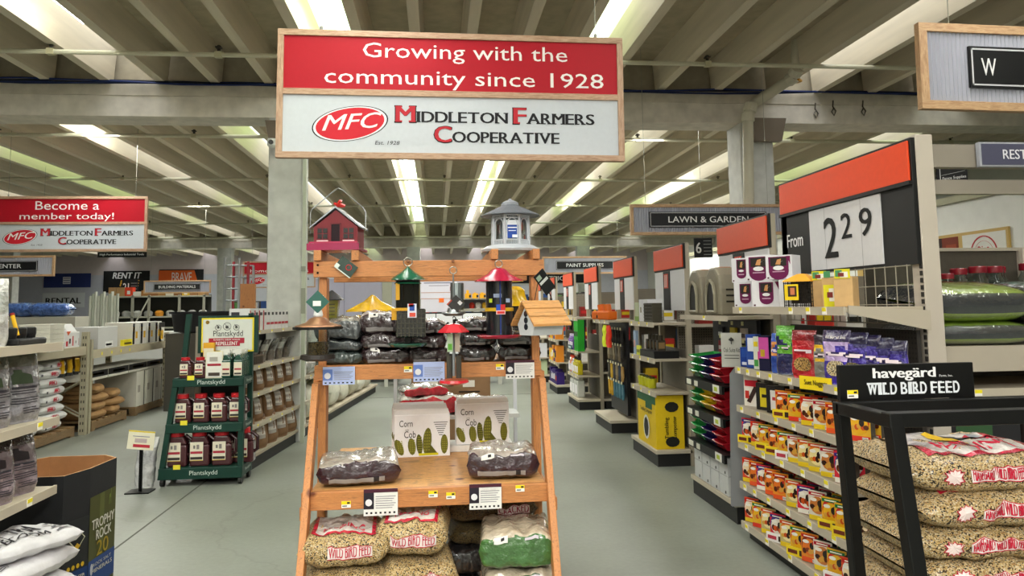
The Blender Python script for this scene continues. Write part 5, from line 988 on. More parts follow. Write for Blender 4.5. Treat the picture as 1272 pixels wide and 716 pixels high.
for i, y in enumerate((3.98, 3.86, 3.74)):
    t = thing('wood_block', 'tan pressed wood block feeder on the top treat shelf, %s from the yellow roof' % ORD[i], 'block', (2.14, y, 1.522), radians(-50), 'tan wood block feeders'); B('c8a470').box(-.05, .05, 0, .09, 0, .16).build('block', 'matte', t, bevel=.004)
    k = B('d8d028').box(-.04, .04, -.004, 0, .0 if i == 1 else .15, .12 if i == 1 else .2).box(-.035, .0, -.006, -.003, .16, .195, '4a8a5a').box(-.01, .03, -.006, -.003, .03 if i == 1 else .155, .1 if i == 1 else .185, 'e8e4d8').box(-.02, .01, -.0075, -.005, .05 if i == 1 else .16, .08 if i == 1 else .18, '7a3028'); k.build('label_card', 'print', t)
# ---- bag and jar shelves behind the black rack
t = thing('shelf_unit', 'wide beige shelf unit on the right with pegboard, jars and wrapped cushions', 'shelf', (0, 0, 0))
B('4a443a').box(2.56, 4.6, 4.22, 4.24, .1, 1.86).build('pegboard', 'peg', t); B('a49c8c').box(2.56, 4.6, 4.2, 4.26, 1.845, 1.865).build('top_rail', 'paint', t); B('beb4a6').box(3.55, 3.6, 4.17, 4.22, 0, 1.86).build('upright', 'paint', t)
B('b8ae9e').box(2.56, 4.6, 3.62, 4.2, 1.285, 1.31).build('shelf', 'paint', t); B('b0a696').box(2.56, 4.6, 3.6, 3.62, 1.18, 1.31).build('shelf_front', 'paint', t)
B('b8ae9e').box(2.56, 4.6, 3.62, 4.2, .6, .63).build('shelf', 'paint', t)
gondola_shelf(t, 2.56, 4.6, 3.6, 4.2, 1.09, '-y', (2.75, 3.1, 3.4)); B('181818').box(2.56, 4.6, 3.62, 4.2, 0, .15).build('base', 'paint', t)
B('8c8478').box(2.55, 4.6, 3.56, 3.62, 2.24, 2.36).box(2.55, 4.6, 3.57, 3.61, 2.10, 2.175).build('cross_beam', 'paint', t)
B('b0a89a').box(4.55, 4.62, 3.55, 3.63, 0, 2.4).build('upright', 'paint', t)
for i, (z, c) in enumerate(((1.311, '8ea638'), (1.425, 'a0b440'))):
    for j in range(2):
        t2 = thing('wrapped_cushion', 'green and charcoal cushion in clear wrap, %s of the %s pile on the right shelf' % (('lower', 'upper')[i], ('left', 'right')[j]), 'cushion', (2.84 + .62 * j, 3.86, z), radians(-4 + 3 * i), 'wrapped cushions')
        if i: t2.rotation_euler = (radians(6), 0, radians(-1)); t2.location.z += .022
        b = B(); S = sack(b, .64, .5, .125 + .07 * i, 300 + i + 2 * j, wr=.006, nu=22, nt=24, cf=lambda u, tt: '34343a' if (tt < .09 or tt > .965 or u < .12) else (c if j == 0 else '7c9a94')); b.build('cushion', 'cloth', t2, smooth=True)
        b = B('f4f8f6'); b.grid(lambda u, tt: S(u, tt, .006), 22, 24); b.build('wrap', 'wrap', t2, smooth=True)
for i, (x, y, s_) in enumerate(((2.98, 4.08, .8), (3.07, 4.1, .95), (3.17, 4.07, 1), (3.28, 4.08, 1.0), (3.33, 4.12, 1), (3.50, 4.07, 1.08))):
    t2 = thing('glass_jar', 'clear glass jar with a dark red lid behind the cushions, %s from the left' % ORD[i], 'jar', (x, y, 1.545), 0, 'glass jars with red lids'); t2.scale = (s_,) * 3
    B('e4ecea').lathe([(.05, 0), (.055, .01), (.055, .12), (.042, .145), (.042, .165)], n=20).build('jar', 'glass', t2, smooth='auto'); B('7c1424').lathe([(.048, .16), (.05, .165), (.05, .195), (.046, .2)], n=20).build('lid', 'gloss', t2, smooth='auto'); B('8a1c28').lathe([(.03, -.02), (.045, -.01), (.045, .0), (.02, .004)], n=16).build('feeder_base', 'gloss', t2)
tag(B('8a7c60').box(2.85, 3.6, 4.0, 4.19, 1.50, 1.522).build('shelf_board', 'matte'), 'narrow brown shelf board carrying the glass jars', 'shelf board')
t2 = thing('small_sign', 'black and yellow tag beside the small red packs behind the sign board', 'tag', (2.6, 3.72, 1.1)); B('141414').box(-.02, .12, 0, .02, 0, .09).box(-.02, .0, -.002, 0, 0, .09, 'e0c820').box(.02, .08, -.003, 0, .02, .06, 'c04848').build('card', 'print', t2)
for i in range(4): carton('dark carton low on the right shelf unit, %s from the left' % ORD[i], (2.82 + .42 * i, 3.85, .635), .4, .4, .36, ['2a2a2c', '332c28', '24282c', '2c2c30'][i], prints=[('f', .1, .6, .4, .8, '6a2a2a' if i % 2 else '3a5a3a')], group='dark cartons on the right')
t = thing('restroom_sign', 'slate blue sign with white letters REST on the right cross beam', 'sign', (3.18, 3.53, 2.30)); B('9a9ca4').box(-.17, .4, -.01, .02, -.065, .065).build('frame', 'paint', t, bevel=.003); B('4c4c60').box(-.16, .39, -.013, -.01, -.055, .055).build('panel', 'print', t); text('lettering', 'REST', t, -.03, 0, -.016, .0 or .14, .05, 'e4e4ea', anchor='l') if False else text('lettering', 'RESTROOM', t, .115, 0, -.016, .32, .05, 'e4e4ea', off=.01)
t.location = (2.80 + .17, 3.53, 2.30)
t = thing('aisle_sign', 'small black slanted sign reading Fence Supplies behind the cross beams', 'sign', at(1165, 232, Y=4.6)); B('1c1a1c').add([(0, 0, 0), (.22, 0, 0), (.22, 0, .13), (0, 0, .13), (0, .01, 0), (.22, .01, 0), (.22, .01, .13), (0, .01, .13)], [(0, 1, 2, 3), (7, 6, 5, 4), (0, 4, 5, 1), (3, 2, 6, 7)]).build('panel', 'print', t); text('lettering', 'Fence Supplies', t, .12, .05, -.004, .17, .025, 'd0d0d0', rise=.02); B('c8c8c8').path([(.03, -.003, .075), (.2, -.003, .11)], .001, n=3).path([(.03, -.003, .01), (.2, -.003, .03)], .001, n=3).path([(.02, -.003, .0), (.02, -.003, .12)], .002, n=3).build('line', 'print', t)
# ---- framed picture on the partition
t = thing('framed_poster', 'wood-framed posters with a red round emblem on the white partition wall', 'poster', (6.995, 10.0, 0)); t.rotation_euler = (0, 0, -pi / 2)
for a, b_ in ((-1.7, -.7), (-.7, -.02), (-.02, .78), (.78, 1.62)): B('c4a45c').box(a, b_, -.03, 0, 1.85, 2.44).build('frame', 'paint', t)
B('e4e4de').box(.82, 1.58, -.034, -.03, 1.9, 2.40).build('sheet', 'print', t); B('7a2c14').box(0.02, .74, -.034, -.03, 1.9, 2.40).box(.3, .42, -.036, -.033, 2.0, 2.4, '2c1410').box(.2, .6, -.037, -.033, 1.92, 2.06, 'c88a58').box(.5, .7, -.0365, -.033, 2.1, 2.3, '9a4020').build('sheet', 'print', t); B('b8b8c4').box(-.66, -.06, -.034, -.03, 1.9, 2.40).box(-.5, -.3, -.036, -.033, 1.95, 2.35, '4a5a8a').build('sheet', 'print', t)
k = B('c03038')
for r in (.235, .225, .17): k.path([(1.2 + r * cos(a), -.036, 2.13 + r * sin(a)) for a in [2 * pi * i / 28 for i in range(28)]], .005 if r > .2 else .002, n=4, closed=True)
put_text(k, 'Rice', 1.2, 2.17, .2, .12, -.038, 'c03038', off=.02, rise=.03); put_text(k, 'Poultry', 1.2, 2.02, .34, .13, -.038, 'c03038', off=.02, rise=.03); k.build('emblem', 'print', t)
# ---- black rack of wild bird feed
t = thing('black_rack', 'black metal rack in the right foreground holding bags of bird seed', 'rack', (0, 0, 0))
def leg(xt, yt, xb, yb, zt, w=.05):
    b = B('0a0a0a'); b.add([(xb + a, yb + c, 0) for a, c in ((0, 0), (w, 0), (w, w), (0, w))] + [(xt + a, yt + c, zt) for a, c in ((0, 0), (w, 0), (w, w), (0, w))], [(3, 2, 1, 0), (4, 5, 6, 7), (0, 1, 5, 4), (1, 2, 6, 5), (2, 3, 7, 6), (3, 0, 4, 7)]); return b.build('leg', 'metal' if 0 else 'plastic', t, bevel=.004)
leg(1.50, 2.38, 1.58, 2.32, 1.17); leg(1.50, 2.70, 1.58, 2.74, 1.165, .045); leg(2.62, 2.38, 2.62, 2.36, 1.17); leg(2.62, 2.7, 2.62, 2.74, 1.165)
B('0a0a0a').box(1.5, 2.67, 2.38, 2.43, 1.125, 1.175).build('rail', 'plastic', t, bevel=.004); B('0a0a0a').box(1.5, 2.67, 2.70, 2.745, 1.12, 1.17).build('rail', 'plastic', t, bevel=.004)
for x in (1.5, 2.62): B('0a0a0a').box(x, x + .045, 2.42, 2.72, 1.125, 1.17).build('rail', 'plastic', t, bevel=.004)
B('0a0a0a').box(1.58, 2.67, 2.40, 2.45, .1, .15).box(1.58, 2.67, 2.75, 2.8, .1, .15).build('lower_rail', 'plastic', t); B('191919').box(1.6, 2.65, 2.42, 3.0, .15, .17).build('deck', 'plastic', t)
o = B('0a0a0a').box(1.535, 2.09, 2.745, 2.765, 1.17, 1.305).build('sign_board', 'plastic', t, bevel=.002)
HL = B('e8e8e8')
# lettering in an uncial style built from the plain letters
put_text(HL, 'havegärd', 1.80, 1.266, .255, .05, 2.742, 'ececec', off=.03); put_text(HL, 'Farm, Inc.', 1.972, 1.256, .055, .01, 2.742, 'ececec'); HL.build('lettering', 'print', o)
HL = B('e4e8ec'); bx = 1.648
for wd_ in ('WILD', 'BIRD', 'FEED'):
    for ch in wd_:
        vs, fs, asp = text_mesh(ch); ww = .036 if ch == 'W' else (.012 if ch == 'I' else .0245); zz, hh = 1.19, .044
        [HL.add([(bx + u * ww + dx, 2.742 - dx * .1, zz + v * hh) for u, v in vs], fs) for dx in (-.0015, .0015)]
        for sx in ({'W': (.1, .5, .9), 'I': (.5,), 'L': (.25,), 'D': (.25,), 'B': (.25,), 'R': (.25, .85), 'F': (.25,), 'E': (.25,)}[ch]):
            for z_ in ((zz,) if ch != 'W' else ()) + (zz + hh - .006,) if not (ch == 'R' and sx > .5) else (zz,): HL.add([(bx + sx * ww - .008, 2.7405, z_), (bx + sx * ww + .008, 2.7405, z_), (bx + sx * ww + .008, 2.7405, z_ + .008), (bx + sx * ww - .008, 2.7405, z_ + .008)], [(0, 1, 2, 3)])
        bx += ww + .0065
    bx += .012
HL.build('lettering', 'print', o)
price_tag(1.515, 2.375, 1.21 - .06, 'yellow and white price tag on the corner of the black rack').location = at(1059, 490, Y=2.69)
stk = [(.872, .125), (.752, .125), (.64, .118), (.54, .108), (.43, .115), (.32, .11), (.21, .11), (.165, .05)][:7]
for i, (z, h) in enumerate(stk):
    seed_bag('clear bag of mixed bird seed on the black rack, %s' % ('topmost of the stack' if i == 0 else '%s from the top' % ORD[i]), (1.96 + .012 * sin(i * 2.3), 2.69 + .008 * cos(i * 3), z), .66, .50, h * 1.12, radians(2 * sin(i * 1.9)), 400 + i, group='clear seed bags on the black rack', cap=i < 2, tint='f2e6d2', frac=(.3, .62), birds=i < 1, word='HAVEGARD WILD BIRD FEED')
k = B('d8b820'); Sx = sack_fn(.66, .50, .125 * 1.12, 400, .02, .6)
o = bpy.data.objects.new('bird_print', None); bpy.data.objects.remove(o)
for i in range(5): flat_bag('dark blue and white feed bag right on the black rack, %s from the top' % ORD[i], (2.56, 2.80, .80 - .14 * i), .5, .4, .14, radians(-14), 420 + i, c=['4a5258', '3a7ab0', 'a8b0b4', '6a6a40', '30343a'][i], name='feed_bag', group='blue and white bags right of the seed bags', mt='foil', lines=i != 3)
# ---- bird treat tower with coloured scoops (first endcap)
def endcap(n, yn, wy=.92, zs=(), lab='', sign=True, hh=2.2):
    t = thing('endcap_shelf', lab, 'shelf', (0, 0, 0), 0, 'end shelves along the right aisle')
    B('141414').box(2.09, 2.43, yn + .02, yn + wy, 0, .12).build('base', 'paint', t); B('c0b6a2').box(2.07, 2.43, yn, yn + wy, .12, .155).build('base_shelf', 'paint', t, bevel=.003)
    for y in (yn, yn + wy - .05): B('a49b88').box(2.41, 2.46, y, y + .05, 0, hh).build('upright', 'paint', t)
    B('6e685c').box(2.42, 2.44, yn + .05, yn + wy - .05, .15, 1.1 if n else 1.5).build('back_panel', 'peg', t)
    for z in zs: gondola_shelf(t, 2.09, 2.42, yn + .01, yn + wy - .01, z, '-x', (yn + .2, yn + .5, yn + .8), lip=.045)
    # the run behind it
    B('857d6e').box(2.47, 6.4, yn + wy / 2 - .02, yn + wy / 2 + .02, .15, 1.75).build('run_panel', 'peg', t); B('151515').box(2.5, 6.4, yn + .05, yn + wy, 0, .12).build('run_base', 'paint', t)
    for z in (.15, .55, .95, 1.35): B('b4aa98').box(2.47, 6.4, yn + .04, yn + wy - .04, z - .03, z).build('run_shelf', 'paint', t)
    if sign:
        s2 = thing('price_sign', ('orange-topped blank price sign over the %s end shelf from the front' % ORD[n]), 'price sign', (2.40, yn + .98, 0 if n == 0 else -.055), -pi / 2, 'orange price signs along the aisle')
        L = .99; B('1c1c1c').box(0, L, .0, .02, 1.95, 2.2).build('board', 'plastic', s2); B('d8502c').box(.015, L - .015, -.012, 0, 1.965, 2.185).build('orange_panel', 'plastic', s2, bevel=.004)
        B('d4d4d8').box(.02, L - .02, -.0, .018, 1.54, 1.945).build('number_card', 'print', s2); B('1c1c1c').box(.33, .55, -.006, 0, 1.54, 1.945).build('dark_strip', 'print', s2)
        k = B('c8402c').box(.37, .5, -.009, -.006, 1.77, 1.92)
        for q in range(3): k.add([(.38 + .035 * q, -.0105, 1.78), (.395 + .035 * q, -.0105, 1.78), (.415 + .035 * q, -.0105, 1.91), (.40 + .035 * q, -.0105, 1.91)], [(0, 1, 2, 3)], 'e0d8d0')
        k.build('ribbon_print', 'print', s2)
    return t
t = endcap(0, 5.16, .92, (), 'end shelf behind the treat shelves, hung with coloured scoops and bins')
gondola_shelf(t, 2.07, 2.42, 5.16, 6.18, 1.455, '-x', (5.6,)); B('17171a').box(2.30, 2.33, 5.2, 6.06, .16, 1.42).build('backing', 'plastic', t)
B('9a9c9e').add([(2.03, 5.12, .14), (2.22, 5.12, .14), (2.26, 5.12, 1.12), (2.12, 5.12, 1.12), (2.06, 5.12, 1.05)], [(0, 1, 2, 3, 4)]).add([(2.03, 5.14, .14), (2.22, 5.14, .14), (2.26, 5.14, 1.12), (2.12, 5.14, 1.12), (2.06, 5.14, 1.05)], [(4, 3, 2, 1, 0)]).build('side_panel', 'paint', t)
binp = {}
def scoop(c, lab, loc, w=.21):
    if c not in binp:
        t = thing('scoop_bin', lab, 'bin', loc, -pi / 2, 'coloured plastic scoops'); hw = w / 2
        B(c).add([(-hw * .8, -.02, 0), (hw * .8, -.02, 0), (hw * .8, .14, 0), (-hw * .8, .14, 0), (-hw, -.06, .05), (hw, -.06, .05), (hw, .16, .075), (-hw, .16, .075)], [(3, 2, 1, 0), (0, 1, 5, 4), (1, 2, 6, 5), (2, 3, 7, 6), (3, 0, 4, 7)]).build('bowl', 'gloss', t)
        B(c).path([(-hw, -.06, .05), (0, -.07, .05), (hw, -.06, .05), (hw, .16, .075), (-hw, .16, .075)], .006, n=5, closed=True).build('rim', 'gloss', t); binp[c] = t; return t
    return dup(binp[c], loc, -pi / 2, lab)
CN = {'2c9a48': 'green', '2a2058': 'dark purple', 'b01c28': 'red', 'e0c01c': 'yellow'}
for g, (z0, cs) in enumerate(((.96, ('2c9a48', '2a2058', 'b01c28')), (.725, ('2c9a48', 'e0c01c', 'b01c28')), (.47, ('2c9a48', '2a2058', 'b01c28')))):
    for j, c in enumerate(cs):
        for q in range(3): scoop(c, '%s plastic scoop in the %s group, %s from the bottom' % (CN[c], ('top', 'middle', 'lowest')[g], ORD[q]), (2.13, 5.92 - .235 * j, z0 + .058 * q))
    tag(B('0a0a0a').box(2.04, 2.06, 5.25, 6.05, z0 - .07, z0 - .01).box(2.06, 2.3, 5.25, 6.05, z0 - .02, z0 - .01).box(2.036, 2.04, 5.9, 6.0, z0 - .06, z0 - .02, 'e8e8d8').box(2.036, 2.04, 5.75, 5.82, z0 - .06, z0 - .02, 'd8d8c8').box(2.036, 2.04, 5.3, 5.42, z0 - .068, z0 - .01, 'e0e0da').box(2.035, 2.036, 5.33, 5.39, z0 - .055, z0 - .025, 'a8b828').build('rail', 'plastic', bpy.data.objects[t.name]))
for g, z0 in enumerate((.27, .06 + .0)):
    z0 = (.25, .165)[g] if False else (.22 if g == 0 else .0)
for g, (z0, h) in enumerate(((.225, .17),)):
    pass
for g, z0 in enumerate((.30, .16)):
    for j in range(4): tag(B('c4c6c6').box(-.08, .08, -.07, .08, 0, .135).box(.02, .04, -.072, -.07, .01, .03, '1c1c1c').build('clear_bin', 'plastic', None, bevel=.006), 'pale translucent bin low on the scoop end shelf, %s row, %s from far end' % (('upper', 'lower')[g], ORD[j]), 'bin', 'pale bins').location = (2.15, 5.92 - .18 * j, z0)
for o in [o for o in bpy.data.objects if o.name.startswith('clear_bin')]: o.rotation_euler = (0, 0, -pi / 2)
for i in range(6):
    tag(B(['2a2a2c', 'c8b828', '8a1c2c', '2c2420', 'b8b0a4', '6a7a30'][i]).box(-.05, .05, 0, .02, 0, .09).box(-.04, .04, -.002, 0, .02, .05, ['c8c8c8', '4a7a7a', 'b0a0a0', '8a3040', '4a4440', 'd8d028'][i]).box(-.02, .02, -.003, 0, .11, .14, 'e0e0a8').build('hanging_pack', 'print'), 'small pack hanging on the black board above the scoops, %s' % ['upper far', 'upper middle', 'middle far', 'middle near', 'lower near', 'lowest near'][i], 'pack', 'small hanging packs').location = (2.28, (5.85, 5.6, 5.85, 5.5, 5.4, 5.4)[i], (1.27, 1.27, 1.16, 1.15, 1.27, 1.14)[i])
for o in [o for o in bpy.data.objects if o.name.startswith('hanging_pack')]: o.rotation_euler = (0, 0, -pi / 2)
for i in range(2):
    t = thing('litter_hood', 'olive-grey plastic hooded box with a dark arched opening, %s one' % ('far' if i == 0 else 'near'), 'box', (2.12, 5.98 - .40 * i, 1.457), -pi / 2, 'olive-grey hooded boxes')
    prof = [(-.16, 0), (.16, 0), (.16, .2), (.13, .31), (.05, .37), (-.05, .37), (-.13, .31), (-.16, .2)]
    B('837d6c').prism(prof, 0, .28).build('hood', 'plastic', t, bevel=.02); B('111111').prism([(-.09, .03), (.09, .03), (.09, .16), (.06, .24), (0, .27), (-.06, .24), (-.09, .16)], -.012, .0).build('opening', 'plastic', t)
    B('918b78').path([(-.09, -.012, .03), (-.09, -.012, .16), (-.06, -.012, .24), (0, -.012, .27), (.06, -.012, .24), (.09, -.012, .16), (.09, -.012, .03)], .014, n=6, closed=True).build('rim', 'plastic', t)
    k = B('1e1c18'); [k.box(.158, .164, .05, .2, .1 + .045 * q, .112 + .045 * q) for q in range(3)]; k.build('vent', 'plastic', t); B('c86a28').box(-.04, .04, .06, .14, .37, .374).box(-.08, -.05, .06, .14, .37, .375, 'e0d8c8').build('label', 'print', t)
# ---- further end shelves
LB = ['', 'end shelf with the large yellow box, second along the right aisle', 'end shelf with gloves and orange tools, third along the right aisle', 'end shelf with green tubes and purple bottles, fourth along the right aisle', 'fifth end shelf along the right aisle', 'sixth end shelf along the right aisle', 'seventh end shelf along the right aisle']
YN = [5.16, 7.05, 8.95, 11.0, 13.05, 15.1, 17.2]
for n in range(1, 7): endcap(n, YN[n], .92, ((1.37, 1.02, .70), (1.36,), (1.36, .86, .5), (1.36, .95, .55), (1.3, .9, .5), (1.3, .9, .5))[n - 1], LB[n], hh=2.15)
t = thing('composter_box', 'large yellow carton lettered Tumbling Composter on the base shelf', 'carton', (2.23, 7.42, .156), -pi / 2)
B('e2c01c').box(-.32, .32, -.14, .14, 0, .51).build('carton', 'print', t, bevel=.003)
k = B('1e5a3a').box(-.32, .32, -.143, -.14, .42, .51); k.box(-.02, .2, -.1435, -.141, .36, .42, '1e5a3a'); put_text(k, 'Tumbling Composter', 0, .33, .42, .05, -.144, '1a1a14', off=.01)
k.lathe([(0, 0), (.1, .002), (.1, .004), (0, .006)], n=14, c=(0, -.2, 0)) if False else k.add([(.0 + .11 * cos(a), -.1445, .17 + .12 * sin(a)) for a in [2 * pi * i / 14 for i in range(14)]], [tuple(range(14))], 'e8e8e0').add([(.0 + .08 * cos(a), -.146, .17 + .1 * sin(a)) for a in [2 * pi * i / 8 for i in range(8)]], [tuple(range(8))], '24241f')
f2 = lambda p, q: (.3225, p, q)
put_text(k, 'Tumbling', 0, 0, .2, .05, col='1a1a14', off=.01, fn=lambda p, q: (.3225, -.03 - q, .2 + p)); put_text(k, 'Composter', 0, 0, .22, .05, col='1a1a14', off=.01, fn=lambda p, q: (.3225, .05 - q, .2 + p))
k.add([f2(.02 + .07 * cos(a), .4 + .05 * sin(a)) for a in [2 * pi * i / 10 for i in range(10)]], [tuple(range(10))], '24241f').add([f2(.02 + .07 * cos(a), .07 + .05 * sin(a)) for a in [2 * pi * i / 12 for i in range(12)]], [tuple(range(12))], '24241f'); k.build('print', 'print', t)
for i in range(3): carton(('pale carton with a green base', 'tall white box with lamp picture', 'tall white box with lamp picture')[i] + ' on top of second end shelf, %s from far end' % ORD[i], (2.22, 7.86 - .17 * i, 1.372), .15, .16, .2 + .03 * (i > 0), ('b0b898', 'd8d8dc', 'd8d8dc')[i], -pi / 2, prints=[('f', 0, 1, 0, .25, '7a9a48')] if i == 0 else [('f', .4, .6, .4, .65, '6a6440')], name='box', cat='box')
for j in range(2): 
    t = thing('wire_grate', 'stack of dark patterned grates standing on the second end shelf, %s one' % ('far' if j == 0 else 'near'), 'grate', (2.1, 7.37 - .16 * j, 1.372), -pi / 2); k = B('4c483c')
    for q in range(6): k.box(-.07 + .026 * q, -.062 + .026 * q, 0, .1, 0, .19).box(-.075, .075, -.002, .1, .01 + .033 * q, .018 + .033 * q)
    k.build('grate', 'steel', t)
t = thing('product_tray', 'black display tray with sprayers on the second end shelf', 'tray', (2.22, 7.36, 1.022), -pi / 2); B('161616').box(-.27, .27, -.13, .12, 0, .07).build('tray', 'plastic', t)
for i in range(4): tag(B('3a3428').box(-.04, .04, -.03, .03, 0, .1).tube((0, 0, .1), (0, 0, .15), .022, n=10).box(-.03, .03, -.032, -.03, .02, .08, '8a7048').build('sprayer', 'plastic'), 'brown bottle standing in the black tray on the second end shelf, %s from far end' % ORD[i], 'bottle', 'brown bottles').location = (2.2, 7.58 - .12 * i, 1.092)
carton('tall blue and pink card at the far end of the black tray', (2.12, 7.85, 1.022), .1, .03, .25, '9ab0cc', -pi / 2, prints=[('f', .2, .8, .3, .6, 'd09a90')], name='card', cat='card'); carton('yellow card on the edge of the black tray', (2.1, 7.66, 1.022), .14, .02, .1, 'd8dc48', -pi / 2, prints=[('f', .1, .9, .3, .6, '8a8a30')], name='card', cat='card')
for i in range(4): tag(B('c8c828').lathe([(.04, 0), (.05, .09), (.045, .095)], n=12).lathe([(.03, .095), (.03, .11)], n=12, col='4a4a20').build('lidded_pot', 'plastic'), 'small yellow pot on the middle board of the second end shelf, %s from far end' % ORD[i], 'pot', 'yellow pots').location = (2.17, 7.82 - .12 * i, .702)
# third: gloves, bags, orange tools
for i in range(2):
    t = thing('power_tool', 'orange power tool on the top of the third end shelf, %s one' % ('far' if i == 0 else 'near'), 'tool', (2.15, 9.66 - .35 * i, 1.362), -1.2, 'orange tools'); B('dc6a1c').box(-.13, .13, -.07, .07, 0, .11).build('body', 'plastic', t, bevel=.02); B('dc6a1c').tube((.02, 0, .1), (.0, 0, .19), .05, n=12).build('motor', 'plastic', t); B('2a2a2a').box(-.22, -.13, -.02, .02, .02, .06).build('bar', 'metal', t)
B('17171a').box(2.3, 2.34, 8.98, 9.84, .2, 1.32).build('backing', 'plastic', bpy.data.objects[[o.name for o in bpy.data.objects if o.get('label') == LB[2]][0]])
for i, c in enumerate(('d8e81c', 'e03414')): stand_bag('%s bag hanging on the third end shelf' % ('neon yellow', 'bright red')[i], (2.1, 9.24 - .2 * i, 1.03), .19, .05, .27, -pi / 2, 450 + i, c, c, c, 'neon bags', lines=False, mt='cloth', name='drawstring_bag')
gl = thing('work_glove', 'x', 'glove', (0, 0, 0), -pi / 2, 'work gloves on the third end shelf')
k = B('ffffff'); k.box(-.045, .045, -.01, .01, .08, .17)
for q in range(4): k.box(-.045 + .023 * q, -.027 + .023 * q, -.009, .009, .02 + (.01 if q in (0, 3) else 0), .08)
k.box(.045, .065, -.008, .008, .07, .12).box(-.04, .04, -.011, .011, .17, .21); 
n = 0
for row, (z, cols, nm) in enumerate(((1.02, ['1e1c1c'] * 6, 'black'), (.82, ['8a7c60', '6a604c', '8a7c60', '5c5444', '7a6c54', '2a2622'], 'khaki'), (.58, ['4a4438', 'c8a020', '3a3a40', '8a7a5a', '2c3a4a', 'a8844a'], 'mixed'), (.36, ['c89a18', 'c89a18', '3c6a7a', '3c6a7a', '4a7a8a', '3c6a7a'], 'yellow or teal'))):
    for i in range(6):
        g = thing('work_glove', '%s work glove, %s row of the third end shelf, %s from far end' % (nm, ORD[row], ORD[i]), 'glove', (2.26, 9.74 - .14 * i, z), -pi / 2, 'work gloves on the third end shelf')
        kk = B(cols[i]); kk.v = list(k.v); kk.f = list(k.f); kk.c = [H(cols[i])] * len(k.f); kk.mi = list(k.mi); kk.build('glove', 'cloth', g, bevel=.005); B('e8e4c0').box(-.02, .02, -.02, -.012, .215, .245).build('price_tag', 'print', g)
bpy.data.objects.remove(gl)
# fourth: tubes, bottles
for i in range(3): carton('tall bright green product tube on the fourth end shelf, %s from far end' % ORD[i], (2.14, 11.3 - .11 * i, .862), .1, .1, .49, '2ca830', -pi / 2, prints=[('f', .1, .9, .45, .6, '143c18'), ('f', .3, .5, .05, .35, '1c6a20'), ('f', .1, .9, .95, 1, 'e8f0e0')], group='green tubes')
for i in range(2): carton('tall dark purple product box beside the green tubes, %s one' % ('left' if i == 0 else 'right'), (2.24, 11.62 - .12 * i, .862), .11, .1, .5, '30204c', -pi / 2, prints=[('f', .1, .9, .5, .6, '6a9a80')], group='dark purple boxes')
def bottle(lab, loc, c, cap, group, s=1.0):
    t = thing('bottle', lab, 'bottle', loc, -pi / 2, group); t.scale = (s,) * 3; B(c).box(-.055, .055, -.035, .035, 0, .15).prism([(-.055, .15), (.055, .15), (.02, .19), (-.02, .19)], -.025, .025).build('body', 'gloss', t, bevel=.012); B(cap).tube((0, 0, .19), (0, 0, .22), .02, n=10).build('cap', 'plastic', t); B('e8e4e8').box(-.04, .04, -.038, -.035, .03, .11).build('label', 'print', t); return t
for i in range(6): bottle('lilac bottle on the fourth end shelf, %s row, %s from far end' % (('front', 'rear')[i // 3], ORD[i % 3]), (2.13 + .1 * (i // 3), 11.82 - .14 * (i % 3), .862), '7a58a8', 'e0d8ec', 'lilac bottles', 1.1)
carton('small teal and black display box before the lilac bottles', (2.1, 11.66, .862), .3, .04, .07, '20505c', -pi / 2, name='box', cat='box', prints=[('f', .1, .7, .3, .7, 'c8d8d8')])
for i in range(3): bottle('yellow bottle on the middle board of the fourth end shelf, %s from far end' % ORD[i], (2.14, 11.5 - .15 * i, .502), 'd0c020', '3a3a2a', 'yellow bottles', 1.15)
for i in range(3): bottle('orange-labelled white bottle on the middle board of the fourth end shelf, %s from far end' % ORD[i], (2.14, 11.86 - .12 * i, .502), 'e06a30' if i % 2 else 'd8d0c8', 'd04028', 'white and orange bottles', 1.2)
for i in range(3): bottle('large white jug on the base of the fourth end shelf, %s from far end' % ORD[i], (2.16, 11.75 - .22 * i, .157), 'd4d6d0', '8a9a40', 'large white jugs', 1.7)
rr = random.Random(9)
for e, yn in ((4, YN[4]), (5, YN[5]), (6, YN[6])):
    for zi, z in enumerate((.157, (.55, .5, .5)[e - 4], (.95, .9, .9)[e - 4])):
        for i in range(5):
            c = rr.choice(['e0c828', 'd8d8dc', '5a9ac8', 'c04830', '3a2a6a', '7ab8c8', 'e08a28', '2c4a8a', 'b8c8a0', 'e4e0d4'])
            if e == 4 and zi == 0: c = '34206a'
            carton('%s of the %s end shelf, %s from far end, %s board' % ('purple towel pack' if (e == 4 and zi == 0) else 'coloured household pack', ORD[e], ORD[i], ('base', 'middle', 'upper')[zi]), (2.16, yn + .82 - .17 * i, z), .15, .14, .2 + .1 * rr.random(), c, -pi / 2, prints=[('f', .15, .85, .3, .7, rr.choice(['e8e8e8', 'd8c828', '2a2a3a', 'c03830']))], name='household_pack', cat='pack', group='household packs on the far end shelves')
k = B(); put_text(k, 'Viva', 0, 0, .36, .12, col='e8e8f0', off=.02); o = k.build('lettering', 'print', None); tag(o, 'white Viva lettering on the purple towel packs', 'lettering'); o.location = (2.075, 13.5, .30); o.rotation_euler = (0, 0, -pi / 2)
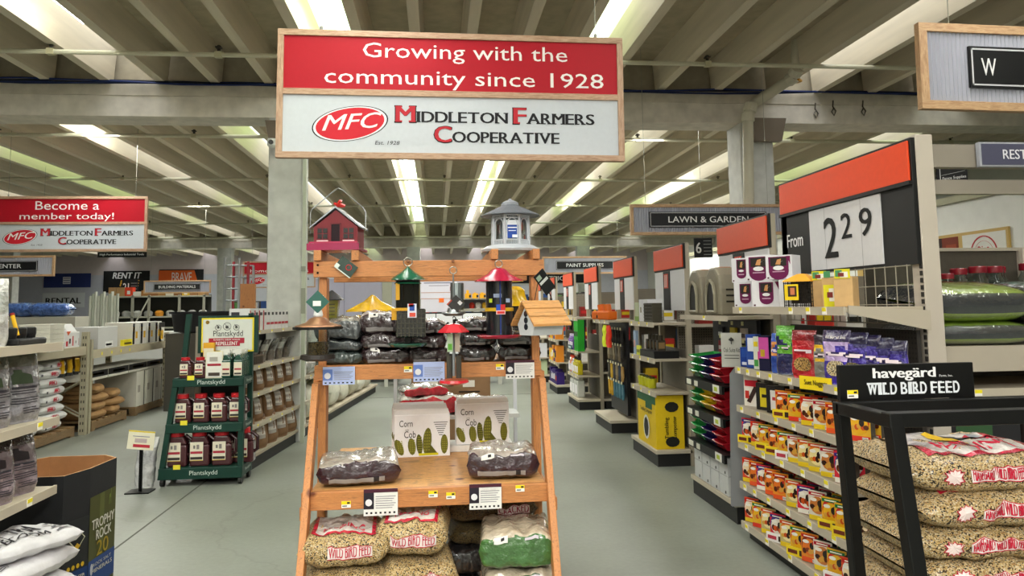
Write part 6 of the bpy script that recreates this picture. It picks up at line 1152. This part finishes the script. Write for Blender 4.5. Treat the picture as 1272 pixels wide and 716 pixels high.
# goods on the side runs seen between the end shelves
for e in range(0, 6):
    yn = YN[e]
    for zi, z in enumerate((.55, .95, 1.35)):
        for i in range(7):
            c = rr.choice(['d8d4cc', 'b83028', '2a2a2a', 'c8c8c4', 'd8b428', '4a4a48', 'e8e4e0', '8a2a24', '3a5a7a'])
            carton('small %s pack on the side run behind the %s end shelf, board %s, place %s' % ({'d': 'pale', 'b': 'red', '2': 'dark', 'c': 'grey', '4': 'charcoal', 'e': 'white', '8': 'maroon', '3': 'blue'}[c[0]], ORD[e], ORD[zi], ORD[i]), (2.62 + .22 * i + .02 * rr.random(), yn + .14, z), .13 + .05 * rr.random(), .12, .13 + .17 * rr.random(), c, 0, prints=[('f', .1, .9, .3, .6, rr.choice(['f0ece4', 'c02828', '2a2824', 'e0c020']))], name='small_pack', cat='pack', group='packs on the side runs')
# ================================================================ HANGING SIGNS
def frame(t, w, h, fw=.045, col='c8a47c', d=.05, bars=()):
    for x0, x1, z0, z1, n in ((-w / 2, w / 2, h - fw, h, 'frame_rail'), (-w / 2, w / 2, 0, fw, 'frame_rail'), (-w / 2, -w / 2 + fw, fw, h - fw, 'frame_stile'), (w / 2 - fw, w / 2, fw, h - fw, 'frame_stile')):
        B(col).box(x0, x1, -d / 2, d / 2, z0, z1).build(n, 'palewood' if n[6] == 'r' else 'palewoodz', t, bevel=.002)
    for z0, z1 in bars: B(col).box(-w / 2 + fw, w / 2 - fw, -d / 2, d / 2, z0, z1).build('frame_rail', 'palewood', t, bevel=.002)
def member_sign(lab, loc, w, h, l1, l2, rz=0, hi=True, xoff=0, ry=0, tw=(.6, .83)):
    t = thing('hanging_sign', lab, 'sign', loc); t.rotation_euler = (0, ry, rz)
    f = h * .047; frame(t, w, h, f, 'b89a80', .05, [(h * .49, h * .49 + f)])
    B('a80c20').box(-w / 2 + f, w / 2 - f, -.01, .01, h * .49 + f, h - f).build('red_panel', 'print', t); B('c2c8ce').box(-w / 2 + f, w / 2 - f, -.01, .01, f, h * .49).build('white_panel', 'print', t)
    text('lettering', l1, t, xoff, h * .835, -.012, w * tw[0], h * .155, 'ece8e4'); text('lettering', l2, t, xoff, h * .625, -.012, w * tw[1], h * .155, 'ece8e4')
    # oval emblem
    cx, cz, a, b_ = -w * .295, h * .27, w * .108, h * .135; R_ = radians(9); k = B()
    for s_, c, o in ((1.0, '1e2228', .0112), (.965, 'e4e6e8', .0118), (.90, 'c41e2e', .0124)):
        k.add([(cx + a * s_ * cos(q) * cos(R_) - b_ * s_ * sin(q) * sin(R_) * .6, -o, cz + a * s_ * cos(q) * sin(R_) + b_ * s_ * sin(q) * cos(R_)) for q in [2 * pi * i / 40 for i in range(40)]], [tuple(range(40))], c)
    if not hi: pass
    put_text(k, 'MFC', cx + .005 * w, cz, w * .165, h * .12, -.0135, 'ece8e6', off=.01, shear=.3, rise=h * .035); k.build('emblem', 'print', t)
    k = B(); put_text(k, 'Est. 1928', -w * .19, h * .125, w * .07, h * .03, -.012, '3a3a40', shear=.2)
    z1, z2, hb, hs = h * .29, h * .135, h * .125, h * .085
    def line(bg, rest, x, z, bx):
        x2 = serif_caps(k, bg, x - hb * .05, z - hb * .06, hb * 1.1, -.0122, '1a1418'); 
        serif_caps(k, bg, x, z, hb, -.0150, 'b42430'); return serif_caps(k, rest, x + (x2 - x) * .93, z, hs, -.0125, '17171c')
    n0 = len(k.v)
    xe = line('M', 'IDDLETON', 0, z1, 0); xe = line('F', 'ARMERS', xe + hs * .45, z1, 0)
    sc = (w * .58) / xe; x0 = -w * .165
    k.v[n0:] = [Vector((x0 + v.x * sc, v.y, v.z)) for v in k.v[n0:]]
    n1 = len(k.v); xe = line('C', 'OOPERATIVE', 0, z2, 0); sc = (w * .365) / xe; x0 = -w * .055
    k.v[n1:] = [Vector((x0 + v.x * sc, v.y, v.z)) for v in k.v[n1:]]
    k.build('lettering', 'print', t)
    for x in (-w * .38, w * .42): B('9a9a90').tube((x, 0, h), (x, 0, 4.67 - loc[2]), .003, n=4).build('hanging_wire', 'metal', t); B('8a8a84').lathe([(.012, 0), (.012, .03)], n=8, c=(x, 0, h)).build('hook', 'metal', t)
    return t
member_sign('large red and white wood-framed sign Growing with the community since 1928', (.125, 5.26, 2.603), 2.495, .93, 'Growing with the', 'community since 1928', ry=radians(.35), xoff=.09, tw=(.595, .81), rz=radians(0))
member_sign('red and white wood-framed sign Become a member today, at the left', (-5.76, 12.2, 2.50), 2.38, .875, 'Become a', 'member today!', xoff=-.02, tw=(.4, .59))
member_sign('red and white member sign partly hidden behind the left column', (-4.13, 20, 2.12), 1.86, .70, 'Your', 'home for specifics', tw=(.3, .8))
def dept_sign(lab, loc, w, h, word, rz=0, ry=0, pw=.62, tw=.5, ph=.5, fcol='c4a27c', wood=True, px=0, tx=0):
    t = thing('hanging_sign', lab, 'sign', loc); t.rotation_euler = (0, ry, rz); f = h * .1
    frame(t, w, h, f, fcol); k = B('a6a8b4'); n_ = int((w - 2 * f) / max(.03, h * .05)); s_ = (w - 2 * f) / n_
    vs = []; 
    for i in range(n_ * 4 + 1):
        x = -w / 2 + f + s_ * i / 4; y = -.006 - .006 * cos(2 * pi * i / 4)
        vs += [(x, y, f), (x, y, h - f)]
    k.add(vs, [(2 * i, 2 * i + 2, 2 * i + 3, 2 * i + 1) for i in range(n_ * 4)]); k.build('corrugated_panel', 'paint', t)
    B('17171a').box(px - w * pw / 2, px + w * pw / 2, -.03, -.012, h * (.5 - ph / 2), h * (.5 + ph / 2)).build('black_panel', 'plastic', t)
    k = B('c8c8cc'); a, b_, z0, z1 = px - w * pw / 2 + .012 * h * 2, px + w * pw / 2 - .024 * h, h * (.5 - ph / 2) + .024 * h, h * (.5 + ph / 2) - .024 * h; q = h * .018
    k.box(a, b_, -.032, -.03, z1 - q, z1).box(a, b_, -.032, -.03, z0, z0 + q).box(a, a + q, -.032, -.03, z0, z1).box(b_ - q, b_, -.032, -.03, z0, z1); k.build('border', 'print', t)
    text('lettering', word, t, px + tx, h * .5, -.034, w * tw, h * .2, 'ececec', off=.008)
    for x in (-w * .4, w * .4): B('9a9a90').tube((x, 0, h), (x, 0, 4.67 - loc[2]), .003, n=4).build('hanging_wire', 'metal', t)
    return t
dept_sign('corrugated wood-framed sign with a black panel and letter W, upper right corner', (4.44, 4.6, 2.815), 2.38, .60, 'W', tw=.045, pw=.72, ry=radians(1.0), ph=.48, px=.02, tx=-.72)
dept_sign('corrugated wood-framed sign LAWN & GARDEN', (3.25, 8.6, 2.372), 1.91, .372, 'LAWN & GARDEN', pw=.76, tw=.52, px=.0)
dept_sign('wood-framed sign PAINT SUPPLIES in the distance', (4.43, 22, 2.49), 2.58, .53, 'PAINT SUPPLIES', pw=.68, tw=.44)
dept_sign('wood-framed sign BUILDING MATERIALS above the far shelves', (-6.70, 20, 2.01), 1.67, .335, 'BUILDING MATERIALS', pw=.7, tw=.55)
dept_sign('wood-framed sign ending in CENTER at the left edge', (-8.5, 15, 2.25), 2.4, .40, 'RENTAL CENTER', pw=.75, tw=.43, px=.0, tx=.095)
t = thing('hanging_sign', 'black sign ELECTRICAL beyond the wooden display', 'sign', (4.3, 28, 2.41)); B('1c1c1e').box(-2.2, 1.3, 0, .03, 0, .36).build('panel', 'print', t); text('lettering', 'ELECTRICAL', t, .1, .18, -.004, 1.5, .17, 'e4e4e4', off=.02); B('c8c8c0').box(-2.2, 1.3, -.004, .0, -.05, 0).build('lower_rail', 'paint', t)
t = thing('aisle_number_sign', 'small dark aisle sign with number 6 beside the right column', 'sign', (3.57, 10, 2.19), radians(-8)); B('1e2022').box(0, .25, 0, .02, 0, .27).build('panel', 'print', t); text('numeral', '6', t, .06, .135, -.004, .07, .15, 'e8e8e8', off=.02); k = B('8a8c8c')
for q in range(5): k.box(.13, .235, -.003, 0, .035 + .048 * q, .045 + .048 * q)
k.build('print_line', 'print', t); B('9a9a90').tube((.12, .01, .27), (.12, .01, 2.1), .003, n=4).build('hanging_wire', 'metal', t)
t = thing('aisle_number_sign', 'small dark aisle sign number 21 near the far left shelving', 'sign', at(151, 366, Y=21.5)); B('1e2022').box(0, .42, 0, .02, 0, .42).build('panel', 'print', t); text('numeral', '21', t, .11, .2, -.004, .15, .22, 'e8e8e8', off=.02); k = B('8a8c8c')
for q in range(4): k.box(.24, .4, -.003, 0, .06 + .08 * q, .075 + .08 * q)
k.build('print_line', 'print', t)
t = thing('hanging_sign', 'narrow black sign High Performance Industrial Tools under the member sign', 'sign', at(121, 320, Y=24)); B('141414').box(0, 1.45, 0, .03, 0, .16).build('panel', 'print', t); text('lettering', 'High Performance Industrial Tools', t, .72, .08, -.004, 1.3, .08, 'e0e0e0', off=.02)
# ================================================================ FAR GOODS AND WALL DECOR
WY = 38.018
def banner(lab, x0, x1, z0, z1, c, name='banner', cat='banner'):
    t = thing(name, lab, cat, (x0, WY - .04, z0)); b = B(c); W_, H_ = x1 - x0, z1 - z0
    b.grid(lambda u, v: (W_ * u, -.03 * sin(u * 9) * (1 - abs(2 * v - 1)) - .02, H_ * v), 12, 4); b.box(0, W_, -.005, .02, -.001, H_); b.build('sheet', 'cloth', t); return t, W_, H_
t, W_, H_ = banner('blue banner with a white square emblem on the far wall', -18.95, -16.8, 2.77, 3.45, '26346c'); k = B('e0e0e8').box(W_ * .42, W_ * .58, -.07, -.055, H_ * .25, H_ * .75)
for q in range(3): k.box(W_ * .43, W_ * .57, -.075, -.07, H_ * (.33 + .15 * q), H_ * (.38 + .15 * q), '26346c')
k.build('emblem', 'print', t)
t, W_, H_ = banner('black banner RENT IT HERE on the far wall', -16.2, -14.05, 2.5, 3.55, '161616'); text('lettering', 'RENT IT', t, W_ * .52, H_ * .78, -.08, W_ * .62, H_ * .28, 'ececec', off=.03, shear=.2); text('lettering', 'HERE', t, W_ * .58, H_ * .42, -.08, W_ * .42, H_ * .28, 'e0b040', off=.03, shear=.2)
t, W_, H_ = banner('orange and black banner BRAVE on the far wall', -13.6, -11.5, 2.6, 3.6, '1c1a1a'); B('d86028').prism([(0, .05), (W_ * .92, .05), (W_ * .8, H_ * .95), (0, H_ * .95)], -.075, -.06).build('orange_shape', 'print', t); text('lettering', 'BRAVE', t, W_ * .52, H_ * .62, -.08, W_ * .45, H_ * .45, 'e4e0dc', spacing=.95)
t = thing('wall_sign', 'white sign RENTAL on the far left wall', 'sign', (-19.0, WY - .03, 1.8)); B('c8cccc').box(0, 1.95, 0, .03, 0, .72).box(.03, 1.92, -.005, 0, .03, .69, 'd4d8da').build('panel', 'print', t); text('lettering', 'RENTAL', t, .97, .33, -.01, 1.6, .28, '1e1e20', off=.03)
# long pale pipes standing
for i in range(11):
    p = at(111 + 3.4 * i, 408, Y=19); o = B(['cfcfc6', 'b8bab0', 'dcdcd4'][i % 3]).tube((0, 0, 0), (0, .0, 1.95 + .05 * (i % 3)), .034, n=8).build('plastic_pipe', 'plastic'); tag(o, 'long pale pipe standing upright at the far left, %s from the left' % ORD[i], 'pipe', 'long pale pipes'); o.location = (p.x, 19, 0)
t = thing('counter', 'long white counter along the rental area at the far left', 'counter', (0, 0, 0)); B('d0d0cc').box(-11.6, -5.2, 17.2, 17.8, 0, 1.05).build('counter_body', 'paint', t); B('dcdcd8').box(-11.7, -5.1, 17.1, 17.9, 1.05, 1.1).build('counter_top', 'paint', t)
# shelving beneath BUILDING MATERIALS
t = thing('metal_shelving', 'wide grey metal shelving with dark recesses under the building materials sign', 'shelf', (-9.0, 21.2, 0))
for x in (0, .72, 1.15, 1.95, 2.6): B('9c9a8c').box(x - .03, x + .03, 0, .05, 0, 2.0).build('upright', 'paint', t)
for z in (.3, 1.12, 1.42, 1.98): B('a8a698').box(-.03, 2.63, 0, .6, z - .04, z).build('shelf', 'paint', t)
B('2c2c26').box(-.03, 2.63, .58, .62, 0, 2.0).build('back_panel', 'paint', t); B('b8b6a8').tube((1.15, -.02, 1.9), (.8, -.02, 1.2), .02).build('brace', 'paint', t)
for i in range(12):
    c = ['a8845a', 'a8845a', 'd04428', 'd0ccc4', '9a6a38', '8a5a34', '9a7040', 'c8c0b0', '7a5230', 'c8a428', '8a6038', 'a07848'][i]
    carton('%s box on the top of the far metal shelving, %s from the left' % ('red' if i == 2 else 'pale' if i in (3, 7) else 'brown', ORD[i]), (-8.85 + .215 * i, 21.45, 1.98), .2, .3, .24 if i < 3 else .12 + .03 * (i % 3), c, name='box', cat='box', prints=[('f', .3, .7, .2, .6, 'e0dcd4')] if i in (2, 9) else ())
for i in range(9): tag(B(['c8c8c4', 'b0b0b0', 'd8902c'][2 if i == 4 else i % 2]).lathe([(.1, 0), (.12, .1), (.09, .14), (.04, .16)], n=10).build('bundled_part', 'plastic'), 'small %s plumbing part on the middle far shelf, %s from the left' % ('orange' if i == 4 else 'pale', ORD[i]), 'part', 'parts on the far shelving').location = (-8.8 + .29 * i, 21.42, 1.42)
# ladders
for i, (px, c) in enumerate(((288, 'b0b4b4'), (297, '9a2430'), (302, 'a8acac'))):
    p = at(px, 330, Y=19.5); t = thing('ladder', '%s ladder leaning left of the concrete column, %s from the left' % (('aluminium', 'dark red', 'aluminium')[i], ORD[i]), 'ladder', (p.x, 19.5 + .15 * i, 0), 0, 'ladders')
    for s_ in (-1, 1): B(c).box(s_ * .18 - .025, s_ * .18 + .025, 0, .08, 0, 2.9 - .1 * i).build('rail', 'metal' if i != 1 else 'paint', t)
    for q in range(9): B('8a9092').tube((-.18, .04, .3 + .3 * q), (.18, .04, .3 + .3 * q), .02, n=6).build('rung', 'paint', t)
tag(B('a87a48').box(-.15, .15, 0, .1, 0, 2.1).build('timber_post', 'woodz'), 'brown timber board standing left of the near concrete column', 'board').location = (-3.95, 16, 0)
# centre: far display and panels seen through the wooden display
t = thing('service_shelf', 'far grey shelf with price numbers seen through the wooden display', 'shelf', (0, 15, 0)); Z = lambda py: at(540, py, Y=15).z
B('8a887c').box(-1.0, 1.25, 0, .7, Z(388), Z(384)).build('shelf', 'paint', t); B('1e1e20').box(-1.0, 1.25, .1, .7, .2, Z(389)).build('back_panel', 'paint', t); B('b8b8ac').box(1.2, 1.28, -.02, .05, 0, 2.2).box(-1.05, -.98, -.02, .05, 0, 1.6).build('upright', 'paint', t)
B('7a786c').box(.2, 1.2, .0, .5, Z(373), Z(371.5)).build('shelf', 'paint', t); B('a4a2ac').box(-.1, 1.2, .5, .55, Z(388), Z(340)).build('back_panel', 'paint', t)
for i, (a, b_) in enumerate(((522, 541), (542, 574), (575, 599))):
    x0 = at(a, 400, Y=15).x; x1 = at(b_, 400, Y=15).x; B('d8dadc').box(x0, x1, -.02, 0, Z(440), Z(390)).build('number_card', 'print', t)
for s_, px, py, w in (('4', 553, 412, .2), ('5', 567, 406, .18), ('0', 588, 411, .22)): text('numeral', s_, t, at(px, py, Y=15).x, Z(py), -.03, w, .36 if s_ != '5' else .28, '141414', off=.02)
t = thing('notice_board', 'white notice poster with a maroon top and blue emblem behind the feeders', 'poster', (at(545, 334, Y=14.97).x, 14.97, Z(388)), 0); h_ = Z(334) - Z(388); B('c8c6d0').box(-.36, .36, 0, .02, 0, h_).build('panel', 'print', t); B('6a2038').box(-.36, .36, -.004, 0, h_ * .88, h_).build('header', 'print', t); B('2c3050').box(-.08, .08, -.006, -.003, h_ * .84, h_ * .97).box(-.3, .3, -.003, 0, h_ * .66, h_ * .68, '5a5868').box(-.2, .2, -.003, 0, h_ * .6, h_ * .615, '7a7888').box(-.36, .36, -.003, 0, h_ * .44, h_ * .455, 'b08878').box(-.36, .36, -.003, 0, h_ * .3, h_ * .315, 'b08878').box(.0, .1, -.006, 0, h_ * .22, h_ * .32, 'e06a28').box(.22, .28, -.004, 0, h_ * .48, h_ * .58, '8a4a4a').build('print', 'print', t)
for i in range(5): tag(B('e0a41c').box(-.06, .06, -.08, .08, 0, .1).box(-.03, .02, -.05, .05, .1, .17 if i == 2 else .12).box(.02, .06, -.085, -.08, .02, .07, '2a2420').build('yellow_tool', 'plastic'), 'yellow cordless tool on the far shelf behind the feeders, %s from the left' % ORD[i], 'tool', 'yellow tools behind the feeders').location = (.32 + .15 * i, 15.2, Z(371.5))
for i in range(3): tag(B(['c83828', 'e4e0d8', 'd8a828'][i]).lathe([(.05, 0), (.06, .08), (.03, .12)], n=10).build('small_can', 'plastic'), 'small %s can on the lower far shelf behind the feeders' % ('red', 'white', 'amber')[i], 'can').location = (.7 + .13 * i, 15.2, Z(384))
t = thing('wall_panel', 'tall pale lilac wall section far behind the wooden display', 'partition', (0, 24, 0)); B('b4b2c4').box(-4.2, -1.75, 0, .1, 0, 2.75).build('panel', 'paint', t); B('d4d4d4').box(-4.2, -1.75, -.02, .0, 2.5, 2.75).build('header', 'paint', t); B('8a88a0').box(-2.95, -2.93, -.01, 0, 0, 2.5).build('seam', 'paint', t); B('b4b4a0').box(-1.75, -1.45, -.05, .1, 0, 2.75).box(-1.3, -1.2, -.05, .1, 0, 2.75).build('post', 'paint', t)
t = thing('pallet_rack', 'low distant rack with blue and black goods at the end of the left aisle', 'rack', (0, 0, 0)); p0 = at(455, 478, Z=0)
B(UP).box(p0.x - .05, p0.x + .05, 16.0, 16.1, 0, 1.6).build('upright', 'paint', t); B(UP).box(p0.x - 1.2, p0.x + .6, 16.0, 16.08, .08, .18).build('beam', 'paint', t); B(UP).box(p0.x - 1.2, p0.x + .6, 16.0, 16.08, 1.2, 1.3).box(p0.x - 1.2, p0.x + .6, 16.08, 17, .14, .178).build('beam', 'paint', t)
for i in range(5): carton('%s goods on the low distant rack of the left aisle, %s from left' % (('dark blue', 'white', 'black', 'navy', 'brown')[i], ORD[i]), (p0.x - 1.0 + .38 * i, 16.5, .18), .34, .5, .32, ('26386a', 'c8ccd0', '1c1c20', '26306a', '8a6a48')[i], name='box', cat='box')
# other far gondolas between the aisle and the back wall
rr = random.Random(4)
for g, (x0, x1, y) in enumerate(((3.1, 6.8, 20.2), (3.1, 6.8, 23), (-1.0, 2.2, 30), (3, 7, 27), (-8, -5, 30))):
    t = thing('shelf_run', 'distant grey shelf run %s' % ('under the paint supplies sign', 'behind the paint supplies sign', 'near the far wall in the middle', 'under the electrical sign', 'near the far wall left of the column')[g], 'shelf', (x0, y, 0)); L = x1 - x0
    B('3a3832').box(0, L, .3, .34, 0, 1.9).build('back_panel', 'peg', t); B('151515').box(0, L, -.1, .3, 0, .12).build('base', 'paint', t)
    for z in (.15, .65, 1.15, 1.6): B('aca492').box(0, L, -.1, .3, z - .03, z).build('shelf', 'paint', t)
    for zi, z in enumerate((.15, .65, 1.15, 1.6)):
        for i in range(int(L / .34)):
            c = rr.choice(['d8d4cc', 'c83028', 'e0c028', '2a2a2a', '3a5a9a', 'e8e8e4', 'c88a3a', '5a8a4a', 'd8d8d8'])
            carton('%s box on that distant shelf run %s, board %s, %s from left' % ({'d': 'pale', 'c': 'red', 'e': 'bright', '2': 'dark', '3': 'blue', '5': 'green'}[c[0]], ('below paint supplies', 'behind paint supplies', 'far middle', 'below electrical', 'far left of column')[g], ORD[zi], ORD[i]), (x0 + .2 + .34 * i, y + .1, z), .2 + .1 * rr.random(), .2, .18 + .2 * rr.random(), c, name='box', cat='box', group='boxes on the distant shelf runs', prints=())
